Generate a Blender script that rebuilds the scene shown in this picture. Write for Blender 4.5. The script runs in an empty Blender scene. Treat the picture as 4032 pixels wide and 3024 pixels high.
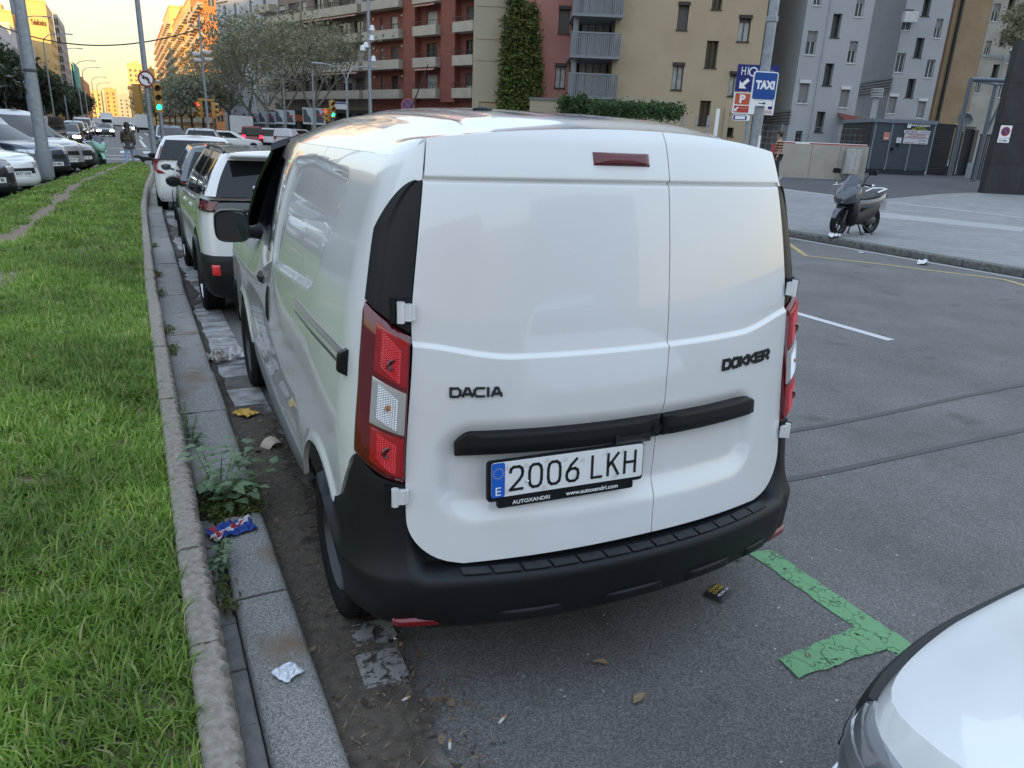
import bpy, bmesh, math, random
import numpy as np
from mathutils import Vector, Matrix
random.seed(7); RNG = np.random.default_rng(7)
S = bpy.context.scene
COL = S.collection
PI = math.pi

# ------------------------------------------------------------------ camera
F_PX, IW, IH, EYE = 2850.0, 4032.0, 3024.0, 1.76
RC = np.array([[0.89287388, -0.10945334, 0.43680225],
               [-0.44841085, -0.30503097, 0.84016892],
               [0.04127892, -0.94603175, -0.32143425]])   # columns: image right, image down, view axis
cam_d = bpy.data.cameras.new('camera'); cam = bpy.data.objects.new('camera', cam_d); COL.objects.link(cam)
cam_d.sensor_width = 36.0; cam_d.lens = 36.0 * F_PX / IW
cam_d.clip_start = 0.05; cam_d.clip_end = 6000
M4 = Matrix.Identity(4)
for i in range(3):
    M4[i][0] = RC[i][0]; M4[i][1] = -RC[i][1]; M4[i][2] = -RC[i][2]
M4[0][3], M4[1][3], M4[2][3] = 0, 0, EYE
cam.matrix_world = M4
S.camera = cam

# ------------------------------------------------------------------ sky, sun, exposure
SUN_EL, SUN_AZ = math.radians(4.6), math.radians(35)      # the sun stands low behind the camera, a little to the left
to_sun = Vector((-math.sin(SUN_AZ) * math.cos(SUN_EL), -math.cos(SUN_AZ) * math.cos(SUN_EL), math.sin(SUN_EL)))
W = bpy.data.worlds.new('World'); S.world = W; W.use_nodes = True
nt = W.node_tree; nt.nodes.clear()
out = nt.nodes.new('ShaderNodeOutputWorld'); bg = nt.nodes.new('ShaderNodeBackground')
sky = nt.nodes.new('ShaderNodeTexSky'); sky.sky_type = 'NISHITA'; sky.sun_disc = False
sky.sun_elevation = SUN_EL; sky.sun_rotation = math.atan2(to_sun.x, to_sun.y)
sky.air_density = 1.0; sky.dust_density = 2.0; sky.ozone_density = 1.0
tc = nt.nodes.new('ShaderNodeTexCoord'); sep = nt.nodes.new('ShaderNodeSeparateXYZ'); ramp = nt.nodes.new('ShaderNodeValToRGB')
mul = nt.nodes.new('ShaderNodeMix'); mul.data_type = 'RGBA'; mul.blend_type = 'MIX'
nt.links.new(tc.outputs['Generated'], sep.inputs[0]); nt.links.new(sep.outputs['Z'], ramp.inputs[0])
cr = ramp.color_ramp                                       # dusk haze: golden at the horizon, pale above, the same all round
cr.elements[0].position = 0.0; cr.elements[0].color = (7.6, 5.5, 2.5, 1)
cr.elements[1].position = 1.0; cr.elements[1].color = (6.9, 8.5, 10.9, 1)
for p, c in ((0.035, (7.8, 6.3, 3.3)), (0.08, (7.4, 6.9, 5.0)), (0.13, (7.1, 7.2, 6.4)), (0.22, (7.2, 8.1, 8.0)), (0.5, (7.0, 8.5, 10.4))):
    e = cr.elements.new(p); e.color = (*c, 1)
mul.inputs[0].default_value = 0.92
nt.links.new(sky.outputs[0], mul.inputs[6]); nt.links.new(ramp.outputs[0], mul.inputs[7])
nt.links.new(mul.outputs[2], bg.inputs[0]); bg.inputs[1].default_value = 0.09
nt.links.new(bg.outputs[0], out.inputs[0])
sun_d = bpy.data.lights.new('sun', 'SUN'); sun = bpy.data.objects.new('sun', sun_d); COL.objects.link(sun)
sun_d.energy = 5.0; sun_d.angle = math.radians(0.5); sun_d.color = (1.0, 0.58, 0.16)
sun.rotation_euler = to_sun.to_track_quat('Z', 'Y').to_euler()
sun.location = (-30, -60, 60)
S.view_settings.view_transform = 'Standard'; S.view_settings.look = 'None'
S.view_settings.gamma = 1.0; S.view_settings.use_curve_mapping = False
S.view_settings.exposure = 0.86
S.render.engine = 'CYCLES'
S.cycles.max_bounces = 6; S.cycles.diffuse_bounces = 3; S.cycles.glossy_bounces = 3; S.cycles.transmission_bounces = 4
S.cycles.transparent_max_bounces = 8
S.cycles.use_adaptive_sampling = True; S.cycles.use_denoising = True

# ------------------------------------------------------------------ geometry from pixels of the survey photograph to places in the street
WV = np.array([0.46128159, 0.88725379, 0.0]); UV = np.array([0.88725379, -0.46128159, 0.0])
EYEP = np.array([0, 0, EYE])
def ray(px, py):
    v = np.array([px - IW / 2, py - IH / 2, F_PX]); return RC @ (v / np.linalg.norm(v))
def on_z(px, py, z=0.0):
    v = ray(px, py); return v * ((z - EYE) / v[2]) + EYEP
def on_w(px, py, w):
    v = ray(px, py); return v * (w / (v @ WV)) + EYEP
def on_y(px, py, y):
    v = ray(px, py); return v * (y / v[1]) + EYEP
def uw(u, w, z=0.0):
    p = UV * u + WV * w; return Vector((p[0], p[1], z))

# ------------------------------------------------------------------ materials
def lin(h):
    if not isinstance(h, str): return tuple(h)
    h = h.lstrip('#'); c = [int(h[i:i + 2], 16) / 255 for i in (0, 2, 4)]
    return tuple(x / 12.92 if x <= .04045 else ((x + .055) / 1.055) ** 2.4 for x in c)
MATS = {}
def mat(name, col, rough=.6, metal=0., var=0., scale=6., bump=0., bscale=40., coat=0., emit=None, estr=1., spec=.5, island=0., trans=0., detail=4., col2=None):
    if name in MATS: return MATS[name]
    m = bpy.data.materials.new(name); m.use_nodes = True; n = m.node_tree; b = n.nodes['Principled BSDF']
    c = lin(col); b.inputs['Base Color'].default_value = (*c, 1); b.inputs['Roughness'].default_value = rough
    b.inputs['Metallic'].default_value = metal; b.inputs['Coat Weight'].default_value = coat; b.inputs['Coat Roughness'].default_value = .03
    b.inputs['Specular IOR Level'].default_value = spec
    m['base'] = c
    co = n.nodes.new('ShaderNodeTexCoord')
    src = None
    if var or col2:
        t = n.nodes.new('ShaderNodeTexNoise'); t.inputs['Scale'].default_value = scale; t.inputs['Detail'].default_value = detail
        n.links.new(co.outputs['Object'], t.inputs['Vector'])
        r = n.nodes.new('ShaderNodeValToRGB'); r.color_ramp.elements[0].position = .3; r.color_ramp.elements[1].position = .7
        if col2: a, d = c, lin(col2)
        else: a = tuple(x * (1 - var) for x in c); d = tuple(min(1, x * (1 + var)) for x in c)
        r.color_ramp.elements[0].color = (*a, 1); r.color_ramp.elements[1].color = (*d, 1)
        n.links.new(t.outputs['Fac'], r.inputs[0]); src = r.outputs[0]
    if island:
        g = n.nodes.new('ShaderNodeNewGeometry'); hs = n.nodes.new('ShaderNodeHueSaturation'); mr = n.nodes.new('ShaderNodeMapRange')
        mr.inputs[3].default_value = 1 - island; mr.inputs[4].default_value = 1 + island
        n.links.new(g.outputs['Random Per Island'], mr.inputs[0]); n.links.new(mr.outputs[0], hs.inputs['Value'])
        if src: n.links.new(src, hs.inputs['Color'])
        else: hs.inputs['Color'].default_value = (*c, 1)
        src = hs.outputs[0]
    if src: n.links.new(src, b.inputs['Base Color'])
    if bump:
        t2 = n.nodes.new('ShaderNodeTexNoise'); t2.inputs['Scale'].default_value = bscale; t2.inputs['Detail'].default_value = 5
        n.links.new(co.outputs['Object'], t2.inputs['Vector'])
        bp = n.nodes.new('ShaderNodeBump'); bp.inputs['Strength'].default_value = bump; bp.inputs['Distance'].default_value = .01
        n.links.new(t2.outputs['Fac'], bp.inputs['Height']); n.links.new(bp.outputs[0], b.inputs['Normal'])
    if emit:
        b.inputs['Emission Color'].default_value = (*lin(emit), 1); b.inputs['Emission Strength'].default_value = estr
    if trans:
        b.inputs['Transmission Weight'].default_value = trans
    MATS[name] = m; return m
def nodes_of(m): return m.node_tree, m.node_tree.nodes['Principled BSDF']

# ------------------------------------------------------------------ mesh building
class MB:
    def __init__(s): s.v = []; s.f = []; s.m = []
    def add(s, vs, fs, mi=0):
        o = len(s.v); s.v.extend([tuple(map(float, p)) for p in vs]); s.f.extend([tuple(i + o for i in f) for f in fs]); s.m.extend([mi] * len(fs)); return s
    def quad(s, a, b, c, d, mi=0): return s.add([a, b, c, d], [(0, 1, 2, 3)], mi)
    def poly(s, pts, mi=0): return s.add(pts, [tuple(range(len(pts)))], mi)
    def box(s, c, size, mi=0, rz=0., M=None):
        hx, hy, hz = size[0] / 2, size[1] / 2, size[2] / 2; vs = []
        cs, sn = math.cos(rz), math.sin(rz)
        for z in (-hz, hz):
            for x, y in ((-hx, -hy), (hx, -hy), (hx, hy), (-hx, hy)):
                p = Vector((c[0] + x * cs - y * sn, c[1] + x * sn + y * cs, c[2] + z)); vs.append(M @ p if M else p)
        return s.add(vs, [(3, 2, 1, 0), (4, 5, 6, 7), (0, 1, 5, 4), (1, 2, 6, 5), (2, 3, 7, 6), (3, 0, 4, 7)], mi)
    def rbox(s, c, size, r=.02, mi=0, seg=3, rz=0., axis='z'):
        # box with its four edges along `axis` rounded
        a, b, h = {'z': (0, 1, 2), 'y': (0, 2, 1), 'x': (1, 2, 0)}[axis]
        A, B, Hh = size[a] / 2, size[b] / 2, size[h] / 2; r = min(r, A * .99, B * .99); ring = []
        for k, (sx, sy) in enumerate(((1, 1), (-1, 1), (-1, -1), (1, -1))):
            for i in range(seg + 1):
                t = PI / 2 * (k + i / seg); ring.append((sx * (A - r) + r * math.cos(t), sy * (B - r) + r * math.sin(t)))
        n = len(ring); vs = []; cs, sn = math.cos(rz), math.sin(rz)
        for z in (-Hh, Hh):
            for p in ring:
                q = [0, 0, 0]; q[a] = p[0]; q[b] = p[1]; q[h] = z
                vs.append((c[0] + q[0] * cs - q[1] * sn, c[1] + q[0] * sn + q[1] * cs, c[2] + q[2]))
        fs = [(i, (i + 1) % n, n + (i + 1) % n, n + i) for i in range(n)] + [tuple(range(n - 1, -1, -1)), tuple(range(n, 2 * n))]
        return s.add(vs, fs, mi)
    def cyl(s, a, b, r, r2=None, n=10, mi=0, caps=True):
        a, b = Vector(a), Vector(b); r2 = r if r2 is None else r2; d = (b - a)
        q = d.to_track_quat('Z', 'Y') if d.length else None; vs = []
        for p, rr in ((a, r), (b, r2)):
            for i in range(n):
                t = 2 * PI * i / n; vs.append(p + q @ Vector((rr * math.cos(t), rr * math.sin(t), 0)))
        fs = [(i, (i + 1) % n, n + (i + 1) % n, n + i) for i in range(n)]
        if caps: fs += [tuple(range(n - 1, -1, -1)), tuple(range(n, 2 * n))]
        return s.add(vs, fs, mi)
    def tube(s, pts, rad, n=8, mi=0):
        pts = [Vector(p) for p in pts]; rad = rad if hasattr(rad, '__len__') else [rad] * len(pts); vs = []
        for i, p in enumerate(pts):
            d = (pts[min(i + 1, len(pts) - 1)] - pts[max(i - 1, 0)]).normalized(); q = d.to_track_quat('Z', 'Y')
            for k in range(n):
                t = 2 * PI * k / n; vs.append(p + q @ Vector((rad[i] * math.cos(t), rad[i] * math.sin(t), 0)))
        fs = [(i * n + k, i * n + (k + 1) % n, (i + 1) * n + (k + 1) % n, (i + 1) * n + k) for i in range(len(pts) - 1) for k in range(n)]
        fs += [tuple(range(n - 1, -1, -1)), tuple(range((len(pts) - 1) * n, len(pts) * n))]
        return s.add(vs, fs, mi)
    def grid(s, P, mi=0, flip=False, mask=None, mf=None):
        # P: array rows x cols x 3
        P = np.asarray(P); R, C = P.shape[:2]; o = len(s.v); s.v.extend(map(tuple, P.reshape(-1, 3).tolist()))
        for i in range(R - 1):
            for j in range(C - 1):
                if mask is not None and not mask[i][j]: continue
                f = (o + i * C + j, o + i * C + j + 1, o + (i + 1) * C + j + 1, o + (i + 1) * C + j)
                s.f.append(f[::-1] if flip else f); s.m.append(mf[i][j] if mf is not None else mi)
        return s
    def lathe(s, prof, n=24, axis='x', c=(0, 0, 0), mi=0, mf=None):
        # prof: (radius, offset along axis)
        vs = []
        for r, h in prof:
            for k in range(n):
                t = 2 * PI * k / n; a, b = r * math.cos(t), r * math.sin(t)
                vs.append({'x': (c[0] + h, c[1] + a, c[2] + b), 'y': (c[0] + a, c[1] + h, c[2] + b), 'z': (c[0] + a, c[1] + b, c[2] + h)}[axis])
        o = len(s.v); s.v.extend(vs)
        for i in range(len(prof) - 1):
            for k in range(n):
                s.f.append((o + i * n + k, o + i * n + (k + 1) % n, o + (i + 1) * n + (k + 1) % n, o + (i + 1) * n + k)); s.m.append(mf[i] if mf else mi)
        return s
    def ext(s, outline, d, mi=0):
        # prism: outline (3d, planar) swept by vector d
        n = len(outline); d = Vector(d); a = [Vector(p) for p in outline]; b = [p + d for p in a]
        return s.add(a + b, [tuple(range(n - 1, -1, -1)), tuple(range(n, 2 * n))] + [(i, (i + 1) % n, n + (i + 1) % n, n + i) for i in range(n)], mi)
    def mesh(s, name, mats, smooth=None):
        me = bpy.data.meshes.new(name); me.from_pydata(s.v, [], s.f)
        for m in (mats if isinstance(mats, (list, tuple)) else [mats]): me.materials.append(m)
        if any(s.m): me.polygons.foreach_set('material_index', s.m)
        if smooth is not None:
            me.polygons.foreach_set('use_smooth', [True] * len(me.polygons)); me.set_sharp_from_angle(angle=math.radians(smooth))
        me.update(); return me
    def build(s, name, mats, parent=None, smooth=None, loc=None, rz=None):
        return link(name, s.mesh(name, mats, smooth), parent, loc, rz)
def link(name, me, parent=None, loc=None, rz=None):
    o = bpy.data.objects.new(name, me); COL.objects.link(o)
    if parent is not None: o.parent = parent
    if loc is not None: o.location = loc
    if rz is not None: o.rotation_euler = (0, 0, rz)
    return o
def np_mesh(name, V, F, mats, mi=None, smooth=False):
    V = np.asarray(V, np.float32); F = np.asarray(F, np.int32); k = F.shape[1]
    me = bpy.data.meshes.new(name); me.vertices.add(len(V)); me.vertices.foreach_set('co', V.ravel())
    me.loops.add(F.size); me.loops.foreach_set('vertex_index', F.ravel()); me.polygons.add(len(F))
    me.polygons.foreach_set('loop_start', np.arange(0, F.size, k, dtype=np.int32))
    if mi is not None: me.polygons.foreach_set('material_index', np.asarray(mi, np.int32))
    if smooth: me.polygons.foreach_set('use_smooth', np.ones(len(F), bool))
    for m in (mats if isinstance(mats, (list, tuple)) else [mats]): me.materials.append(m)
    me.update(calc_edges=True); return me
def tag(o, label=None, cat=None, group=None, kind=None):
    if label: o['label'] = label
    if cat: o['category'] = cat
    if group: o['group'] = group
    if kind: o['kind'] = kind
    return o
def thing(name, label, cat, loc=(0, 0, 0), rz=0., group=None):
    o = bpy.data.objects.new(name, None); COL.objects.link(o); o.location = loc; o.rotation_euler = (0, 0, rz); o.empty_display_size = .2
    return tag(o, label, cat, group)
def struct(o): o['kind'] = 'structure'; return o
def kids(o): return [c for c in bpy.data.objects if c.parent == o]
CHILD = {}
def dup(root, loc, rz=0., label=None, group=None, scale=None):
    r = root.copy(); COL.objects.link(r); r.location = loc; r.rotation_euler = (0, 0, rz)
    if label: r['label'] = label
    if group: r['group'] = group
    if scale is not None: r.scale = scale
    def rec(a, b):
        for ch in list(a.children):
            c = ch.copy(); COL.objects.link(c); c.parent = b; rec(ch, c)
    bpy.context.view_layer.update() if False else None
    rec(root, r); return r
def text_mesh(txt, size=1., ext=.0, font_off=0., align='CENTER', sx=1.):
    cu = bpy.data.curves.new('lettering', 'FONT'); cu.body = txt; cu.size = size; cu.extrude = ext; cu.offset = font_off
    cu.align_x = align; cu.align_y = 'CENTER'; cu.resolution_u = 3
    ob = bpy.data.objects.new('lettering', cu); COL.objects.link(ob)
    me = bpy.data.meshes.new_from_object(ob)
    COL.objects.unlink(ob); bpy.data.objects.remove(ob); bpy.data.curves.remove(cu)
    if sx != 1.:
        for v in me.vertices: v.co.x *= sx
    return me
def add_text(name, txt, parent, M, size, m, ext=.001, off=0., align='CENTER', sx=1., fit=None):
    # text lies in the x-y plane of M (x = reading direction, y = up, z = towards the reader)
    me = text_mesh(txt, size, ext, off, align, 1.)
    xs = [v.co.x for v in me.vertices]; ys = [v.co.y for v in me.vertices]
    if fit and xs:     # fit = (width, height): centre and scale to a box
        cx, cy = (max(xs) + min(xs)) / 2, (max(ys) + min(ys)) / 2
        kx, ky = fit[0] / max(1e-6, max(xs) - min(xs)), fit[1] / max(1e-6, max(ys) - min(ys))
        for v in me.vertices: v.co.x = (v.co.x - cx) * kx; v.co.y = (v.co.y - cy) * ky
    elif sx != 1.:
        for v in me.vertices: v.co.x *= sx
    me.transform(M); me.materials.clear(); me.materials.append(m); me.name = name
    return link(name, me, parent)
def frame(o, x, y, z):
    x, y, z = Vector(x), Vector(y), Vector(z)
    return Matrix(((x.x, y.x, z.x, o[0]), (x.y, y.y, z.y, o[1]), (x.z, y.z, z.z, o[2]), (0, 0, 0, 1)))
def lerp(a, b, t): return a + (b - a) * t
def sstep(a, b, x):
    t = np.clip((x - a) / (b - a), 0, 1); return t * t * (3 - 2 * t)

# shared materials
WHITE = mat('white_car_paint', (.72, .73, .735), .20, coat=1., spec=.5, var=.025, scale=2.2, detail=7.)
BLACKP = mat('black_plastic_trim', (.0085, .0095, .012), .42, bump=.15, bscale=900, spec=.32)
RUBBER = mat('tyre_rubber', (.012, .012, .013), .8, bump=.2, bscale=120, spec=.2)
GLASSD = mat('dark_car_glass', (.008, .010, .013), .04, spec=.45)
CHROME = mat('chrome_metal', (.75, .76, .78), .12, metal=1.)
STEEL = mat('dark_wheel_steel', (.05, .052, .055), .45, metal=.6)
ALLOY = mat('alloy_wheel', (.42, .43, .45), .3, metal=.8)
PLATEW = mat('number_plate_white', (.78, .79, .80), .35)
PLATEB = mat('number_plate_blue', '#1c5fc4', .4)
INK = mat('black_ink', (.012, .012, .014), .5)
WINK = mat('white_ink', (.85, .86, .87), .5)
DARKV = mat('dark_void', (.010, .010, .011), .8)
REDL = mat('red_lamp_lens', (.32, .006, .012), .12, coat=1.)
GALV = mat('galvanised_pole_metal', (.30, .33, .36), .5, metal=.35, var=.18, scale=9)
HEADL = mat('headlamp_glass', (.55, .58, .62), .08, metal=.5, coat=1.)
GREYP = mat('grey_plastic', (.10, .105, .11), .5)
# ================================================================== GROUND
def asphalt_mat(name, base, dark, light, patch=.25):
    m = mat(name, base, .82); n, b = nodes_of(m); co = n.nodes['Texture Coordinate'] if 'Texture Coordinate' in n.nodes else n.nodes.new('ShaderNodeTexCoord')
    v = n.nodes.new('ShaderNodeTexVoronoi'); v.inputs['Scale'].default_value = 210; n.links.new(co.outputs['Object'], v.inputs['Vector'])
    r = n.nodes.new('ShaderNodeValToRGB'); r.color_ramp.elements[0].color = (*lin(dark), 1); r.color_ramp.elements[1].color = (*lin(light), 1)
    r.color_ramp.elements[0].position = .05; r.color_ramp.elements[1].position = .95
    e = r.color_ramp.elements.new(.55); e.color = (*lin(base), 1)
    sc = n.nodes.new('ShaderNodeSeparateColor'); n.links.new(v.outputs['Color'], sc.inputs[0]); n.links.new(sc.outputs[0], r.inputs[0])
    t = n.nodes.new('ShaderNodeTexNoise'); t.inputs['Scale'].default_value = .9; t.inputs['Detail'].default_value = 8; t.inputs['Roughness'].default_value = .65
    n.links.new(co.outputs['Object'], t.inputs['Vector'])
    mr = n.nodes.new('ShaderNodeMapRange'); mr.inputs[1].default_value = .3; mr.inputs[2].default_value = .7; mr.inputs[3].default_value = 1 - patch; mr.inputs[4].default_value = 1 + patch
    n.links.new(t.outputs['Fac'], mr.inputs[0])
    t4 = n.nodes.new('ShaderNodeTexNoise'); t4.inputs['Scale'].default_value = 2.3; t4.inputs['Detail'].default_value = 3; n.links.new(co.outputs['Object'], t4.inputs['Vector'])
    m4 = n.nodes.new('ShaderNodeMapRange'); m4.inputs[1].default_value = .62; m4.inputs[2].default_value = .74; m4.inputs[3].default_value = 1; m4.inputs[4].default_value = .66; n.links.new(t4.outputs['Fac'], m4.inputs[0])
    mm = n.nodes.new('ShaderNodeMath'); mm.operation = 'MULTIPLY'; n.links.new(mr.outputs[0], mm.inputs[0]); n.links.new(m4.outputs[0], mm.inputs[1])
    mx = n.nodes.new('ShaderNodeMix'); mx.data_type = 'RGBA'; mx.blend_type = 'MULTIPLY'; mx.inputs[0].default_value = 1
    n.links.new(r.outputs[0], mx.inputs[6]); n.links.new(mm.outputs[0], mx.inputs[7]); n.links.new(mx.outputs[2], b.inputs['Base Color'])
    bp = n.nodes.new('ShaderNodeBump'); bp.inputs['Strength'].default_value = .5; bp.inputs['Distance'].default_value = .005
    n.links.new(v.outputs['Distance'], bp.inputs['Height']); n.links.new(bp.outputs[0], b.inputs['Normal']); return m
ASPH = asphalt_mat('road_asphalt', (.130, .125, .122), (.084, .081, .080), (.205, .20, .197), .24)
DRIVE = asphalt_mat('driveway_asphalt', (.075, .077, .085), (.045, .045, .05), (.12, .12, .13), .12)

def zR(x, y):
    w = x * WV[0] + y * WV[1]
    return .13 + .035 * max(0., w - 14) * float(sstep(0, 6, x - 12.6)) * float(1 - sstep(60, 110, y))
# one sheet of road to the horizon
mb = MB(); mb.quad((-3000, -900, 0), (3000, -900, 0), (3000, 5000, 0), (-3000, 5000, 0))
road = struct(mb.build('road', ASPH))

# --- right pavement (rises away from the kerb)
PAVE = mat('pavement_concrete', (.27, .27, .272), .8, var=.10, scale=1.5, bump=.3, bscale=60)
n, b = nodes_of(PAVE)
br = n.nodes.new('ShaderNodeTexBrick'); br.inputs['Scale'].default_value = 1; br.offset = 0; br.inputs['Brick Width'].default_value = .2; br.inputs['Row Height'].default_value = .2
br.inputs['Mortar Size'].default_value = .008; br.inputs['Color1'].default_value = (1, 1, 1, 1); br.inputs['Color2'].default_value = (.86, .86, .86, 1); br.inputs['Mortar'].default_value = (.5, .5, .5, 1)
n.links.new(n.nodes['Texture Coordinate'].outputs['Object'], br.inputs['Vector'])
mx = n.nodes.new('ShaderNodeMix'); mx.data_type = 'RGBA'; mx.blend_type = 'MULTIPLY'; mx.inputs[0].default_value = 1
n.links.new(n.nodes['Color Ramp'].outputs[0], mx.inputs[6]); n.links.new(br.outputs[0], mx.inputs[7]); n.links.new(mx.outputs[2], b.inputs['Base Color'])
xs = [12.62, 13, 13.5, 14.2, 15, 16, 17, 18, 19, 21, 23, 26, 30, 36, 44, 60, 90]; ys = list(range(-30, 64, 4)) + [70, 80, 95, 110]
struct(MB().grid([[(x, y, zR(x, y)) for x in xs] for y in ys], flip=False).build('pavement', PAVE, smooth=30))
# lighter paved strips and the dark driveway, 4 mm above
STRIP = mat('pale_paving_strip', (.34, .34, .34), .8, var=.08, scale=3)
def ribbon(pts, wid, dz=.004, z=None, n=1):
    # flat strip along ground points
    mb = MB(); L = []; R = []
    for i, p in enumerate(pts):
        a = np.array(pts[max(0, i - 1)][:2]); c = np.array(pts[min(len(pts) - 1, i + 1)][:2]); d = (c - a) / np.linalg.norm(c - a); nn = np.array([-d[1], d[0]]) * wid / 2
        for s, l in ((1, L), (-1, R)):
            q = np.array(p[:2]) + s * nn; l.append((q[0], q[1], (z if z is not None else zR(q[0], q[1])) + dz))
    mb.grid([R, L]); return mb
def dens(pts, k=8):
    o = []
    for a, c in zip(pts[:-1], pts[1:]): o += [tuple(lerp(np.array(a), np.array(c), i / k)) for i in range(k)]
    return o + [tuple(pts[-1])]
def hit(px, py):      # pavement point seen at a pixel
    z = .2
    for _ in range(25):
        p = on_z(px, py, z); z = .5 * z + .5 * zR(p[0], p[1])
    return p
d0 = [hit(*p)[:2] for p in ((3085, 697), (3420, 682), (3650, 694), (3720, 686), (3850, 687))]
d1 = [hit(*p)[:2] for p in ((3030, 735), (3446, 787), (3560, 776), (3720, 762), (3880, 757))]
G = []
for t in np.linspace(0, 1, 12):
    row = []
    for (a, c) in zip(d0, d1):
        q = lerp(np.array(a), np.array(c), t); row.append((q[0], q[1], zR(*q) + .006))
    G.append(row)
struct(MB().grid(G, flip=True).build('driveway', DRIVE, smooth=30))
for a, c, wd in (((3000, 738), (4032, 858), .30), ((3420, 842), (4032, 905), 1.0)):
    pa, pc = hit(*a)[:2], hit(*c)[:2]
    struct(ribbon(dens([tuple(pa), tuple(pc)], 24), wd).build('paving_strip', STRIP))

# --- right kerb: stones one by one
KERBD = mat('dirty_kerb_stone', (.17, .168, .16), .85, bump=.8, bscale=25, col2=(.07, .07, .068), scale=14)
kerb2 = struct(thing('street_kerb', None, None, (12.4, 0, 0)))
for i in range(44):
    y = -6 + i * 1.0
    MB().rbox((.12, y, .062 + random.uniform(-.004, .004)), (.24 + random.uniform(-.008, .008), .985, .14), .025, axis='y').build('kerb_stone', KERBD, kerb2, smooth=40)
MB().box((12.52, 76, .06), (.24, 76, .13)).build('kerb_run', KERBD, None)
struct(bpy.data.objects['kerb_run'])

# --- painted markings
def paint_mat(name, col, crack=0., wear=.45, sc=9.):
    m = mat(name, col, .6); n, b = nodes_of(m); co = n.nodes['Texture Coordinate']
    t = n.nodes.new('ShaderNodeTexNoise'); t.inputs['Scale'].default_value = 22; t.inputs['Detail'].default_value = 8; t.inputs['Roughness'].default_value = .7
    n.links.new(co.outputs['Object'], t.inputs['Vector'])
    r = n.nodes.new('ShaderNodeValToRGB'); r.color_ramp.elements[0].position = wear - .06; r.color_ramp.elements[1].position = wear
    n.links.new(t.outputs['Fac'], r.inputs[0]); alpha = r.outputs[0]
    hs = n.nodes.new('ShaderNodeMix'); hs.data_type = 'RGBA'; hs.inputs[6].default_value = (*[x * .72 for x in lin(col)], 1); hs.inputs[7].default_value = (*lin(col), 1)
    t3 = n.nodes.new('ShaderNodeTexNoise'); t3.inputs['Scale'].default_value = 40; n.links.new(co.outputs['Object'], t3.inputs['Vector'])
    n.links.new(t3.outputs['Fac'], hs.inputs[0]); n.links.new(hs.outputs[2], b.inputs['Base Color'])
    if crack:
        t2 = n.nodes.new('ShaderNodeTexNoise'); t2.inputs['Scale'].default_value = 16; n.links.new(co.outputs['Object'], t2.inputs['Vector'])
        vm = n.nodes.new('ShaderNodeMix'); vm.data_type = 'RGBA'; vm.blend_type = 'ADD'; vm.inputs[0].default_value = .09; n.links.new(co.outputs['Object'], vm.inputs[6]); n.links.new(t2.outputs['Color'], vm.inputs[7])
        v = n.nodes.new('ShaderNodeTexVoronoi'); v.feature = 'DISTANCE_TO_EDGE'; v.inputs['Scale'].default_value = sc; n.links.new(vm.outputs[2], v.inputs['Vector'])
        r2 = n.nodes.new('ShaderNodeValToRGB'); r2.color_ramp.elements[0].position = .0; r2.color_ramp.elements[1].position = .028; r2.color_ramp.elements[0].color = (.3, .3, .3, 1); n.links.new(v.outputs['Distance'], r2.inputs[0])
        mm = n.nodes.new('ShaderNodeMath'); mm.operation = 'MULTIPLY'; n.links.new(alpha, mm.inputs[0]); n.links.new(r2.outputs[0], mm.inputs[1]); alpha = mm.outputs[0]
    n.links.new(alpha, b.inputs['Alpha']); return m
GREENP = paint_mat('green_road_paint', (.16, .38, .17), 1., .42, 10.)
WHITEP = paint_mat('white_road_paint', (.62, .63, .65), 0, .30)
YELLOWP = paint_mat('yellow_road_paint', (.50, .38, .16), 0, .44)
TAR = mat('tar_seam', (.074, .072, .071), .7, bump=.5, bscale=60)
def ground_quad(name, px, m, z=.004, ragged=0, **k):
    P = [on_z(x, y, z) for x, y in px]
    mb = MB(); N = 26
    ra = [random.uniform(-ragged, ragged) for _ in range(N + 1)]; rb = [random.uniform(-ragged, ragged) for _ in range(N + 1)]
    rows = []
    for i in range(N + 1):
        t = i / N; a = lerp(P[0], P[3], t); c = lerp(P[1], P[2], t); d = (c - a) / np.linalg.norm(c - a)
        a = a + d * ra[i]; c = c + d * rb[i]; rows.append([a, c])
    return struct(mb.grid(rows).build(name, m))
e1 = on_z(3574, 2615) - on_z(2941, 2173); e2 = on_z(3625, 2557) - on_z(3035, 2165)
ground_quad('green_parking_line', ((2941, 2173), (3035, 2165), (3720, 2620), (3672, 2684)), GREENP, .004, .005)
ground_quad('green_parking_line', ((3398, 2458), (3500, 2548), (3142, 2668), (3066, 2591)), GREENP, .0085, .005)
struct(ribbon([(6.60, 9.5, 0), (6.60, 4.52, 0)], .115, .004, 0.).build('white_lane_line', WHITEP))
yl = [on_z(3000 + .663 * x, 800 + .663 * y)[:2] for x, y in ((150, 235), (262, 313), (700, 362), (1440, 455), (1556, 488), (1700, 540))]
struct(ribbon(dens([tuple(p) for p in yl], 3), .10, .004, 0.).build('yellow_kerb_line', YELLOWP))
for pts in (((60, 1375), (420, 1310), (700, 1255), (1000, 1195), (1180, 1150), (1400, 1110), (1480, 1090), (1640, 1065)), ((60, 1660), (420, 1590), (800, 1510), (1150, 1435), (1350, 1390), (1560, 1345), (1700, 1318))):
    q = [on_z(3000 + .663 * x, 800 + .663 * y)[:2] + RNG.normal(0, .006, 2) for x, y in pts]
    struct(ribbon(dens([tuple(p) for p in q], 3), .045, .004, 0.).build('tar_seam', TAR))
struct(ribbon([(12.28, -6, 0), (12.28, 40, 0)], .16, .004, 0.).build('gutter_line', STRIP))
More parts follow.
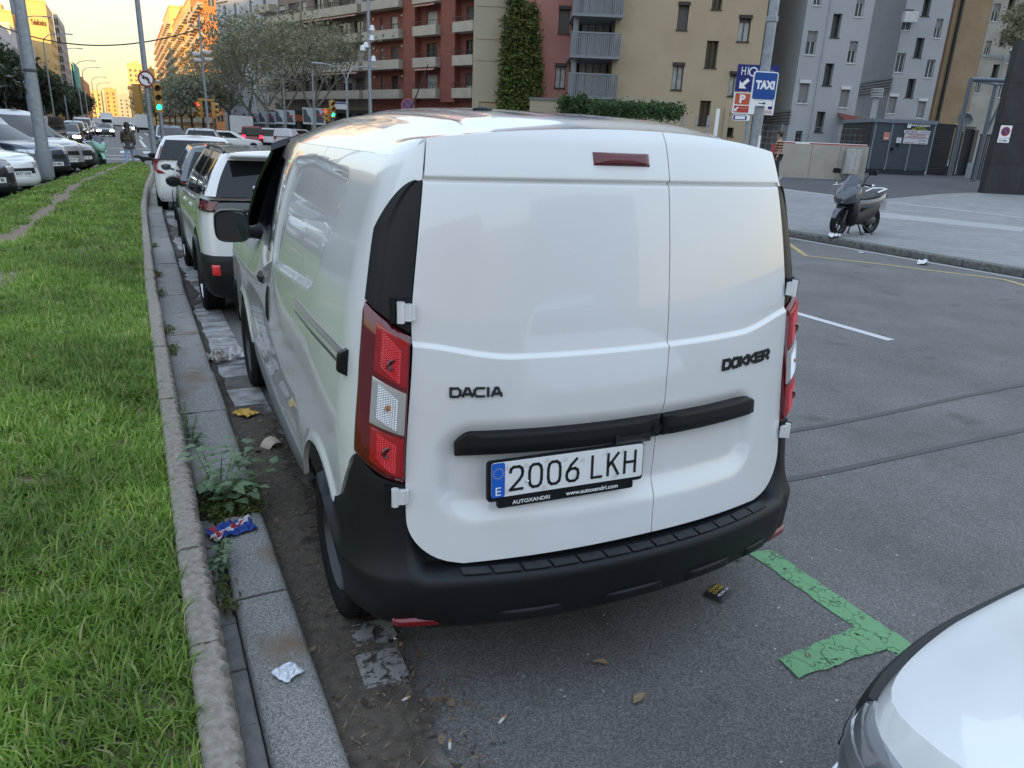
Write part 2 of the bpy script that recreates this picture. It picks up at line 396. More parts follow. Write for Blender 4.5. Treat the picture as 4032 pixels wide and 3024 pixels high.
# far crossing and lane lines on the avenue
def dash(x0, y0, x1, y1, w, nm='white_lane_line'): struct(ribbon([(x0, y0, 0), (x1, y1, 0)], w, .004, 0.).build(nm, WHITEP))
for y in (41.5, 46.0, 58.0): dash(-9.5, y, 4, y, .45, 'stop_line')
for k in range(11): dash(-9 + k * 1.25, 49.5, -9 + k * 1.25, 53.5, .5, 'crossing_stripe')
for x, a, c in ((1.1, 62, 88), (1.4, 92, 112), (2.6, 120, 150), (-2.2, 96, 150), (4.2, 70, 76), (4.2, 82, 88), (-6, 66, 72), (-6, 80, 86), (-6, 96, 102)): dash(x, a, x, c, .22)
struct(ribbon([(-12 + 1.0 * t, 62 + 1.1 * t + .11 * t * t, 0) for t in range(0, 11)], .3, .004, 0.).build('curved_white_line', WHITEP))

# --- the grassed median: kerb edging, granite slabs, gutter tiles
def XR(y): return float(np.interp(y, [-5, 8, 12, 16, 21.5, 27, 31, 34], [0, 0, .04, .085, .27, .55, .62, .30]))
def XL(y): return -2.4 + (y - 17.9) * .0985 if y < 31 else float(np.interp(y, [31, 33, 34.4], [-1.11, -.85, .1]))
def zG(x, y):
    d = XR(y) - x; base = .235 + .05 * float(sstep(.05, .9, d)); base += .02 * math.sin(x * 3.1 + y * .9) * math.sin(y * 1.3) * min(1, d * 2)
    l = x - XL(y); f = float(sstep(0, .9, l)) if y > -2 else 1
    return lerp(.14, base, max(.25, f))
SOIL = mat('bare_soil', (.20, .15, .105), .9, var=.25, scale=18, bump=.8, bscale=60)
n, b = nodes_of(SOIL)
G = []
for y in list(np.linspace(-3, 12, 61)) + list(np.linspace(12.5, 34.2, 60)):
    l, r = XL(y), XR(y); G.append([(lerp(l, r, t), y, zG(lerp(l, r, t), y) - .012) for t in np.linspace(0, 1, 30)])
struct(MB().grid(G).build('median_soil', SOIL, smooth=60))

EDGE = mat('concrete_edging', (.215, .185, .152), .9, bump=1., bscale=110, col2=(.34, .305, .265), scale=38)
EDGEN = EDGE
GRAN = mat('granite_slab', (.215, .22, .225), .75, bump=.4, bscale=80)
n, b = nodes_of(GRAN); co = n.nodes['Texture Coordinate']
v = n.nodes.new('ShaderNodeTexVoronoi'); v.inputs['Scale'].default_value = 300; n.links.new(co.outputs['Object'], v.inputs['Vector'])
sc = n.nodes.new('ShaderNodeSeparateColor'); n.links.new(v.outputs['Color'], sc.inputs[0])
r = n.nodes.new('ShaderNodeValToRGB'); r.color_ramp.elements[0].color = (.11, .108, .103, 1); r.color_ramp.elements[1].color = (.33, .325, .31, 1); r.color_ramp.interpolation = 'EASE'
n.links.new(sc.outputs[1], r.inputs[0])
t = n.nodes.new('ShaderNodeTexNoise'); t.inputs['Scale'].default_value = 2.6; t.inputs['Detail'].default_value = 6; n.links.new(co.outputs['Object'], t.inputs['Vector'])
r2 = n.nodes.new('ShaderNodeValToRGB'); r2.color_ramp.elements[0].position = .55; r2.color_ramp.elements[1].position = .68
r2.color_ramp.elements[0].color = (0, 0, 0, 1); n.links.new(t.outputs['Fac'], r2.inputs[0])
mx = n.nodes.new('ShaderNodeMix'); mx.data_type = 'RGBA'; mx.inputs[7].default_value = (.17, .125, .085, 1); n.links.new(r2.outputs[0], mx.inputs[0]); n.links.new(r.outputs[0], mx.inputs[6]); n.links.new(mx.outputs[2], b.inputs['Base Color'])

def strip_piece(y0, y1, xa, xb, z0, z1, rough=.004, bev=.012, nx=4, ny=8, tooth=0.):
    # one stone between y0..y1, xa(y)..xb(y), with rounded long edges and an uneven top
    rows = []
    for y in np.linspace(y0, y1, ny):
        a, c = XR(y) + xa, XR(y) + xb; tt = tooth * random.uniform(-1, 1)
        prof = [(a, z0), (a, z1 - bev), (a + bev, z1)] + [(lerp(a + bev, c - bev, k / nx), z1 + random.uniform(-rough, rough)) for k in range(1, nx)] + [(c - bev + tt, z1), (c + tt, z1 - bev), (c + .01, z0)]
        rows.append([(x, y, z) for x, z in prof])
    mb = MB().grid(rows, flip=True); R = len(rows[0])
    mb.f.append(tuple(range(R))); mb.m.append(0); o = (len(rows) - 1) * R; mb.f.append(tuple(range(o + R - 1, o - 1, -1))); mb.m.append(0)
    return mb
edging = struct(thing('kerb_edging', None, None))
y = .3
for k in range(44):
    L = .58 if y < 3.6 else random.choice((.58, 1.0)); L = L if y < 12 else 1.0
    strip_piece(y, y + L - .008, -.005, .088, .02, .262 + random.uniform(-.005, .005), .004, .012, 5, 40 if y < 5 else 12, .010 if y < 12 else 0).build('edging_stone', EDGE, edging, smooth=50)
    y += L
    if y > 31: break
slabs = struct(thing('granite_kerb', None, None))
y = .75; cuts = [.75, 1.55, 2.47, 3.12]
tail = [3.42]
while tail[-1] < 30: tail.append(tail[-1] + random.choice((.82, 1.0, 1.1, .95)))
for a, c in list(zip(cuts[:-1], cuts[1:])) + list(zip(tail[:-1], tail[1:])):
    strip_piece(a + .006, c - .006, .165 if c < 3.2 else .10, .365 + random.uniform(-.006, .006), -.02, .095 + random.uniform(-.004, .004), .003, .014, 6, 10).build('granite_slab', GRAN, slabs, smooth=50)
COBD = mat('dark_cobble', (.155, .15, .145), .8, var=.2, scale=20, bump=.6, bscale=70)
y = .8
while y < 3.0:
    L = random.uniform(.22, .3)
    strip_piece(y + .005, y + L - .005, .098, .158, -.02, .088 + random.uniform(-.006, .004), .003, .008, 2, 4).build('cobble', COBD, slabs, smooth=50); y += L
TILE = mat('gutter_tile_worn_white', (.14, .13, .12), .8, bump=.6, bscale=50, col2=(.42, .42, .43), scale=9, detail=9)
TILE2 = mat('gutter_tile_dirty', (.075, .066, .056), .9, bump=.8, bscale=60, col2=(.17, .16, .15), scale=9, detail=9)
gut = struct(thing('gutter', None, None))
y = 1.35
while y < 27:
    L = .29 if y < 13 else .6
    white = (3.9 < y < 7.6) or y > 8.2 or 1.7 < y < 2.2
    mb = MB(); zz = .012 + random.uniform(-.003, .003); yc = y + L / 2
    mb.rbox((XR(yc) + .515, yc, zz - .02), (.27, L - .012, .05), .012, axis='y'); mb.build('gutter_tile', TILE if white and random.random() < .88 else TILE2, gut, smooth=40); y += L
TILE3 = paint_mat('worn_pale_patch', (.27, .262, .25), 0, .50)
# dirt between the slab and the road
DIRT = mat('gutter_dirt', (.062, .052, .042), .95, var=.35, scale=25, bump=1., bscale=90)
G = []; _rw = RNG.normal(0, .045, 255) + np.repeat(RNG.normal(0, .05, 51), 5)
for y in np.linspace(.6, 27, 260):
    x0 = XR(y) + .355
    wob = float(np.interp(y, np.arange(0, 28, .11), _rw)); wid = (.20 + wob if y < 2.35 else .38 + wob if y < 4.2 else .075 + .4 * wob if y < 7.6 else .10 + wob)
    G.append([(x0 + wid * t, y, .006 + (.022 + .01 * math.sin(y * 13 + t * 5)) * math.sin(PI * min(1, t * 1.05 + .02)) * (1 if y < 4.4 else 1.2)) for t in np.linspace(0, 1, 9)])
struct(MB().grid(G, flip=False).build('gutter_dirt', DIRT, smooth=60))

DUST = mat('dirt_film', (.085, .070, .055), .95, var=.3, scale=30, bump=1., bscale=120); n, b = nodes_of(DUST); co = n.nodes['Texture Coordinate']
sx_ = n.nodes.new('ShaderNodeSeparateXYZ'); n.links.new(co.outputs['Object'], sx_.inputs[0]); mr = n.nodes.new('ShaderNodeMapRange'); mr.inputs[1].default_value = .46; mr.inputs[2].default_value = 1.08; mr.inputs[3].default_value = .80; mr.inputs[4].default_value = -.12; n.links.new(sx_.outputs[0], mr.inputs[0])
t = n.nodes.new('ShaderNodeTexNoise'); t.inputs['Scale'].default_value = 5; t.inputs['Detail'].default_value = 10; t.inputs['Roughness'].default_value = .72; n.links.new(co.outputs['Object'], t.inputs['Vector'])
sb = n.nodes.new('ShaderNodeMath'); sb.operation = 'SUBTRACT'; n.links.new(mr.outputs[0], sb.inputs[0]); n.links.new(t.outputs['Fac'], sb.inputs[1]); r = n.nodes.new('ShaderNodeValToRGB'); r.color_ramp.elements[0].position = .0; r.color_ramp.elements[1].position = .16; n.links.new(sb.outputs[0], r.inputs[0]); n.links.new(r.outputs[0], b.inputs['Alpha'])
for yy_, xx_, l_ in ((1.97, .575, .17), (2.16, .60, .12)): MB().rbox((xx_, yy_, .020), (.15, l_, .05), .006, axis='z', rz=-.06).build('gutter_tile', TILE3, gut, smooth=40)
struct(MB().grid([[(x, y, .041 - .036 * float(sstep(.62, .70, x))) for x in np.linspace(.36, 1.12, 14)] for y in np.linspace(.5, 4.7, 12)], flip=False).build('dirt_film', DUST, smooth=60))
# ------------------------------------------------------------------ grass (one mass of blades) and leaf litter
GRASS = mat('grass_blade', (.085, .19, .022), .5, island=.55)
n, b = nodes_of(GRASS); g = n.nodes.new('ShaderNodeNewGeometry'); r = n.nodes.new('ShaderNodeValToRGB')
r.color_ramp.elements[0].color = (.095, .19, .024, 1); r.color_ramp.elements[1].color = (.46, .54, .13, 1)
for p, c in ((.4, (.185, .33, .045)), (.84, (.30, .44, .078)), (.93, (.44, .41, .20))): e = r.color_ramp.elements.new(p); e.color = (*c, 1)
n.links.new(g.outputs['Random Per Island'], r.inputs[0])
co = n.nodes['Texture Coordinate']; t = n.nodes.new('ShaderNodeTexNoise'); t.inputs['Scale'].default_value = 1.6; t.inputs['Detail'].default_value = 5; n.links.new(co.outputs['Object'], t.inputs['Vector'])
mr = n.nodes.new('ShaderNodeMapRange'); mr.inputs[1].default_value = .35; mr.inputs[2].default_value = .65; mr.inputs[3].default_value = .66; mr.inputs[4].default_value = 1.2; n.links.new(t.outputs['Fac'], mr.inputs[0])
hs = n.nodes.new('ShaderNodeHueSaturation'); n.links.new(mr.outputs[0], hs.inputs['Value']); n.links.new(r.outputs[0], hs.inputs['Color']); n.links.new(hs.outputs[0], b.inputs['Base Color'])
b.inputs['Subsurface Weight'].default_value = 0; b.inputs['Transmission Weight'].default_value = 0
tl = n.nodes.new('ShaderNodeBsdfTranslucent'); ms = n.nodes.new('ShaderNodeMixShader'); ms.inputs[0].default_value = .4; n.links.new(hs.outputs[0], tl.inputs[0])
mo = [x for x in n.nodes if x.type == 'OUTPUT_MATERIAL'][0]; n.links.new(b.outputs[0], ms.inputs[1]); n.links.new(tl.outputs[0], ms.inputs[2]); n.links.new(ms.outputs[0], mo.inputs[0])
PATH = [(-1.75, 9), (-1.45, 12.0), (-1.33, 16), (-1.2, 21), (-.75, 26), (-.2, 31)]
BARE = [(-1.05, 2.70, .38, .15), (-1.02, 2.30, .30, .12), (-1.05, 1.95, .26, .14), (-.62, 2.5, .12, .08), (-.80, 2.12, .12, .05), (-.95, 1.62, .14, .07), (-.3, 1.66, .10, .04), (-.55, 3.5, .10, .06), (-1.4, 8.3, .4, .5), (-.42, 1.38, .1, .05)]
def bare(x, y):
    k = np.zeros(len(x))
    px = np.interp(y, [p[1] for p in PATH], [p[0] for p in PATH]); wid = .13 + .07 * np.sin(y * 2.3) + .05 * np.sin(y * 5.1)
    k = np.maximum(k, np.where(y > 8.6, np.clip(1.35 - np.abs(x - px) / np.maximum(.06, wid), 0, 1), 0))
    for bx, by, rx, ry in BARE: k = np.maximum(k, np.clip(1.25 - np.sqrt(((x - bx) / rx) ** 2 + ((y - by) / ry) ** 2), 0, 1))
    return k
def make_grass():
    V = []; F = []; tot = 0
    for y0, y1, den, ln, wd in ((.7, 2.2, 18500, .082, .0066), (2.2, 3.6, 16000, .082, .0068), (3.6, 6, 10000, .082, .0078), (6, 10, 5400, .08, .0090), (10, 16, 2300, .09, .014), (16, 24, 1000, .085, .022), (24, 34.2, 560, .075, .030)):
        xa = max(-.30 * y1 - .9, -4.2); n = int(den * (y1 - y0) * -xa)
        x = RNG.uniform(xa, .62, n); y = RNG.uniform(y0, y1, n)
        # tufts: pull part of the blades towards clump centres
        nc = max(8, n // 26); ci = RNG.integers(0, nc, n); cx = RNG.uniform(xa, .62, nc); cy = RNG.uniform(y0, y1, nc); tk = RNG.random(n) < .62
        x = np.where(tk, cx[ci] + RNG.normal(0, .035 + .002 * y0, n), x); y = np.where(tk, cy[ci] + RNG.normal(0, .035 + .002 * y0, n), y)
        l = np.array([XL(t) for t in y]); r = np.array([XR(t) for t in y]); ok = (x > l) & (x < r - .004) & (RNG.random(n) > 1.05 * bare(x, y))
        x, y, ci, tk = x[ok], y[ok], ci[ok], tk[ok]; n = len(x)
        z = np.array([zG(a, c) for a, c in zip(x, y)]) - .012
        cl = RNG.uniform(.55, 1.25, nc); cdir = RNG.uniform(0, 2 * PI, nc)
        L = ln * RNG.uniform(.45, 1.25, n) * np.where(tk, cl[ci], .75) * (1 - .45 * bare(x, y))
        a = np.where(tk & (RNG.random(n) < .6), cdir[ci] + RNG.normal(0, .6, n), RNG.uniform(0, 2 * PI, n)); lean = RNG.uniform(.4, 1.75, n)
        dx, dy = np.cos(a), np.sin(a); sxx, syy = -dy, dx; w = wd * RNG.uniform(.6, 1.35, n)
        base = np.stack([x, y, z], 1); hd = np.stack([dx, dy, 0 * dx], 1); sd = np.stack([sxx, syy, 0 * dx], 1); up = np.array([0, 0, 1.])
        c1, s1 = np.cos(lean * .45), np.sin(lean * .45); c2, s2 = np.cos(lean), np.sin(lean)
        m1 = base + (up * c1[:, None] + hd * s1[:, None]) * (L * .5)[:, None]; tip = m1 + (up * c2[:, None] + hd * s2[:, None]) * (L * .55)[:, None]
        tip[:, 2] = np.maximum(tip[:, 2], z + .012)
        hw = sd * (w / 2)[:, None]; V += [np.stack([base - hw, base + hw, m1 - hw * .85, m1 + hw * .85, tip], 1).reshape(-1, 3)]
        i = (np.arange(n) * 5 + tot)[:, None]; F += [np.concatenate([i + np.array([[0, 1, 3]]), i + np.array([[0, 3, 2]]), i + np.array([[2, 3, 4]])], 1).reshape(-1, 3)]; tot += 5 * n
    o = link('grass', np_mesh('grass', np.concatenate(V), np.concatenate(F), GRASS)); return tag(o, 'green tufted grass covering the median strip', 'grass', kind='stuff')
make_grass()
LITTER = mat('leaf_litter', (.12, .085, .055), .9, island=.7)
n = 5200; x = RNG.uniform(.36, .84, n); y = RNG.uniform(.9, 4.6, n) ; keep = (x < .70 + .1 * RNG.random(n)) | (RNG.random(n) < .3)
x, y = x[keep], y[keep]; n = len(x); a = RNG.uniform(0, 2 * PI, n); L = RNG.uniform(.0025, .010, n) * np.where(RNG.random(n) < .04, 2.6, 1); wq = L * RNG.uniform(.15, .7, n); z = .034 + RNG.uniform(0, .012, n) * (x < .72)
z = np.where(x > .72, .010, z)
d = np.stack([np.cos(a), np.sin(a), RNG.normal(0, .25, n)], 1) * L[:, None]; e = np.stack([-np.sin(a), np.cos(a), RNG.normal(0, .3, n)], 1) * wq[:, None]; p = np.stack([x, y, z], 1)
tag(link('leaf_litter', np_mesh('leaf_litter', np.stack([p - d, p - e, p + d, p + e], 1).reshape(-1, 3), np.arange(4 * n).reshape(-1, 4), LITTER)), 'brown leaf crumbs and twigs lying in the gutter', 'leaf litter', kind='stuff')
n = 420; x = RNG.uniform(.38, .86, n); y = RNG.uniform(.9, 4.6, n); a = RNG.normal(1.2, .8, n); L = RNG.uniform(.008, .035, n); p_ = np.stack([x, y, np.where(x > .66, .012, .048)], 1); d_ = np.stack([np.cos(a), np.sin(a), RNG.normal(0, .12, n)], 1) * L[:, None]; e_ = np.stack([-np.sin(a), np.cos(a), 0 * a + .6], 1) * .0009
tag(link('straw', np_mesh('straw', np.stack([p_ - d_, p_ - e_, p_ + d_, p_ + e_], 1).reshape(-1, 3), np.arange(4 * n).reshape(-1, 4), mat('dry_straw', (.30, .22, .13), .9, island=.5))), 'thin dry straw and twigs strewn along the gutter', 'straw', kind='stuff')
n = 260; x = RNG.uniform(.95, 3.4, n); y = RNG.uniform(.8, 3.2, n); a = RNG.uniform(0, 2 * PI, n); L = RNG.uniform(.002, .008, n); p = np.stack([x, y, np.full(n, .006)], 1)
d = np.stack([np.cos(a), np.sin(a), 0 * a], 1) * L[:, None]; e = np.stack([-np.sin(a), np.cos(a), 0 * a + .2], 1) * (L * .5)[:, None]
GRIT = mat('pale_grit', (.38, .37, .34), .9, island=.6)
tag(link('road_grit', np_mesh('road_grit', np.stack([p - d, p - e, p + d, p + e], 1).reshape(-1, 3), np.arange(4 * n).reshape(-1, 4), GRIT)), 'pale grit scattered on the dark asphalt', 'grit', kind='stuff')
# ================================================================== THE WHITE VAN
VANX, VANY, VANR = 1.383, 2.40, math.radians(-1.5)
van = thing('parked_van', 'large white panel van with black bumper, closed rear doors and number plate', 'van', (VANX, VANY, 0), VANR)
_zz = [.28, .40, .74, 1.19, 1.287, 1.63, 1.756, 1.80]
_HW = [.735, .74, .745, .712, .708, .657, .634, .62]; _YE = [-.60, -.60, -.553, -.516, -.504, -.45, -.41, -.38]
_sz = [.28, .36, .48, .62, .80, 1.0, 1.15, 1.30, 1.45, 1.58, 1.66, 1.72, 1.76]
_sx = [.855, .872, .886, .890, .889, .882, .870, .848, .814, .775, .742, .702, .655]
def spl(z, xs, ys):
    # smooth interpolation (Catmull-Rom) through the survey points
    i = int(np.clip(np.searchsorted(xs, z) - 1, 0, len(xs) - 2)); t = float(np.clip((z - xs[i]) / (xs[i + 1] - xs[i]), 0, 1))
    def m(k): 
        a, c = max(0, k - 1), min(len(xs) - 1, k + 1); return (ys[c] - ys[a]) / (xs[c] - xs[a])
    h = xs[i + 1] - xs[i]; t2, t3 = t * t, t * t * t
    return (2 * t3 - 3 * t2 + 1) * ys[i] + (t3 - 2 * t2 + t) * h * m(i) + (-2 * t3 + 3 * t2) * ys[i + 1] + (t3 - t2) * h * m(i + 1)
_TZ = np.linspace(.2, 1.9, 900); _TH = np.array([spl(z, _zz, _HW) for z in _TZ]); _TE = np.array([spl(z, _zz, _YE) for z in _TZ]); _TS = np.array([spl(z, _sz, _sx) for z in _TZ])
def hwz(z): return float(np.interp(z, _TZ, _TH))
def yez(z): return float(np.interp(z, _TZ, _TE))
def sxz(z, y=0.):
    return float(np.interp(z, _TZ, _TS)) - .012 * float(sstep(.2, -.35, y)) * float(sstep(.85, 1.1, z)) - .03 * float(sstep(.8, 2.6, y)) - .09 * float(sstep(1.0, 2.3, y)) * float(sstep(.85, 1.25, z))
def yre(x, z): return yez(z) - .125 + .125 * min(1.3, abs(x) / hwz(z)) ** 2.2
def S_rear(x, z): return np.array([x, yre(x, z), z])
def S_left(s, z):
    # s in 0..1 wraps the corner from the door edge to the side, beyond 1 runs forward in metres
    X = sxz(z, -.28)
    if s >= 1: y = -.28 + (s - 1); return np.array([-sxz(z, y), y, z])
    P0 = np.array([hwz(z), yez(z)]); C = np.array([X - .004, yez(z) + .038]); P2 = np.array([X, -.28])
    p = (1 - s) ** 2 * P0 + 2 * s * (1 - s) * C + s * s * P2; return np.array([-p[0], p[1], z])
def sY(y): return 1 + y + .28
def mirror(fn): return lambda a, b: fn(a, b) * np.array([-1, 1, 1])
S_right = mirror(S_left)
def surf(S, A, B, off=None, thick=.014, mb=None, flip=False, mi=0, skirt=True, mf=None, nflip=None):
    # panel on surface S over parameter grids A, B (rows x cols), pushed out by off, with a return flange round its border
    A = np.asarray(A, float); B = np.asarray(B, float); R, C = A.shape; e = 2e-3
    P = np.zeros((R, C, 3)); N = np.zeros((R, C, 3))
    for i in range(R):
        for j in range(C):
            a, b_ = A[i, j], B[i, j]; P[i, j] = S(a, b_)
            n_ = np.cross(S(a + e, b_) - S(a - e, b_), S(a, b_ + e) - S(a, b_ - e)); N[i, j] = n_ / (np.linalg.norm(n_) + 1e-12)
    if (flip if nflip is None else nflip): N = -N
    O = np.zeros((R, C)) if off is None else np.asarray(off)
    Q = P + N * O[..., None]; mb = mb or MB(); mb.grid(Q, mi, flip=flip, mf=mf)
    if skirt:
        I = P + N * (O - thick)[..., None]
        for E, J in ((Q[0], I[0]), (Q[-1][::-1], I[-1][::-1]), (Q[:, 0][::-1], I[:, 0][::-1]), (Q[:, -1], I[:, -1])):
            k = len(E); o = len(mb.v); mb.v.extend(map(tuple, E.tolist())); mb.v.extend(map(tuple, J.tolist()))
            for q in range(k - 1):
                f = (o + q, o + k + q, o + k + q + 1, o + q + 1); mb.f.append(f[::-1] if flip else f); mb.m.append(mi)
    return mb
def mesh_ab(a0, a1, na, b0, b1, nb):
    # columns run a0..a1 (functions of b allowed), rows run b0..b1 (functions of a-fraction allowed)
    A = np.zeros((nb, na)); B = np.zeros((nb, na))
    for i, tb in enumerate(np.linspace(0, 1, nb)):
        for j, ta in enumerate(np.linspace(0, 1, na)):
            b_ = lerp(b0(ta) if callable(b0) else b0, b1(ta) if callable(b1) else b1, tb)
            a_ = lerp(a0(b_) if callable(a0) else a0, a1(b_) if callable(a1) else a1, ta); A[i, j] = a_; B[i, j] = b_
    return A, B
def pillow(A, B, h, r=.25):
    R, C = A.shape; i = np.minimum(np.arange(R), np.arange(R)[::-1]) / (R - 1); j = np.minimum(np.arange(C), np.arange(C)[::-1]) / (C - 1)
    f = lambda t: np.sqrt(np.clip(1 - (1 - np.clip(t / r, 0, 1)) ** 2, 0, 1))
    return h * np.minimum.outer(f(i), f(j))

# --- rear doors: relief of the pressed panel
def sd_rbox(x, z, cx, cz, hx, hz, r):
    qx, qz = abs(x - cx) - hx + r, abs(z - cz) - hz + r
    return math.hypot(max(qx, 0), max(qz, 0)) + min(max(qx, qz), 0) - r
def zgr(x): return 1.642 + .006 * (1 - (x / .66) ** 2)
def zcr(x): return 1.160 + .042 * float(sstep(.42, .74, abs(x))) + .008 * (x / .7)
def door_relief(x, z):
    d = 0.
    d -= .009 * math.exp(-((z - zgr(x)) / .0055) ** 2)              # groove under the upper band
    d += .006 * float(sstep(-.004, .008, z - zgr(x)))
    zc = zcr(x)
    d += .013 * float(sstep(zc + .007, zc - .007, z)) - .010 * float(sstep(zc, zc - .35, z))        # ledge of the lower half
    q = sd_rbox(x, z, -.055, .80, .585, .135, .10)
    d -= .030 * float(sstep(.035, -.05, q))                                                          # recess round handle and plate
    d -= .016 * float(sstep(.555, .525, z)) * 0
    d += .004 * math.cos(min(1, abs(z - 1.42) / .25) * PI / 2)
    return d
def S_door(x, z):
    p = S_rear(x, z); p[1] -= door_relief(x, z); return p
def xe(z):      # hinge-side edge with the rounded lower corner
    h = hwz(z) - .002
    if z < .66: t = min(1, (.66 - z) / .145); h -= .155 * (1 - math.sqrt(max(0, 1 - t * t)))
    return h
def seam(z): return .066 + .030 * float(sstep(.5, .9, z)) - .006 * float(sstep(1.2, 1.8, z))
def ztop(x): return 1.797 - .046 * (abs(x) / .634) ** 2
def zbot(x): return .512 + .012 * (1 - (x / .6) ** 2)
def door(sgn, name):
    na = 96 if sgn < 0 else 72; cnt = (64, 3, 4, 3, 34, 3, 3, 3, 3, 12); nb = sum(cnt) + 1; A = np.zeros((nb, na)); B = np.zeros((nb, na))
    def zrow(i, x):
        c, g = zcr(x), zgr(x); F_ = [zbot(min(.62, abs(x)) * (1 if x > 0 else -1)), c - .014, c - .0075, c + .0075, c + .014, g - .013, g - .005, g, g + .005, g + .013, ztop(x)]
        for k, n_ in enumerate(cnt):
            if i <= n_: return lerp(F_[k], F_[k + 1], i / n_)
            i -= n_
    for i in range(nb):
        tb = i / (nb - 1)
        for j, ta in enumerate(np.linspace(0, 1, na)):
            x = 0.; z = lerp(.515, 1.79, tb)
            for _ in range(4):
                x0 = seam(z) + (.0018 if sgn > 0 else -.0018); x1 = sgn * xe(z)
                x = lerp(x0, x1, ta); z = zrow(i, x)
            A[i, j] = x; B[i, j] = z
    return surf(S_door, A, B, None, .022, flip=(sgn < 0), nflip=False).build(name, WHITE, van, smooth=35)
door_l = door(-1, 'rear_door'); door_r = door(1, 'rear_door')
# black handle bar in two halves
def bar(x0, x1, parent, r0, r1):
    za = lambda ta: .858 + .012 * abs(ta - (0 if r0 else 1)) * 0; 
    A, B = mesh_ab(x0, x1, 60, lambda t: .853, lambda t: .928, 14)
    for i in range(A.shape[0]):
        for j in range(A.shape[1]):
            t = j / 59.; x = A[i, j]
            if r0 and x - x0 < .05: q = 1 - (x - x0) / .05; B[i, j] = lerp(B[i, j], .866, .55 * q * q) if B[i, j] > .866 else B[i, j]
            if r1 and x1 - x < .06: q = 1 - (x1 - x) / .06; B[i, j] = lerp(B[i, j], .87, .7 * q * q) if B[i, j] > .87 else B[i, j]
    off = -.004 + pillow(A, B, .026, .14); fz = np.clip((.885 - B) / .03, 0, 1); off = off - .008 * fz * (off > .01)
    return surf(S_rear, A, B, off, .03).build('handle_bar', BLACKP, parent, smooth=50)
bar(-.600, seam(.9) - .004, door_l, True, False); bar(seam(.9) + .004, .548, door_r, False, True)
# grip recess and lock on the bar
A, B = mesh_ab(-.095, .035, 20, .852, lambda t: .885 + .012 * math.sin(PI * min(1, t * 1.0)) ** .5, 8)
surf(S_rear, A, B, np.full(A.shape, .024) - pillow(A, B, .004, .3), .012).build('pull_grip', DARKV if False else mat('grip_plastic', (.012, .013, .015), .35), door_l, smooth=50)
p = S_rear(.062, .892); MB().lathe([(0.0, -.025), (.008, -.025), (.009, -.023), (.016, -.024), (.017, -.018), (.017, 0)], 20, 'y', tuple(p + np.array([0, 0, 0]))).build('door_lock', BLACKP, door_l, smooth=40)
# high brake light
A, B = mesh_ab(-.172, .018, 30, lambda t: 1.695, lambda t: 1.731, 12)
surf(S_door, A, B, .002 + pillow(A, B, .014, .35), .01).build('high_brake_light', mat('dark_red_lens', (.115, .006, .013), .15, coat=.4), door_l, smooth=60)
# badges: pressed lettering that follows the door
def surf_text(name, txt, x0, x1, z0, z1, m, parent, ext=.004, off=0.):
    me = text_mesh(txt, 1., 0.12, off); xs = [v.co.x for v in me.vertices]; ys = [v.co.y for v in me.vertices]
    for v in me.vertices:
        x = lerp(x0, x1, (v.co.x - min(xs)) / (max(xs) - min(xs))); z = lerp(z0, z1, (v.co.y - min(ys)) / (max(ys) - min(ys)))
        q = S_door(x, z); q[1] -= ext * (v.co.z / .12 + 1) / 2 * 1.8 + .0005; v.co = q
    me.materials.clear(); me.materials.append(m); return link(name, me, parent)
BADGE = mat('dark_chrome_badge', (.10, .10, .105), .18, metal=.9)
def stroke_text(name, txt, x0, x1, z0, z1, w, m, parent):
    # wide flat block capitals in raised strokes
    G = {'D': [[(0, 0), (0, 1), (.75, 1), (1, .75), (1, .25), (.75, 0), (0, 0)]], 'A': [[(0, 0), (.38, 1), (.62, 1), (1, 0)], [(.3, .28), (1, .28)]], 'C': [[(1, .0), (.25, 0), (0, .25), (0, .75), (.25, 1), (1, 1)]],
         'I': [[(.5, 0), (.5, 1)]], 'O': [[(.25, 0), (0, .25), (0, .75), (.25, 1), (.75, 1), (1, .75), (1, .25), (.75, 0), (.25, 0)]], 'K': [[(0, 0), (0, 1)], [(1, 1), (.15, .5), (1, 0)]],
         'E': [[(1, 0), (0, 0), (0, 1), (1, 1)], [(0, .5), (.85, .5)]], 'R': [[(0, 0), (0, 1), (.8, 1), (1, .82), (1, .62), (.8, .42), (0, .42)], [(.5, .42), (1, 0)]]}
    wd = [(.35 if c == 'I' else 1.) for c in txt]; gap = .26; tot = sum(wd) + gap * (len(txt) - 1); mb = MB(); cur = 0.; kx = (x1 - x0) / tot
    for c, k in zip(txt, wd):
        for st in G[c]:
            pts = [np.array([x0 + (cur + q[0] * k) * kx, z0 + q[1] * (z1 - z0)]) for q in st]
            for a, d in zip(pts[:-1], pts[1:]):
                t = (d - a) / np.linalg.norm(d - a); nn = np.array([-t[1], t[0]]) * w / 2; a2, d2 = a - t * w * .42, d + t * w * .42
                ring = [a2 + nn, d2 + nn, d2 - nn, a2 - nn]; lo = []; hi = []
                for q in ring:
                    P = S_door(q[0], q[1]); lo.append(P + np.array([0, -.0005, 0])); c2 = (q - (a + d) / 2) * np.array([.97, .94]) + (a + d) / 2; P2 = S_door(c2[0], c2[1]); hi.append(P2 + np.array([0, -.0055, 0]))
                mb.add(lo + hi, [(4, 5, 6, 7), (0, 1, 5, 4), (1, 2, 6, 5), (2, 3, 7, 6), (3, 0, 4, 7)])
        cur += k + gap
    return mb.build(name, m, parent)
stroke_text('maker_badge', 'DACIA', -.612, -.468, 1.041, 1.066, .0065, BADGE, door_l)
stroke_text('model_badge', 'DOKKER', .345, .603, 1.050, 1.080, .0105, BLACKP, door_r)
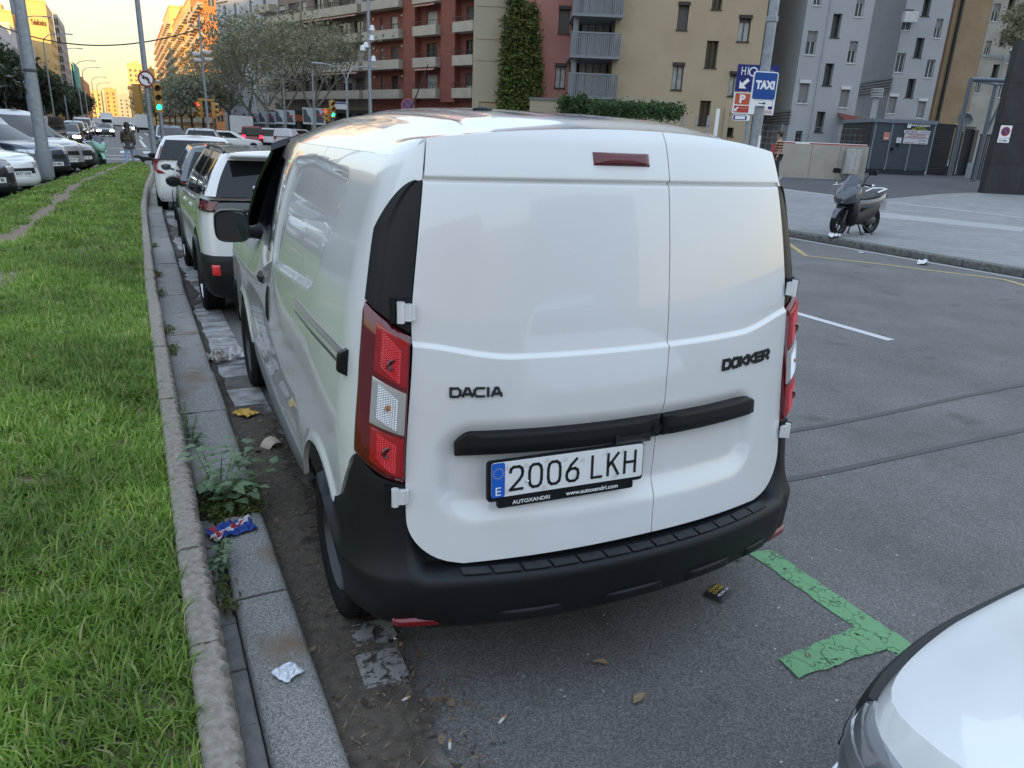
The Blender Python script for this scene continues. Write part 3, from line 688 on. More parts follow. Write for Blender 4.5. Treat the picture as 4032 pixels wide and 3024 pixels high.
# number plate in its dealer frame
pc = S_door(-.25, .787); pl_y = -.684
plate = MB().rbox((0, 0, 0), (.536, .012, .128), .012, axis='y').build('plate_frame', BLACKP, door_l, smooth=30)
plate.location = (-.262, pl_y, .794); plate.rotation_euler = (math.radians(-4), 0, math.radians(-3.0))
mb = MB(); mb.rbox((0, .001, -.076), (.47, .012, .026), .008, axis='y'); mb.build('frame_strip', BLACKP, plate)
MB().rbox((.004, -.0075, .004), (.519, .004, .110), .008, axis='y').build('number_plate', PLATEW, plate, smooth=30)
MB().rbox((-.2345, -.0098, .004), (.042, .002, .109), .006, axis='y').build('country_strip', PLATEB, plate)
TXT = lambda o: frame(o, (1, 0, 0), (0, 0, 1), (0, -1, 0))
# embossed figures drawn as strokes
STK = {'2': [[(0, .78), (.06, .92), (.25, 1), (.72, 1), (.94, .9), (1, .74), (.95, .58), (.75, .42), (0, 0), (1, 0)]],
       '0': [[(.3, 0), (.08, .1), (0, .3), (0, .7), (.08, .9), (.3, 1), (.7, 1), (.92, .9), (1, .7), (1, .3), (.92, .1), (.7, 0), (.3, 0)]],
       '6': [[(.85, 1), (.35, .72), (.06, .44), (0, .28), (.06, .1), (.3, 0), (.7, 0), (.94, .1), (1, .3), (.94, .48), (.7, .57), (.3, .55), (.06, .42)]],
       'L': [[(0, 1), (0, 0), (1, 0)]], 'K': [[(0, 0), (0, 1)], [(.95, 1), (.05, .42)], [(.35, .6), (1, 0)]], 'H': [[(0, 0), (0, 1)], [(1, 0), (1, 1)], [(0, .5), (1, .5)]]}
mb = MB(); cx = -.196
for ch, wdt in (('2', .040), ('0', .040), ('0', .040), ('6', .040), (' ', .020), ('L', .034), ('K', .038), ('H', .038)):
    if ch != ' ':
        for st in STK[ch]:
            pts = [np.array([cx + q[0] * wdt, .004 + (q[1] - .5) * .072]) for q in st]
            for a, d in zip(pts[:-1], pts[1:]):
                t = (d - a) / np.linalg.norm(d - a); nn = np.array([-t[1], t[0]]) * .0047; a2, d2 = a - t * .003, d + t * .003
                mb.add([(q[0], -.0105, q[1]) for q in (a2 + nn, d2 + nn, d2 - nn, a2 - nn)], [(3, 2, 1, 0)])
    cx += wdt + (.0225 if ch != ' ' else .006)
mb.build('plate_characters', INK, plate)
add_text('plate_country', 'E', plate, TXT((-.2345, -.0112, -.031)), .03, WINK, .0003, fit=(.017, .026))
mb = MB()
for k in range(12):
    a = 2 * PI * k / 12; mb.lathe([(.0019, 0), (0, -.0003)], 5, 'y', (-.2345 + .0155 * math.cos(a), -.0111, .026 + .0155 * math.sin(a)))
tag(mb.build('plate_stars', mat('yellow_ink', (.75, .62, .12), .5), plate), kind='stuff')
add_text('frame_lettering', 'AUTOXANDRI', plate, TXT((-.125, -.0078, -.0745)), .015, WINK, .0003, .0002, fit=(.125, .0125))
add_text('frame_lettering', 'www.autoxandri.com', plate, TXT((.085, -.0078, -.0728)), .015, WINK, .0003, .0002, fit=(.185, .0140))
# faint security crests
mb = MB()
for px_, pz_ in ((-.205, .038), (-.145, .038), (-.015, .040), (.045, .03), (.13, .042), (.19, .04), (-.205, -.035), (-.14, -.012), (-.075, .045), (.022, -.02), (.10, -.03), (-.085, -.042), (.165, -.04)):
    for a, c, w_, h_ in ((0, 0, .010, .012), (0, .008, .006, .004), (-.008, 0, .003, .010), (.008, 0, .003, .010)): mb.quad(*[(px_ + a + sx_ * w_ / 2, -.0100, pz_ + c + sz_ * h_ / 2) for sx_, sz_ in ((-1, -1), (1, -1), (1, 1), (-1, 1))])
tag(mb.build('plate_crests', mat('faint_print', (.66, .65, .66), .5), plate), kind='stuff')
for x_ in (-.14, .14): MB().lathe([(.004, 0), (.004, -.003), (0, -.004)], 10, 'y', (x_, -.0105, -.010 if x_ < 0 else .012)).build('plate_screw', WINK if x_ < 0 else INK, plate)

# --- dark inner shell so that panel gaps read as gaps
mb = MB()
A, B = mesh_ab(lambda z: -hwz(z), lambda z: hwz(z), 30, .50, 1.77, 20); surf(S_rear, A, B, np.full(A.shape, -.035), 0, mb, skirt=False)
for Sx, fl in ((S_left, True), (S_right, False)):
    A, B = mesh_ab(0, sY(2.6), 40, .72, 1.70, 14); surf(Sx, A, B, np.full(A.shape, -.03), 0, mb, flip=fl, skirt=False)
for z in (.33, .72): mb.box((0, 1.3, z), (1.30, 3.6, .03))
for y in (-.42, .42, 2.38, 3.24):
    mb.box((0, y, .52), (1.56, .02, .40))
mb.build('inner_shell', DARKV, van)
# --- body sides
ARC = .372
def zarch(y, base):
    z = base
    for yc in (0., 2.81):
        d = ARC * ARC - (y - yc) ** 2
        if d > 0: z = max(z, .31 + math.sqrt(d))
    return z
def sd_poly(y, z, P):
    d = 1e9; ins = False; n = len(P)
    for i in range(n):
        a, b_ = P[i], P[(i + 1) % n]; ex, ez = b_[0] - a[0], b_[1] - a[1]; t = max(0, min(1, ((y - a[0]) * ex + (z - a[1]) * ez) / (ex * ex + ez * ez)))
        d = min(d, math.hypot(y - a[0] - t * ex, z - a[1] - t * ez))
        if (a[1] > z) != (b_[1] > z) and y < ex * (z - a[1]) / ez + a[0]: ins = not ins
    return -d if ins else d
BLANK = [(1.10, 1.21), (.98, 1.575), (.62, 1.60), (.05, 1.575), (.19, 1.29), (.24, 1.27)]
def side_relief(y, z):
    q = sd_poly(y, z, BLANK) - .05
    d = -.015 * float(sstep(.012, -.016, q))
    for yc in (0., 2.81):
        r = math.hypot(y - yc, z - .31); d += .012 * float(sstep(ARC + .05, ARC + .012, r)) if z > .3 else 0
    d += .010 * math.exp(-((z - 1.02 - .03 * (y - .5)) / .03) ** 2) * float(sstep(-.2, .3, y)) * 0
    d -= .010 * math.exp(-((z - .56) / .09) ** 2) * float(sstep(.45, .6, y)) * float(sstep(2.4, 2.2, y))
    return d
def mk_side(Sx, fl):
    def panel(name, y0, y1, z0, z1, na, nb, parent=van, mats=WHITE, smooth=62, off=0.):
        A, B = mesh_ab(lambda z: (y0(z) if callable(y0) else y0), lambda z: (y1(z) if callable(y1) else y1), na, 0, 1, nb)
        for i in range(A.shape[0]):
            for j in range(A.shape[1]):
                t = i / (A.shape[0] - 1); yy = A[i, j]
                for _ in range(3):
                    z = lerp(z0(yy) if callable(z0) else z0, z1(yy) if callable(z1) else z1, t)
                    ya, yb = (y0(z) if callable(y0) else y0), (y1(z) if callable(y1) else y1); yy = lerp(ya, yb, j / (A.shape[1] - 1))
                A[i, j], B[i, j] = yy, z
        O = np.array([[side_relief(A[i, j], B[i, j]) + off for j in range(A.shape[1])] for i in range(A.shape[0])])
        A2 = np.vectorize(lambda y: sY(y))(A)
        return surf(Sx, A2, B, O, .02, flip=fl).build(name, mats, parent, smooth=smooth)
    return panel
def s_lamp(z): return .57 - .03 * float(sstep(.80, .78, z))                     # outer edge of lamp and corner trim, as a corner fraction
def s_edge(z):
    s = lerp(.57, .64, float(sstep(1.3, 1.6, z))) if z > 1.3 else s_lamp(z)
    return s if z < 1.50 else lerp(.004, s, max(0, (1.640 - z) / .14) ** .45)
def y_lamp(z): return float(S_left(s_lamp(z) if z < 1.3 else lerp(.57, .64, float(sstep(1.3, 1.62, z))), z)[1])
for Sx, fl, sg in ((S_left, True, -1), (S_right, False, 1)):
    pn = mk_side(Sx, fl)
    # quarter panel runs back round the corner to the lamp; corner part handled in corner fractions
    pn('quarter_panel', -.28, .478, lambda y: zarch(y, .40), 1.70, 56, 90)
    A, B = mesh_ab(lambda z: .57, 1., 18, lambda t: lerp(.84, .57, t ** 1.6), lambda t: 1.70 + .042 * (1 - t) ** 1.5, 90)
    for i in range(A.shape[0]):
        for j in range(A.shape[1]):
            A[i, j] = lerp(s_edge(B[i, j]), 1., j / 17)
    surf(Sx, A, B, np.array([[side_relief(Sx(a, b_)[1], b_) for a, b_ in zip(ra, rb)] for ra, rb in zip(A, B)]), .02, flip=fl).build('corner_panel', WHITE, van, smooth=35)
    pn('sliding_door', .484, 1.45, lambda y: .42, 1.70, 76, 90)
    fd = pn('front_door', 1.457, 2.56, lambda y: zarch(y, .42), lambda y: 1.17 - .01 * (y - 1.6), 30, 36)
    pn('front_wing', 2.567, 3.46, lambda y: zarch(y, .40), lambda y: 1.12 - .22 * max(0, y - 2.7) ** 1.3, 34, 26)
    # door frame and window
    wtop = lambda y: 1.70 if y < 1.95 else 1.70 - .52 * ((y - 1.95) / .95) ** 1.25
    pn('window_frame', 1.457, 2.62, lambda y: 1.172, wtop, 28, 18, fd, BLACKP, 40, -.002)
    pn('side_window', lambda z: 1.54, lambda z: 2.52 - .75 * max(0, z - 1.2), lambda y: 1.19, lambda y: min(1.61, wtop(y) - .045), 24, 14, fd, GLASSD, 40, .003)
    pn('window_seal', 1.475, 2.55, 1.160, 1.176, 18, 3, fd, CHROME if False else GREYP, 40, .006)
    # handle, slot, filler cap
    A, B = mesh_ab(sY(1.60), sY(1.78), 14, .965, 1.005, 8); surf(Sx, A, B, .004 + pillow(A, B, .022, .4), .01, flip=fl).build('door_handle', BLACKP, fd, smooth=60)
    A, B = mesh_ab(sY(1.30), sY(1.345), 8, .83, 1.01, 12); surf(Sx, A, B, .002 + pillow(A, B, .010, .4), .01, flip=fl).build('sliding_door_handle', BLACKP, van, smooth=60)
    # sliding-door track with end cap
    mt = MB(); A, B = mesh_ab(sY(-.46), sY(.47), 40, 1.072, 1.128, 8); prof = np.array([.002, .004, -.010, -.012, -.012, .010, .016, .006]); surf(Sx, A, B, np.repeat(prof[:, None], 40, 1), .01, mt, flip=fl)
    tr = mt.build('door_track', mat('track_metal', (.035, .036, .036), .3, metal=.3), van, smooth=25)
    A, B = mesh_ab(sY(-.475), sY(-.405), 10, 1.06, 1.140, 10); surf(Sx, A, B, .004 + pillow(A, B, .026, .3), .02, flip=fl).build('track_end_cap', BLACKP, tr, smooth=50)
    # black sill strip
    A, B = mesh_ab(sY(.41), sY(2.40), 40, .355, .445, 8); surf(Sx, A, B, .002 + pillow(A, B, .018, .4), .03, flip=fl).build('sill_strip', GREYP, van, smooth=50)
    A, B = mesh_ab(sY(.36), sY(2.44), 30, .29, .356, 4); surf(Sx, A, B, np.full(A.shape, -.012), .03, flip=fl).build('sill_underside', BLACKP, van, smooth=50)
    p = Sx(sY(.62), .66); MB().lathe([(.030, 0), (.030, sg * .006), (.026, sg * .008), (0, sg * .008)], 20, 'x', tuple(p + np.array([-sg * .011, 0, 0]))).build('jacking_cap', mat('white_plastic_cap', (.66, .66, .63), .4), van, smooth=40)
    # wing mirror
    m0 = Sx(sY(2.30), 1.22); mm = MB(); cxm = sg * .945; cym = 2.27; czm = 1.195
    rows = []
    for k, (dy, ka) in enumerate(((-.045, .90), (-.05, .97), (-.02, 1.0), (.03, .98), (.08, .82), (.115, .5), (.125, .08))):
        ring = []
        for q in range(20):
            t = 2 * PI * q / 20; c_, s_ = math.cos(t), math.sin(t); ring.append((cxm + ka * .098 * abs(c_) ** .55 * (1 if c_ > 0 else -1), cym + dy + .02 * c_ * sg, czm + ka * .098 * abs(s_) ** .55 * (1 if s_ > 0 else -1) + .012 * c_ * sg * 0))
        ring.append(ring[0]); rows.append(ring)
    mm.grid(rows, flip=True); mm.tube([(sg * .90, 2.285, 1.145), (sg * .84, 2.30, 1.15), (sg * .77, 2.31, 1.15)], [.034, .036, .05], 10)
    mir = mm.build('wing_mirror', BLACKP, van, smooth=60)
    mg = MB(); mg.poly([(cxm + .088 * abs(math.cos(t)) ** .55 * (1 if math.cos(t) > 0 else -1), cym - .044 + .02 * math.cos(t) * sg, czm + .088 * abs(math.sin(t)) ** .55 * (1 if math.sin(t) > 0 else -1)) for t in np.linspace(0, 2 * PI, 28, endpoint=False)]); mg.build('mirror_glass', mat('mirror_glass', (.06, .07, .08), .06, metal=.6), mir)
    # --- corner trim above the lamp
    def s_cl(z): return lerp(.46, .60, float(sstep(1.3, 1.60, z))) if z > 1.3 else .46
    A, B = mesh_ab(lambda z: .0, lambda z: s_edge(z) - .004, 18, lambda t: lerp(1.222, 1.306, t), lambda t: 1.637, 50)
    for i in range(A.shape[0]):
        for j in range(A.shape[1]):
            pass
    off = .003 + np.array([[-.006 * float(sstep(.55, .75, j / 17)) * 0 + .006 * float(sstep(.62, .70, j / 17)) for j in range(18)] for i in range(50)])
    surf(Sx, A, B, off, .02, flip=fl).build('corner_trim', BLACKP, van, smooth=40)
    # --- tail lamp
    zb = lambda t: .775 + .075 * t ** 1.5; zt = lambda t: lerp(1.212, 1.298, t)
    A, B = mesh_ab(.0, .565, 28, zb, zt, 60); O = .007 + pillow(A, B, .014, .12)
    LENS = mat('tail_lamp_red_lens', (.12, .0035, .008), .06, coat=1., spec=.6)
    lamp = surf(Sx, A, B, O, .03, flip=fl).build('tail_lamp', LENS, van, smooth=45)
    def facet(name, a0, a1, z0, z1, m, studs=None, h=.0222, low=None):
        A, B = mesh_ab(a0, a1, 16, z0, z1, 20); mbx = surf(Sx, A, B, h + pillow(A, B, .0015, .12), .006, flip=fl)
        o = mbx.build(name, m, lamp, smooth=40)
        if studs:
            A2, B2 = mesh_ab(lambda z: lerp(a0, a1, .20), lambda z: lerp(a0, a1, .78), 18, lambda t: lerp(z0(t), z1(t), .10), lambda t: lerp(z0(t), z1(t), .86), 30)
            i_, j_ = np.indices(A2.shape); O2 = h + .002 + .0035 * ((i_ % 2) * (j_ % 2))
            surf(Sx, A2, B2, O2, .004, flip=fl).build('reflector', studs, o)
        return o
    RED2 = mat('red_reflector_bright', (.66, .012, .020), .12, coat=1., emit=None); RED1 = mat('red_lens_inner', (.36, .007, .014), .08, coat=1.)
    WHT = mat('clear_lamp_lens', (.50, .49, .48), .10, metal=.35, coat=1.); WHT2 = mat('clear_reflector', (.74, .74, .75), .14, metal=.75)
    top = lambda t: lerp(1.196, 1.252, t); r1 = lambda t: lerp(1.052, 1.098, t); r2 = lambda t: lerp(.918, .952, t); r3 = lambda t: lerp(.796, .845, t ** 1.6)
    facet('brake_segment', .02, .345, lambda t: r1(t) + .012, top, RED1, RED2)
    wseg = facet('clear_segment', .02, .36, lambda t: r2(t) + .006, lambda t: r1(t) - .002, WHT, WHT2)
    facet('tail_segment', .02, .345, r3, lambda t: r2(t) - .006, RED1, RED2)
    for z_, a_ in ((1.135, .17), (.875, .17)):
        q = Sx(a_, z_); nq = np.array([sg * .42, -.9, 0]); MB().lathe([(.016, 0), (.019, -.004), (.016, -.008), (.008, -.006), (0, -.004)], 16, 'y', tuple(q + nq * .021)).build('bulb_socket', mat('dark_red_socket', (.10, .004, .008), .2, coat=1.), lamp, smooth=50)
    q = Sx(.19, 1.01); MB().lathe([(.010, 0), (.009, -.006), (0, -.009)], 12, 'y', tuple(q + np.array([sg * .42, -.9, 0]) * .022)).build('indicator_bulb', mat('amber_bulb', (.40, .17, .07), .2, coat=1.), lamp, smooth=50)
    # --- hinges
    for zc, hz in ((1.285, .030), (.738, .028)):
        q = Sx(.0, zc); tx = np.array([-sg * .93, -.36, 0]); nx_ = np.array([sg * .36, -.93, 0]); M = frame(q + nx_ * .016, tx, (0, 0, 1), nx_)
        mh = MB()
        def hb(cx, cy, cz, a, b_, c_, mi=0):
            n0 = len(mh.v); mh.rbox((cx, cy, cz), (a, b_, c_), .006, mi, axis='y'); mh.v[n0:] = [tuple(M @ Vector(v_)) for v_ in mh.v[n0:]]
        hb(-.008, 0, .004, .026, hz * 2 - .012, .018); n0 = len(mh.v); mh.cyl((-.026, -hz, .008), (-.026, hz, .008), .0115, n=14); mh.v[n0:] = [tuple(M @ Vector(v_)) for v_ in mh.v[n0:]]
        hb(.006, 0, .000, .016, hz * 1.5, .014)
        hg = mh.build('door_hinge', WHITE, van, smooth=40)
        mh = MB(); hb(-.046, 0, .004, .012, hz * 2, .020); hb(-.03, 0, -.014, .06, hz * 2 + .012, .012); mh.build('hinge_pocket', BLACKP, hg, smooth=40)

# --- roof
_ry = [-.62, -.45, -.25, .2, .8, 1.4, 1.9, 2.15]; _rz = [1.772, 1.802, 1.832, 1.856, 1.868, 1.858, 1.822, 1.785]
_rc = np.array([S_left(s, 1.70) for s in np.linspace(0, 1, 40)])
def xroof(y): return sxz(1.70, y) if y > -.28 else float(np.interp(y, _rc[:, 1], -_rc[:, 0]))
def S_roof(x, y):
    zr = spl(y, _ry, _rz); xe_ = xroof(y); t = abs(x) / xe_
    z = zr - (zr - 1.700) * min(1.2, t) ** lerp(3.8, 2.8, float(sstep(.2, 1.6, y)))
    z = lerp(ztop(x) - .002 - .05 * float(sstep(.93, 1.0, t)), z, float(sstep(-.02, .22, y - yre(x, 1.79))))
    z += .007 * (math.exp(-((abs(x) - .50) / .018) ** 2) - math.exp(-((abs(x) - .46) / .02) ** 2) * .6) * float(sstep(-.40, -.25, y))
    z += .004 * sum(float(sstep(.05, .035, abs(abs(x) - c_))) for c_ in (.15, .32)) * float(sstep(-.3, -.15, y)) * float(sstep(1.7, 1.5, y))
    return np.array([x, y, z])
A, B = mesh_ab(-.998, .998, 90, lambda t: 0, lambda t: 1, 60); AX = np.zeros_like(A); AY = np.zeros_like(A)
for i in range(60):
    for j in range(90):
        y = lerp(-.40, 2.15, i / 59)
        for _ in range(8): x = A[i, j] * xroof(max(y, -.425)); y = lerp(min(yre(x, 1.79), -.40) + .008, 2.15, (i / 59) ** 1.5)
        AX[i, j], AY[i, j] = A[i, j] * xroof(max(y, -.425)), y
surf(S_roof, AX, AY, None, .02).build('roof', WHITE, van, smooth=35)
surf(S_roof, AX * .99, AY + .01, np.full(AX.shape, -.03), 0, skirt=False).build('roof_lining', DARKV, van)
p = S_roof(-.30, -.02); MB().lathe([(.034, -.003), (.034, .004), (.026, .010), (0, .011)], 18, 'z', tuple(p)).build('roof_plug', BLACKP, van, smooth=40)
p = S_roof(0, 1.75); MB().tube([p + np.array([0, .0, -.004]), p + np.array([0, 0, .02]), p + np.array([.01, -.17, .17]), p + np.array([.02, -.27, .27])], [.014, .005, .003, .0025], 8).build('aerial', BLACKP, van, smooth=50)
# --- windscreen, bonnet and nose (they face away from the street camera)
def S_front(u, y):
    zt_ = spl(y, [2.15, 2.5, 2.93, 3.25, 3.5, 3.62], [1.785, 1.55, 1.17, 1.08, .98, .86]); wt = spl(y, [2.15, 2.93, 3.3, 3.62], [.70, .84, .83, .70]); t = abs(u)
    return np.array([u * wt, y - .10 * t * t * (1 if y > 2.2 else 0), zt_ - .06 * t ** 3 - (.05 * t * t if y < 2.9 else 0)])
A, B = mesh_ab(-1, 1, 30, 2.15, 2.93, 14); surf(S_front, A, B, None, .02).build('windscreen', GLASSD, van, smooth=60)
A, B = mesh_ab(-1, 1, 30, 2.935, 3.62, 16); surf(S_front, A, B, None, .02).build('bonnet', WHITE, van, smooth=60)
mb = MB(); rows = []
for z, k in ((.27, .90), (.36, .99), (.5, 1.0), (.62, 1.0), (.80, .97), (.90, .93)):
    rows.append([(k * .87 * math.sin(t) / max(abs(math.sin(t)), abs(math.cos(t))) ** .15, 3.30 + k * .36 * abs(math.cos(t)) ** .55, z) for t in np.linspace(-PI / 2, PI / 2, 28)])
mb.grid(rows, flip=False); mb.build('front_bumper', BLACKP, van, smooth=60)
for sg in (-1, 1): MB().lathe([(0, .06), (.10, .05), (.13, 0), (.13, -.1)], 16, 'y', (sg * .66, 3.52, .86)).build('headlamp', HEADL, van, smooth=50)

# --- rear bumper
def base_q(q, z):
    s = 1 if q >= 0 else -1; a = abs(q)
    if a <= 1: p = S_rear(a * hwz(z), z)
    elif a <= 2: p = S_right(a - 1, z)
    else: p = S_right(1 + (a - 2), z)
    return p * np.array([s, 1, 1])
def S_bump(q, z): return base_q(q, max(z, .44) if abs(q) < 1 else max(z, .40))
PRw = [(.290, -.035), (.300, .018), (.330, .042), (.40, .050), (.462, .057), (.482, .055), (.494, .045), (.499, .020), (.502, -.012)] + [(.503, -.03)] * 5
PRc = [(.305, -.035), (.312, .010), (.335, .030), (.42, .036), (.478, .040), (.492, .034), (.515, .024), (.545, .016), (.585, .011), (.63, .009), (.68, .008), (.73, .007), (.785, .006), (.80, .004)]
rows = []; qs = list(np.linspace(-2.16, -1, 40)) + list(np.linspace(-.97, .97, 60)) + list(np.linspace(1, 2.16, 40))
def ztopc(a):      # top edge of the corner piece: under the lamp, then sweeping down to the wheel arch
    return float(np.interp(a, [1, 1.12, 1.30, 1.56, 1.68, 1.8, 2.0, 2.10, 2.16], [.772, .776, .792, .842, .77, .68, .625, .59, .56]))
for k in range(14):
    row = []
    for q in qs:
        a = abs(q); w_ = float(sstep(.93, 1.02, a)); z0, o0 = PRw[k]; z1, o1 = PRc[k]
        if a > 1:
            top_ = ztopc(a); z1 = z1 if z1 < .50 else lerp(.50, top_, (z1 - .50) / .30); 
            yy = base_q(q, .5)[1]; zl = .31 + math.sqrt(max(0, (ARC - .006) ** 2 - yy * yy)) if yy > -ARC else 0
            if zl > .29: z1 = lerp(max(zl, .29), top_, k / 13) if zl > z1 or k == 0 else max(z1, lerp(zl, top_, k / 13))
        z, o = lerp(z0, z1, w_), lerp(o0, o1, w_)
        P = S_bump(q, z); P[2] = z; e = .01; t = S_bump(q + e, z) - S_bump(q - e, z); nrm = np.array([t[1], -t[0], 0]); nrm /= np.linalg.norm(nrm) + 1e-9
        row.append(P + nrm * o)
    rows.append(row)
bumper = MB().grid(rows, flip=False).build('rear_bumper', BLACKP, van, smooth=42)
# tread blocks on the step
for k in range(13):
    x = -.60 + k * .094
    if x > .60: break
    q0 = []
    for xx, dd in ((x, 0), (x + .084, 0), (x + .084, 1), (x, 1)):
        P = S_rear(xx, .48); q0.append((xx, P[1] - (.010 if dd else .046), .5005 if dd else .4985))
    MB().ext(q0, (0, 0, .004)).build('step_tread', GREYP if False else mat('worn_black_plastic', (.017, .018, .021), .55, var=.5, scale=30), bumper)
# pads along the lower lip and the red reflectors
def S_lip(x, z): P = S_rear(x, .47); return np.array([x, P[1] - .052, z])
for xa, xb in ((-.50, -.28), (-.14, .10), (.20, .42), (.50, .64)):
    A, B = mesh_ab(xa, xb, 16, .325, .365, 8); surf(S_lip, A, B, -.006 + pillow(A, B, .011, .4), .02).build('bumper_pad', BLACKP, bumper, smooth=60)
for sg in (-1, 1):
    mbx = MB(); fn = (lambda q, z, sg=sg: (lambda P, t: P + np.array([t[1], -t[0], 0]) / (np.linalg.norm(t) + 1e-9) * .035)(base_q(sg * q, .44) * np.array([1, 1, 0]) + np.array([0, 0, z]), (base_q(sg * q + .01, .44) - base_q(sg * q - .01, .44))))
    A, B = mesh_ab(.86, 1.17, 20, lambda t: .318 + .008 * abs(2 * t - 1), lambda t: .352 - .006 * t, 8); surf(fn, A, B, pillow(A, B, .010, .3), .02, mbx, flip=(sg < 0)); mbx.build('rear_reflector', mat('red_reflector_strip', (.16, .006, .010), .2, coat=.6), bumper, smooth=60)
# --- wheels
def wheel(parent, x, y, r=.31, w=.185, side=1, rimm=STEEL, name='wheel', style='steel', n=40, rz=0.):
    w2 = w / 2; wh = bpy.data.objects.new(name, None); COL.objects.link(wh); wh.parent = parent; wh.location = (x, y, r); wh.rotation_euler = (0, 0, rz); wh.empty_display_size = .1
    k = 'tyre%.3f%.3f%d' % (r, w, n)
    if k not in bpy.data.meshes:
        prof = [(r * .66, -w2 * .80), (r * .72, -w2 * .96), (r * .84, -w2 * 1.02), (r * .93, -w2 * .97), (r * .985, -w2 * .80)]
        mf = [0] * 4
        for c_ in (-.52, -.17, .17, .52):
            prof += [(r, w2 * (c_ - .10)), (r * .975, w2 * (c_ - .07)), (r * .975, w2 * (c_ + .07)), (r, w2 * (c_ + .10))]
        prof += [(r * .985, w2 * .80), (r * .93, w2 * .97), (r * .84, w2 * 1.02), (r * .72, w2 * .96), (r * .66, w2 * .80)]
        mb = MB().lathe(prof, n, 'x')
        for q in range(n * 2 if n >= 40 else 0):     # shoulder sipes
            t = 2 * PI * q / (n * 2); c_, s_ = math.cos(t), math.sin(t); tx_ = (-s_, c_)
            for sd in (-1, 1):
                R1 = r * 1.003; h = .004; mb.add([(sd * w2 * .66, R1 * c_ + h * tx_[0], R1 * s_ + h * tx_[1]), (sd * w2 * .66, R1 * c_ - h * tx_[0], R1 * s_ - h * tx_[1]), (sd * w2 * .90, r * .978 * c_ - h * tx_[0], r * .978 * s_ - h * tx_[1]), (sd * w2 * .90, r * .978 * c_ + h * tx_[0], r * .978 * s_ + h * tx_[1])], [(0, 1, 2, 3)], 1)
        mb.mesh(k, [RUBBER, DARKV], 50).name = k
    link('tyre', bpy.data.meshes[k], wh)
    k2 = 'rim%s%.3f%.3f%d' % (style, r, w, side)
    if k2 not in bpy.data.meshes:
        s_ = side; mb = MB(); rr = r * .67
        if style == 'steel':
            mb.lathe([(rr, s_ * w2 * .80), (rr * .97, s_ * w2 * .86), (rr * .92, s_ * w2 * .62), (rr * .80, s_ * w2 * .34), (rr * .62, s_ * w2 * .52), (rr * .42, s_ * w2 * .56), (rr * .30, s_ * w2 * .40), (rr * .20, s_ * w2 * .42), (rr * .18, s_ * w2 * .62), (0, s_ * w2 * .66)], 30, 'x')
            for q in range(4):
                t = PI / 4 + q * PI / 2; mb.cyl((s_ * w2 * .45, rr * .27 * math.cos(t), rr * .27 * math.sin(t)), (s_ * w2 * .60, rr * .27 * math.cos(t), rr * .27 * math.sin(t)), .011, n=6)
        else:
            mb.lathe([(rr, s_ * w2 * .80), (rr * .97, s_ * w2 * .9), (rr * .92, s_ * w2 * .62), (rr * .90, s_ * w2 * .1), (0, s_ * w2 * .05)], 28, 'x', mi=1); mb.m = [0 if i < 56 else 1 for i in range(len(mb.f))]
            for q in range(5):
                t = 2 * PI * q / 5 + .3; d = Vector((0, math.cos(t), math.sin(t))); e = Vector((0, -math.sin(t), math.cos(t))); X = Vector((s_ * w2 * .78, 0, 0))
                a_, b_, c_, d_ = d * rr * .12 - e * rr * .14, d * rr * .12 + e * rr * .14, d * rr * .95 + e * rr * .10, d * rr * .95 - e * rr * .10
                mb.add([X * .8 + a_, X * .8 + b_, X + c_, X + d_, X * .2 + a_, X * .2 + b_, X * .3 + c_, X * .3 + d_], [(0, 1, 2, 3), (0, 3, 7, 4), (1, 5, 6, 2)])
            mb.lathe([(rr * .2, s_ * w2 * .6), (rr * .17, s_ * w2 * .8), (0, s_ * w2 * .82)], 14, 'x')
        mb.mesh(k2, [rimm, DARKV], 40).name = k2
    link('rim', bpy.data.meshes[k2], wh); return wh
for y_ in (0, 2.81):
    for sg in (-1, 1): wheel(van, sg * .762, y_, .314, .212, sg)
# ================================================================== OTHER VEHICLES
AMBER = mat('amber_lens', (.55, .20, .03), .2, coat=1.)
LIT = mat('lit_headlight', (.9, .88, .8), .3, emit=(1., .93, .78), estr=14.)
BRAKE = mat('lit_brake_lamp', (.5, .01, .02), .3, emit=(1., .02, .05), estr=3.)
PAINT = {}
def paint(name, c, metal=.25, rough=.28): return mat('car_paint_' + name, c, rough, metal=metal, coat=.9)
P_WHITE = WHITE; P_SILVER = paint('silver', (.42, .43, .45), .55); P_NAVY = paint('blue_grey', (.045, .060, .095), .4); P_BLACK = paint('black', (.012, .013, .015), .2)
P_GREY = paint('grey', (.10, .11, .125), .4); P_RED = paint('red', (.22, .010, .016), .2); P_BLUE = paint('steel_blue', (.10, .14, .19), .4)
def surfv(Sv, A, B, off=0., thick=.012, mb=None, mi=0, skirt=True, mf=None):
    e = 2e-3; P = Sv(A, B); N = np.cross(Sv(A + e, B) - Sv(A - e, B), Sv(A, B + e) - Sv(A, B - e)); N /= np.linalg.norm(N, axis=-1, keepdims=True) + 1e-12
    O = np.broadcast_to(off, A.shape)[..., None]; Q = P + N * O; mb = mb or MB(); mb.grid(Q, mi, mf=mf)
    if skirt:
        I = P + N * (O - thick)
        for E, J in ((Q[0], I[0]), (Q[-1][::-1], I[-1][::-1]), (Q[:, 0][::-1], I[:, 0][::-1]), (Q[:, -1], I[:, -1])):
            k = len(E); o = len(mb.v); mb.v.extend(map(tuple, E.tolist())); mb.v.extend(map(tuple, J.tolist()))
            for q in range(k - 1): mb.f.append((o + q, o + k + q, o + k + q + 1, o + q + 1)); mb.m.append(mi)
    return mb
def gridab(a0, a1, na, b0, b1, nb): return np.meshgrid(np.linspace(a0, a1, na), np.linspace(b0, b1, nb))
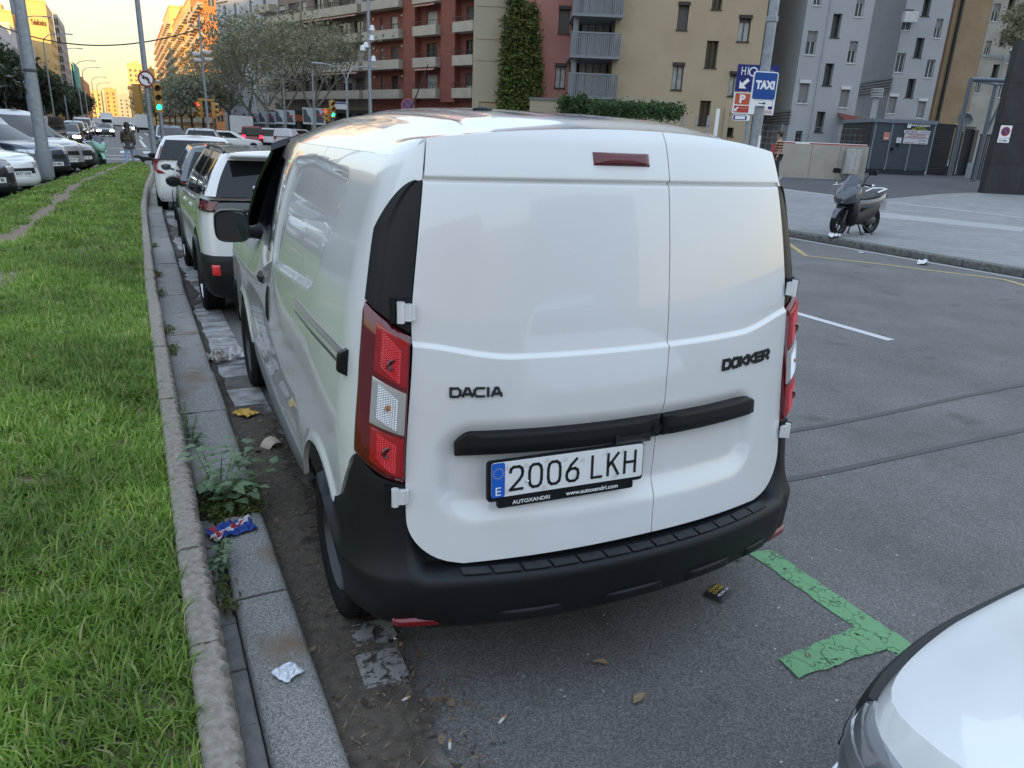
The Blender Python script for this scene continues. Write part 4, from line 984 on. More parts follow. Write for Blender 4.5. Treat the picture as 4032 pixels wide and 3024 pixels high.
def dense(pts, n=240):
    pts = np.array(pts, float); t = np.arange(len(pts)); tt = np.linspace(0, len(pts) - 1, n)
    d = np.gradient(pts, axis=0); i = np.clip(tt.astype(int), 0, len(pts) - 2); f = (tt - i)[:, None]; a, b_ = pts[i], pts[i + 1]
    return (2 * f**3 - 3 * f**2 + 1) * a + (f**3 - 2 * f**2 + f) * d[i] + (-2 * f**3 + 3 * f**2) * b_ + (f**3 - f**2) * d[i + 1]
def make_car(name, label, cat, loc, rz, body, L=4.2, W=1.78, H=1.5, zs=.22, top=None, gh=(.15, 2.95), rf=(.45, 2.0), wb=.82, wr=.60, wheels=(.75, 3.3), wr_=.31, wins=((.06, .42), (.46, .86)), group=None,
             lod=1, rimm=ALLOY, trim=0., plate=None, lit=False, brake=False, lamp_z=(.86, 1.10), tail_w=.16, head_z=(.66, .80), roofrail=False, blackbumper=True, arch=.36, nose=None, glass=GLASSD, mirrors=True, rimstyle='alloy', rear=True, sharp=False):
    t = thing(name, label, cat, loc, rz, group)
    top = top or [(0, .98), (.5, 1.0), (2.9, 1.0), (3.3, .95), (3.9, .84), (4.15, .74), (L, .70)]
    hw = W / 2; y0 = -L / 2
    out_pts = nose or [(0, 0), (.5, .010), (.78, .045), (.93, .13), (.985, .34), (1, .8), (1, L * .5), (.995, L - 1.0), (.96, L - .55), (.86, L - .26), (.66, L - .09), (.34, L - .015), (0, L)]
    O = dense(out_pts, 400); ds = np.r_[0, np.cumsum(np.linalg.norm(np.diff(O * np.array([hw, 1.]), axis=0), axis=1))]; ds /= ds[-1]
    tp = dense(top, 200)
    zt = lambda y: np.interp(y, tp[:, 0], tp[:, 1])
    it = [0, .10, .25, .45, .62, .80, .92, .98, 1.0]; ix = [.075, .02, .004, 0, .006, .020, .045, .075, .105]; iy = [.07, .015, 0, .03, .055, .075, .11, .15, .19]
    if sharp: it = [0, .10, .25, .45, .62, .72, .85, .95, 1.0]; ix = [.075, .02, .004, 0, .004, .012, .055, .092, .115]; iy = [.07, .015, 0, 0, .01, .015, .02, .03, .04]
    def SW(q, z):
        a = np.abs(q); x = np.interp(a, ds, O[:, 0]) * hw; y = np.interp(a, ds, O[:, 1]); T = np.clip((z - zs) / (zt(y) - zs), 0, 1)
        kx = 1 - np.interp(T, it, ix); ky = np.interp(T, it, iy); f = np.clip(1 - np.minimum(y, L - y) / .9, 0, 1)
        y2 = y + np.where(y < L / 2, 1, -1) * ky * f; return np.stack([np.sign(q) * x * kx, y2 + y0, z], -1)
    # q of a given y on the flank
    def qy(y): k = np.searchsorted(O[40:-40, 1], y) + 40; return float(ds[min(k, 399)])
    nq = 171 if sharp else 101 if lod > 1 else 61; Q = np.sin(np.linspace(-1, 1, nq) * PI / 2) * .35 + np.linspace(-1, 1, nq) * .65
    TT = np.array([0, .05, .12, .25, .42, .60, .75, .86, .93, .97, 1.0]); A = np.tile(Q, (len(TT), 1)); a = np.abs(A); yy = np.interp(a, ds, O[:, 1]); xx = np.interp(a, ds, O[:, 0])
    zl = np.full(A.shape, zs)
    for yc in wheels:
        d = arch * arch - (yy - yc) ** 2; zl = np.where((d > 0) & (xx > .75), np.maximum(zl, wr_ + np.sqrt(np.maximum(d, 0))), zl)
    B = zl + TT[:, None] * (zt(yy) - zl)
    mb = MB(); P = SW(A, B); mf = None
    lowblack = [[(1 if (blackbumper and TT[i + 1] <= .26) else 0) for j in range(nq - 1)] for i in range(len(TT) - 1)]
    mb.grid(P, mf=lowblack)
    # bonnet / deck
    top_ring = P[-1]; half = top_ring[(nq - 1) // 2:]      # rear centre to front centre, right side
    rows = []
    for p in half:
        zc = p[2]; rows.append([(p[0] * s_, p[1], zc + (.012 if sharp else .035) * (1 - s_ * s_) * min(1, abs(p[0]) / .4)) for s_ in np.linspace(1, -1, 31 if sharp else 13)])
    mb.grid(rows)
    mb.box((0, 0, zs + .06), (W * .86, L * .94, .06), 1)
    bx = mb.build('body', [body, BLACKP], t, smooth=40)
    for yc in wheels: MB().box((0, yc + y0, .5), (W * .86, .64, .42)).build('wheel_well', DARKV, t)
    # greenhouse
    gr, gf = gh; rr, rf_ = rf; zb_ = lambda y: zt(y) - .03
    nr, ns, nf = 10, 26, 12; nt_ = 7
    def outline(ya, yb, w_, bulge_r, bulge_f):
        pts = []
        for k in range(nr // 2 + 1): x = w_ * .90 * k / (nr / 2); pts.append((x, ya - bulge_r * (1 - (k / (nr / 2)) ** 2)))
        for k in range(ns + 1): pts.append((w_, lerp(ya + .05, yb - .12, k / ns)))
        for k in range(nf // 2 + 1): f_ = 1 - k / (nf / 2); x = w_ * .90 * f_; pts.append((x, yb + bulge_f * (1 - f_ * f_)))
        return np.array(pts)
    b0 = outline(gr, gf, wb, .06, .14); b1 = outline(rr, rf_, wr, .05, .08); n1 = len(b0)
    rows = []
    for k in range(nt_ + 1):
        f = k / nt_; o_ = lerp(b0, b1, f); bul = .022 * math.sin(PI * f)
        z = np.array([lerp(float(zb_(np.clip(p[1], 0, L))), H - .045, f ** .95) for p in b0]); rows.append(np.c_[o_[:, 0] * (1 + bul), o_[:, 1] + y0, z])
    R_ = np.array(rows)                                     # nt+1 x n1 x 3 (right half)
    full = np.concatenate([R_[:, ::-1] * np.array([-1, 1, 1]), R_[:, 1:]], 1); nc = full.shape[1]
    # columns: left front ... rear ... right front
    side0, side1 = nr // 2 + 1, nr // 2 + 1 + ns
    kinds = {}
    def kind(j):
        c = j - (n1 - 1); c = c if c >= 0 else -c - 1     # cell index from rear centre on either half
        if c < nr // 2: return 'rear'
        if c < side0: return 'pil'
        if c < side1:
            f = (c - side0 + .5) / ns
            for n_, (u, v_) in enumerate(wins):
                if u <= f <= v_: return ('L' if j < n1 - 1 else 'R') + str(n_)
            return 'pil' if f < wins[0][0] or f > wins[-1][1] else 'bp'
        if c < side1 + 1: return 'pil'
        return 'front'
    gm = MB(); sel = {}
    for j in range(nc - 1):
        k_ = kind(j)
        for i in range(nt_):
            top_row = (i == nt_ - 1); low = (i == 0)
            if k_ in ('rear', 'front') and not top_row: sel.setdefault(k_, []).append((i, j))
            elif k_[0] in 'LR' and not top_row: sel.setdefault(k_, []).append((i, j))
            else: sel.setdefault('bp' if k_ == 'bp' else 'body', []).append((i, j))
    if not rear: sel.setdefault('body', []).extend(sel.pop('rear', []))
    def cells(cs, mb, mi=0, off=0.):
        idx = {}
        for i, j in cs:
            f = []
            for a_, b_ in ((i, j), (i, j + 1), (i + 1, j + 1), (i + 1, j)):
                if (a_, b_) not in idx: idx[(a_, b_)] = len(mb.v); mb.v.append(tuple(full[a_, b_]))
                f.append(idx[(a_, b_)])
            mb.f.append(tuple(f)); mb.m.append(mi)
    cells(sel['body'], gm, 0); cells(sel.get('bp', []), gm, 1)
    tr = full[-1][n1 - 1:]; rows = [[(p[0] * s_, p[1], p[2] + .045 * (1 - s_ ** 2) ** .8) for s_ in np.linspace(1, -1, 13)] for p in tr]; gm.grid(rows)
    gm.build('roof', [body, BLACKP], t, smooth=45)
    nm = {'rear': 'rear_window', 'front': 'windscreen'}
    for k_, cs in sel.items():
        if k_ in ('body', 'bp'): continue
        m_ = MB(); cells(cs, m_); m_.build(nm.get(k_, 'side_window'), glass, t, smooth=60)
    # lamps, plate, grille, handles
    ql = lambda x: float(np.interp(x, O[:100, 0], ds[:100])); qf = lambda x: float(np.interp(-x, -O[-150:, 0], ds[-150:]))
    for sg in (-1, 1):
        a, b_ = sorted((sg * ql(1 - tail_w * 2.2), sg * (ql(.985) + .012))); A, B = gridab(a, b_, 10, lamp_z[0], lamp_z[1], 10); surfv(SW, A, B, .006 + pillow(A, B, .012, .3)).build('tail_lamp', BRAKE if brake else REDL, t, smooth=50)
        a, b_ = sorted((sg * qf(.50), sg * (qf(.93) - .01))); A, B = gridab(a, b_, 12, head_z[0], head_z[1], 8); zt_c = zt(np.interp(np.abs(A), ds, O[:, 1])) - .02; B = np.minimum(B, zt_c)
        surfv(SW, A, B, .006 + pillow(A, B, .010, .3)).build('headlamp', LIT if lit else HEADL, t, smooth=50)
        if lod > 0:
            for yy_ in ((1.35, 2.25) if L > 3.9 else (1.6,)):
                a, b_ = sorted((sg * qy(yy_), sg * qy(yy_ + .18))); zc = float(zt(yy_)) - .13; A, B = gridab(a, b_, 6, zc - .018, zc + .018, 5); surfv(SW, A, B, .004 + pillow(A, B, .018, .4)).build('door_handle', body, t, smooth=50)
            # door seams as thin dark grooves
            for yy_ in (gh[0] + .62, gh[0] + 1.50, gh[0] + 2.42):
                if yy_ > wheels[1] - .35: continue
                a = sg * qy(yy_); A, B = gridab(a - .0012, a + .0012, 2, zs + .12, float(zt(yy_)) - .03, 10); surfv(SW, A, B, .0015, skirt=False).build('door_seam', DARKV, t)
        if mirrors:
            ym = gf + y0 - .55; mm = MB(); zc = float(zt(gf - .5)) + .06; xm = sg * (hw + .07)
            mm.lathe([(.0, -.07), (.07, -.06), (.085, 0), (.05, .07), (0, .09)], 12, 'y', (xm, ym, zc)); mm.v = [(v_[0] if True else 0, v_[1], zc + (v_[2] - zc) * .78) for v_ in mm.v]; mm.tube([(sg * (hw - .06), ym, zc - .05), (xm - sg * .04, ym, zc - .02)], .022, 6)
            mo_ = mm.build('wing_mirror', BLACKP if lod > 1 else body, t, smooth=50)
    def plate_at(qs, z, txt, nm_):
        p = SW(np.array([qs]), np.array([z]))[0]; s = -1 if qs == 0 else 1
        pb = MB().box((0, 0, 0), (.52, .012, .11)).build(nm_, PLATEW, t, loc=(p[0], p[1] + s * .012, z), rz=0 if s < 0 else PI)
        MB().box((-.24, -.0068, 0), (.04, .002, .108)).build('country_strip', PLATEB, pb)
        if txt: add_text('plate_characters', txt, pb, TXT((.02, -.0068, 0)), .08, INK, .0004, .002, fit=(.41, .072))
    if plate: plate_at(1.0, .50, plate, 'number_plate')
    A, B = gridab(qf(.52) , 1.0, 10, max(zs + .10, head_z[0] - .16), head_z[0] - .01, 6)
    gA = np.concatenate([A, (2 - A[:, ::-1])[:, 1:]], 1); gA2 = np.where(gA > 1, -(2 - gA), gA)
    mbg = MB()
    for sgn in (-1, 1):
        A, B = gridab(*sorted((sgn * qf(.50), sgn * 1.0)), 10, max(zs + .14, head_z[0] - .13), head_z[0] - .005, 6); surfv(SW, A, B, .007, mb=mbg)
    mbg.build('grille', BLACKP, t, smooth=40)
    for yc in wheels:
        for sg in (-1, 1): wheel(t, sg * (hw - .105), yc + y0, wr_, .20, sg, rimm, style=rimstyle, n=40 if lod > 1 else 20)
    if roofrail:
        for sg in (-1, 1): MB().tube([(sg * (wr - .03), lerp(rr + .15, rf_ - .1, f) + y0, H - .035 + .035 * min(1, 8 * f, 8 * (1 - f))) for f in np.linspace(0, 1, 10)], .016, 6).build('roof_rail', BLACKP, t, smooth=50)
    t['_sw'] = 0; del t['_sw']
    return t, SW, ql, qf, zt, full, n1
HATCH = dict(L=4.05, W=1.72, H=1.50, gh=(.12, 3.0), rf=(.42, 2.05), wb=.80, wr=.585, wheels=(.68, 3.22), top=[(0, .96), (.5, .98), (2.8, .97), (3.2, .94), (3.7, .90), (3.95, .82), (4.05, .79)], head_z=(.63, .765))
SUVS = dict(L=4.4, W=1.84, H=1.64, zs=.26, gh=(.14, 3.15), rf=(.45, 2.2), wb=.84, wr=.62, wheels=(.80, 3.45), wr_=.345, arch=.40, top=[(0, 1.06), (.5, 1.08), (3.0, 1.08), (3.4, 1.06), (4.0, 1.02), (4.3, .95), (4.4, .92)], head_z=(.76, .89), lamp_z=(.92, 1.12))
VANS = dict(L=5.0, W=1.95, H=1.97, zs=.25, gh=(.06, 4.15), rf=(.14, 3.0), wb=.90, wr=.76, wheels=(.95, 4.0), wr_=.34, arch=.40, top=[(0, 1.12), (.5, 1.14), (3.9, 1.14), (4.2, 1.10), (4.7, 1.06), (4.92, 1.0), (5.0, .97)], head_z=(.78, .94), wins=((.30, .60), (.64, .90)), lamp_z=(.85, 1.2))
SEDAN = dict(L=4.6, W=1.82, H=1.45, gh=(.55, 3.25), rf=(1.25, 2.35), wb=.80, wr=.57, wheels=(.85, 3.65), top=[(0, .98), (.3, 1.0), (.9, 1.0), (3.1, .96), (3.5, .93), (4.2, .86), (4.5, .79), (4.6, .77)], head_z=(.60, .74), wins=((.10, .44), (.48, .86)))

# --- the white crossover parked in front of the van
suvT, SW, ql, qf, zt_, fullS, n1S = make_car('parked_suv', 'white compact crossover with black rear window, parked nose-away just beyond the white van', 'car', (1.37, 9.10, 0), 0, WHITE, lod=2, roofrail=True, rimm=ALLOY, wr_=.335,
    L=4.3, W=1.77, H=1.56, zs=.24, arch=.385, gh=(.10, 3.05), rf=(.30, 2.15), wb=.815, wr=.625, wheels=(.80, 3.40), tail_w=.02, lamp_z=(1.05, 1.10), top=[(0, 1.19), (.4, 1.19), (1.0, 1.12), (2.9, 1.06), (3.3, 1.03), (3.9, .97), (4.2, .90), (4.3, .86)], wins=((.05, .14), (.17, .48), (.52, .88)))
q9 = ql(.93) + .055
A, B = gridab(-q9, q9, 60, 1.02, 1.12, 8); surfv(SW, A, B, .010 + pillow(A, B, .008, .25)).build('lamp_band', mat('gloss_black', (.012, .012, .014), .08, coat=1.), suvT, smooth=50)
for sg in (-1, 1):
    for k in range(3):
        a, b_ = sorted((sg * (q9 - .012 - k * .022), sg * (q9 - .026 - k * .022))); A, B = gridab(a, b_, 5, 1.03, 1.11, 6); surfv(SW, A + sg * (B - 1.07) * -.10, B, .021).build('lamp_claw', mat('lamp_claw_red', (.16, .010, .014), .15, coat=1.), suvT)
    a, b_ = sorted((sg * (ql(.84)), sg * (ql(.84) + .012))); A, B = gridab(a, b_, 6, .475, .56, 8); surfv(SW, A, B, .030 + pillow(A, B, .006, .2), .03).build('rear_fog_lamp', mat('lit_fog_red', (.7, .02, .03), .15, coat=1.), suvT, smooth=40)
A, B = gridab(-(ql(.985) + .05), ql(.985) + .05, 60, .255, .64, 14); B = np.where(B > .55, B - .06 * (np.abs(A) < ql(.86)) * 0, B); surfv(SW, A, B, .014 + pillow(A, B, .014, .15), .03).build('rear_bumper', BLACKP, suvT, smooth=50)
A, B = gridab(-ql(.62), ql(.62), 30, .30, .36, 6); surfv(SW, A, B, .030, .02).build('bumper_plate', GREYP, suvT, smooth=50)
for sg in (-1, 1):       # black wheel-arch trims
    for yc in (.80, 3.40):
        mbx = MB(); mbx.tube([(sg * .882, yc - 2.15 + .385 * math.cos(a), .335 + .385 * math.sin(a)) for a in np.linspace(0, PI, 22)], .026, 6)
        mbx.build('arch_trim', BLACKP, suvT, smooth=60)
mbx = MB(); mbx.rbox((0, -2.15 + .20, 1.515), (1.18, .26, .035), .03, axis='x'); mbx.build('spoiler', WHITE, suvT, smooth=50)
mbx = MB(); mbx.box((0, -2.15 + .105, 1.505), (.34, .02, .022)); mbx.build('high_brake_light', mat('dark_red_lens', (.10, .006, .012)), suvT)
cr_ = fullS[1][n1S - 1]; cr2 = fullS[5][n1S - 1]; up_ = Vector(cr2) - Vector(cr_); up_.normalize()
add_text('window_sticker', 'QUADIS', suvT, frame(Vector(cr_) + Vector((-.30, -.010, .03)), (1, 0, 0), up_, Vector((1, 0, 0)).cross(up_)), .06, WINK, .0005, .001, fit=(.24, .032))
# --- dark grey hatchback and the white hatchback farther along the kerb
make_car('parked_hatchback', 'dark grey hatchback, mostly hidden between the white crossover and the white hatchback', 'car', (1.47, 14.2, 0), math.radians(-1), P_GREY, **{**HATCH, 'H': 1.47, 'wr': .57}, lod=1, glass=GLASSD)
noteT, SW, ql, qf, zt_, fullN, n1N = make_car('parked_hatchback', 'white rounded hatchback with tall red tail lamps, third car along the kerb', 'car', (1.36, 18.85, 0), math.radians(-3.5), WHITE, lod=2, **{**HATCH, 'H': 1.54, 'L': 4.1, 'wr': .60, 'lamp_z': (.92, .96), 'tail_w': .01, 'top': [(0, 1.10), (.5, 1.09), (1.2, 1.02), (2.8, .98), (3.2, .94), (3.7, .88), (4.0, .80), (4.1, .77)]}, blackbumper=False, rimstyle='steel')
for sg in (-1, 1):
    mbx = MB(); a0 = ql(.86); A, B = gridab(0, 1, 12, .80, 1.20, 16); A2 = sg * (ql(.80) + .030 * A + .028 * np.sin(PI * (B - .80) / .40) - .012 * (B < .9)); A2 = np.sort(A2, axis=1); surfv(SW, A2, np.minimum(lerp(.78, 1.085, (B - .8) / .4), 1.085), .008 + pillow(A, B, .02, .25), mb=mbx)
    pA = fullN[:, n1N - 1 + sg * 5]; pB = fullN[:, n1N - 1 + sg * 7]
    mbx.grid([[tuple(lerp(pA[i], pB[i], f) + np.array([sg * .014, -.012, 0])) for f in ((0, 1) if sg > 0 else (1, 0))] for i in range(5)])
    mbx.build('boomerang_lamp', mat('red_lamp_mid', (.30, .012, .02), .12, coat=1.), noteT, smooth=50)
p_ = fullN[-1][n1N - 1]; MB().tube([(0, p_[1] + .35, 1.545), (0, p_[1] + .20, 1.66), (0, p_[1] + .05, 1.76)], .006, 6).build('aerial', BLACKP, noteT)
pd = SW(np.array([-.10]), np.array([.62]))[0]
A, B = gridab(-ql(.70), -ql(.56), 6, .60, .69, 6); surfv(SW, A, B, .004).build('round_sticker', mat('faded_sticker', (.50, .42, .41), .5, col2=(.60, .62, .60), scale=30), noteT)
# --- the white car at the lower right (its bonnet corner is in view)
frT, SW, ql, qf, zt_, fullF, n1F = make_car('parked_car', 'white car whose bonnet corner and headlamp fill the lower right corner', 'car', (1.915, -1.33, 0), math.radians(2), WHITE, lod=2, blackbumper=False, head_z=(.50, .505), sharp=True, nose=[(0, 0), (.5, .01), (.78, .045), (.93, .13), (.985, .34), (1, .8), (1, 2.1), (1, 3.3), (.99, 3.80), (.945, 4.06), (.80, 4.21), (.42, 4.285), (0, 4.3)],
    **{**{k: v for k, v in HATCH.items() if k not in ('top', 'L', 'head_z')}, 'L': 4.3, 'W': 1.80, 'top': [(0, .96), (.5, .98), (2.9, .99), (3.2, .97), (3.7, .90), (4.05, .825), (4.2, .785), (4.3, .765)], 'wheels': (.7, 3.35), 'wr_': .32, 'gh': (.12, 2.95), 'rf': (.42, 1.95)})
for sg in (-1, 1):
    a, b_ = sorted((sg * qf(.70), sg * (qf(.97) - .055))); A, B = gridab(a, b_, 24, 0, 1, 12); f_ = np.abs(A - sg * qf(.70)) / abs(b_ - a); B2 = lerp(.635 + .045 * f_, .735 + .075 * f_, B)
    hl = surfv(SW, A, B2, .004 + pillow(A, B2, .012, .2)).build('headlamp_unit', mat('headlamp_lens_grey', (.16, .17, .19), .05, metal=.2, coat=1., spec=.8), frT, smooth=50)
    B3 = lerp(.672 + .055 * f_, .695 + .06 * f_, B); surfv(SW, A, B3, .019 , .006).build('light_bar', mat('headlamp_chrome_bar', (.62, .63, .66), .15, metal=.8), hl, smooth=50)
A, B = gridab(qf(.80), 1.0, 20, .64, .745, 8); mbx = MB(); surfv(SW, A, B, .016 + pillow(A, B, .008, .3), .05, mb=mbx); surfv(SW, -A[:, ::-1], B, .016 + pillow(A, B, .008, .3), .05, mb=mbx); mbx.build('upper_grille', BLACKP, frT, smooth=50)

# --- cars parked slantwise across the median, noses towards it
HD = math.radians(-129)
def slant(name, label, cat, px, py, z, body, spec, plate, **k):
    p = on_z(px, py, z); d = np.array([-math.sin(HD), math.cos(HD)]); L = spec['L']; c = p[:2] - d * (L / 2 + .02) + np.array([-.12, 0])
    return make_car(name, label, cat, (c[0], c[1], 0), HD, body, plate=plate, lod=1, **{**spec, **k})
GRP = None
slant('parked_hatchback', 'black hatchback cut by the left edge, nose to the grass', 'car', 14, 700, .56, P_BLACK, HATCH, '2 GYR')
slant('parked_hatchback', 'low white hatchback with small black grille, left of the big lamp post', 'car', 120, 694, .45, WHITE, {**HATCH, 'H': 1.44}, '5577 GGJ', blackbumper=False)
slant('parked_suv', 'blue-grey crossover with slim headlamps behind the big lamp post', 'car', 244, 646, .50, P_NAVY, SUVS, '1729 MRZ')
slant('parked_minibus', 'tall silver people carrier with wide windscreen right of the big lamp post', 'van', 300, 635, .47, P_SILVER, VANS, '9678 JPX', blackbumper=True)
slant('parked_hatchback', 'dark hatchback with chrome grille bar, last of the slanted row beside the mint scooter', 'car', 362, 633, .40, P_BLACK, {**HATCH, 'head_z': (.66, .77)}, '5233 GJC')
make_car('parked_minibus', 'black van with side windows standing behind the silver people carrier', 'van', (-3.9, 42, 0), math.radians(172), P_BLACK, **{**VANS, 'H': 1.86}, lod=0)
# --- traffic farther up the avenue
def far(name, label, cat, x, y, deg, body, spec, **k): return make_car(name, label, cat, (x / 1.33, y, 0), math.radians(deg), body, lod=0, **{**spec, **k})
far('oncoming_car', 'dark saloon driving towards us with both headlights lit', 'car', -2.95, 99, 182, P_BLACK, SEDAN, lit=True)
far('oncoming_car', 'small white car with lit headlights just above the walker', 'car', .45, 142, 180, P_WHITE, HATCH, lit=True)
far('queued_car', 'dark car with lit headlights just behind the mint scooter', 'car', -4.6, 58, 178, P_BLACK, HATCH, lit=True)
far('queued_car', 'silver crossover in the left queue, behind the first dark car', 'car', -5.0, 71, 180, P_SILVER, SUVS)
far('queued_car', 'dark hatchback in the left queue, beside the oncoming saloon', 'car', -5.2, 83, 180, P_GREY, HATCH)
far('queued_van', 'pale minibus in the left queue, behind the dark hatchback', 'van', -5.6, 96, 180, P_SILVER, VANS)
far('queued_car', 'white crossover in the left queue, before the lorries', 'car', -5.7, 111, 180, P_WHITE, SUVS)
far('queued_car', 'black saloon far up the left queue', 'car', -5.4, 128, 180, P_BLACK, SEDAN)
far('turning_car', 'long white saloon seen side-on beyond the white hatchback', 'car', 8.1, 55, -72, WHITE, SEDAN, brake=True)
far('queued_car', 'silver crossover beside the traffic-light post', 'car', 2.95, 49, 184, P_BLUE, SUVS)
far('queued_car', 'dark-windowed silver estate waiting beyond the white hatchback', 'car', 4.9, 44.5, -8, P_SILVER, {**SUVS, 'H': 1.58}, brake=True)
far('red_minivan', 'dark red high-roofed minivan with lit tail lamps', 'van', 12.9, 70, -6, P_RED, {**VANS, 'L': 4.3, 'H': 1.80, 'wheels': (.7, 3.4), 'gh': (.06, 3.4), 'rf': (.16, 2.5), 'W': 1.80, 'top': [(0, 1.10), (3.2, 1.1), (3.6, 1.0), (4.1, .85), (4.3, .75)]}, brake=True)
far('white_van', 'white delivery van right of the red minivan', 'van', 15.6, 74, -10, WHITE, {**VANS, 'H': 1.72}, rear=True)
far('white_van', 'white van at the right end of the side-street queue, by the van roof', 'van', 17.9, 69.5, -40, WHITE, {**VANS, 'H': 1.75}, rear=False)
far('queued_car', 'small red hatchback low between the two white vans', 'car', 17.3, 64.5, -10, P_RED, {**HATCH, 'H': 1.38}, brake=True)
def truck(name, label, x, y, deg, Lb, Wb, Hb, col=WHITE):
    t = thing(name, label, 'lorry', (x / 1.33, y, 0), math.radians(deg))
    MB().rbox((0, 0, .85 + (Hb - .85) / 2), (Wb, Lb, Hb - .85), .04, axis='y').build('cargo_box', col, t)
    mb = MB(); mb.rbox((0, Lb / 2 + .95, 1.25), (Wb * .94, 1.7, 1.9), .12, axis='x'); mb.build('cab', col, t, smooth=40)
    MB().box((0, Lb / 2 + 1.79, 1.65), (Wb * .8, .05, .7)).build('windscreen', GLASSD, t)
    mb = MB(); mb.box((0, .3, .72), (Wb * .5, Lb + 1.6, .22)); mb.build('chassis', BLACKP, t)
    MB().box((0, -Lb / 2 - .03, .62), (Wb * .9, .08, .16)).build('rear_bar', BLACKP, t)
    for sg in (-1, 1): MB().box((sg * Wb * .4, -Lb / 2 - .04, .80), (.22, .05, .14)).build('tail_lamp', REDL, t)
    for yy in (-Lb * .28, Lb / 2 + .9):
        for sg in (-1, 1): wheel(t, sg * Wb * .42, yy, .40, .26, sg, STEEL, n=20)
    return t
truck('box_truck', 'white box lorry parked under the plane trees behind the red minivan', 14.3, 84, -8, 5.0, 2.2, 2.75)
truck('box_truck', 'white lorry with tall square box far up the left lane', -4.8, 190, 180, 5.5, 2.4, 3.3)
truck('box_truck', 'long low white lorry across the far end of the avenue', -1.2, 205, 100, 9.0, 2.4, 2.7)
truck('box_truck', 'white lorry on the right lane beyond the traffic-light post', 3.6, 150, 0, 5.0, 2.3, 3.0)
# ================================================================== BUILDINGS
def plaster(name, c, v=.10, c2=None, sc=.6): return mat('plaster_' + name, c, .85, var=0 if c2 else v, col2=c2, scale=sc, bump=.25, bscale=30, detail=8.)
FRAMEB = mat('brown_window_frame', (.035, .024, .020), .5); FRAMEW = mat('white_window_frame', (.55, .56, .57), .5)
SHUT = mat('roller_shutter_brown', (.085, .070, .066), .6); SHUTG = mat('roller_shutter_grey', (.21, .20, .205), .6); PANE = mat('window_pane', (.045, .055, .06), .08, spec=.8, coat=.6)
CURT = mat('window_pane_curtained', (.38, .41, .40), .25, coat=.6, var=.2, scale=3)
def wb(mb, name, mats, root, parent=None, smooth=None):
    o = mb.build(name, mats, parent or root, smooth)
    if parent is None: o.location = -Vector(root.location)
    return o
def bld(name, label, loc, cat='building', group=None): return thing(name, label, cat, loc, 0, group)
class Fac:
    # a facade: origin O, unit direction d running to the viewer's right, outward normal n
    def __init__(s, O, d): s.O = Vector(O); s.d = Vector((d[0], d[1], 0)).normalized(); s.n = Vector((s.d.y, -s.d.x, 0))
    def p(s, a, z, off=0.): q = s.O + s.d * a + s.n * off; return Vector((q.x, q.y, z))
    def wall(s, mb, a0, a1, z0, z1, holes=(), depth=.18, mi=0, rmi=None):
        xs_ = sorted({a0, a1, *[h[0] for h in holes], *[h[1] for h in holes]}); zs_ = sorted({z0, z1, *[h[2] for h in holes], *[h[3] for h in holes]})
        for i in range(len(xs_) - 1):
            for j in range(len(zs_) - 1):
                cx, cz = (xs_[i] + xs_[i + 1]) / 2, (zs_[j] + zs_[j + 1]) / 2
                if any(h[0] < cx < h[1] and h[2] < cz < h[3] for h in holes): continue
                mb.quad(s.p(xs_[i], zs_[j]), s.p(xs_[i + 1], zs_[j]), s.p(xs_[i + 1], zs_[j + 1]), s.p(xs_[i], zs_[j + 1]), mi)
        for h in holes:
            D = h[4] if len(h) > 4 else depth; r = mi if rmi is None else rmi
            A, B, C, E = (h[0], h[2]), (h[1], h[2]), (h[1], h[3]), (h[0], h[3])
            for u, v in ((A, B), (B, C), (C, E), (E, A)): mb.quad(s.p(*u), s.p(*v), s.p(*v, -D), s.p(*u, -D), r)
            
    def box(s, mb, a0, a1, z0, z1, o0, o1, mi=0):
        P = [s.p(a, z, o) for z in (z0, z1) for a, o in ((a0, o1), (a1, o1), (a1, o0), (a0, o0))]
        mb.add(P, [(3, 2, 1, 0), (4, 5, 6, 7), (0, 1, 5, 4), (1, 2, 6, 5), (2, 3, 7, 6), (3, 0, 4, 7)], mi)
    def window(s, root, h, depth=.18, frame_=FRAMEB, pane=PANE, shutter=None, shut=0., sill=True, box=False, mull=1, name='window'):
        a0, a1, z0, z1 = h[:4]; D = depth; t = .05; mb = MB()
        for b_ in ((a0, a0 + t, z0, z1), (a1 - t, a1, z0, z1), (a0 + t, a1 - t, z0, z0 + t), (a0 + t, a1 - t, z1 - t, z1)): s.box(mb, b_[0], b_[1], b_[2], b_[3], -D - .02, -D + .03)
        for k in range(1, mull + 1):
            c = lerp(a0, a1, k / (mull + 1)); s.box(mb, c - .022, c + .022, z0 + t, z1 - t, -D - .02, -D + .028)
        if box: s.box(mb, a0 - .04, a1 + .04, z1 - .16, z1 + .02, -.05, .07)
        if sill: s.box(mb, a0 - .04, a1 + .04, z0 - .05, z0, -.1, .05)
        w = wb(mb, name, frame_, root)
        m2 = MB(); m2.quad(s.p(a0, z0, -D - .03), s.p(a1, z0, -D - .03), s.p(a1, z1, -D - .03), s.p(a0, z1, -D - .03)); m2.build('pane', pane, w)
        if shutter and shut > 0:
            m3 = MB(); zt_ = z1 - .03; zb_ = lerp(z1, z0, shut); n_ = max(3, int((zt_ - zb_) / .09))
            for k in range(n_): za, zc = lerp(zb_, zt_, k / n_), lerp(zb_, zt_, (k + 1) / n_); m3.add([s.p(a0 + .02, za, -D + .045), s.p(a1 - .02, za, -D + .045), s.p(a1 - .02, zc, -D + .033), s.p(a0 + .02, zc, -D + .033)], [(0, 1, 2, 3)])
            m3.build('shutter', shutter, w)
        return w
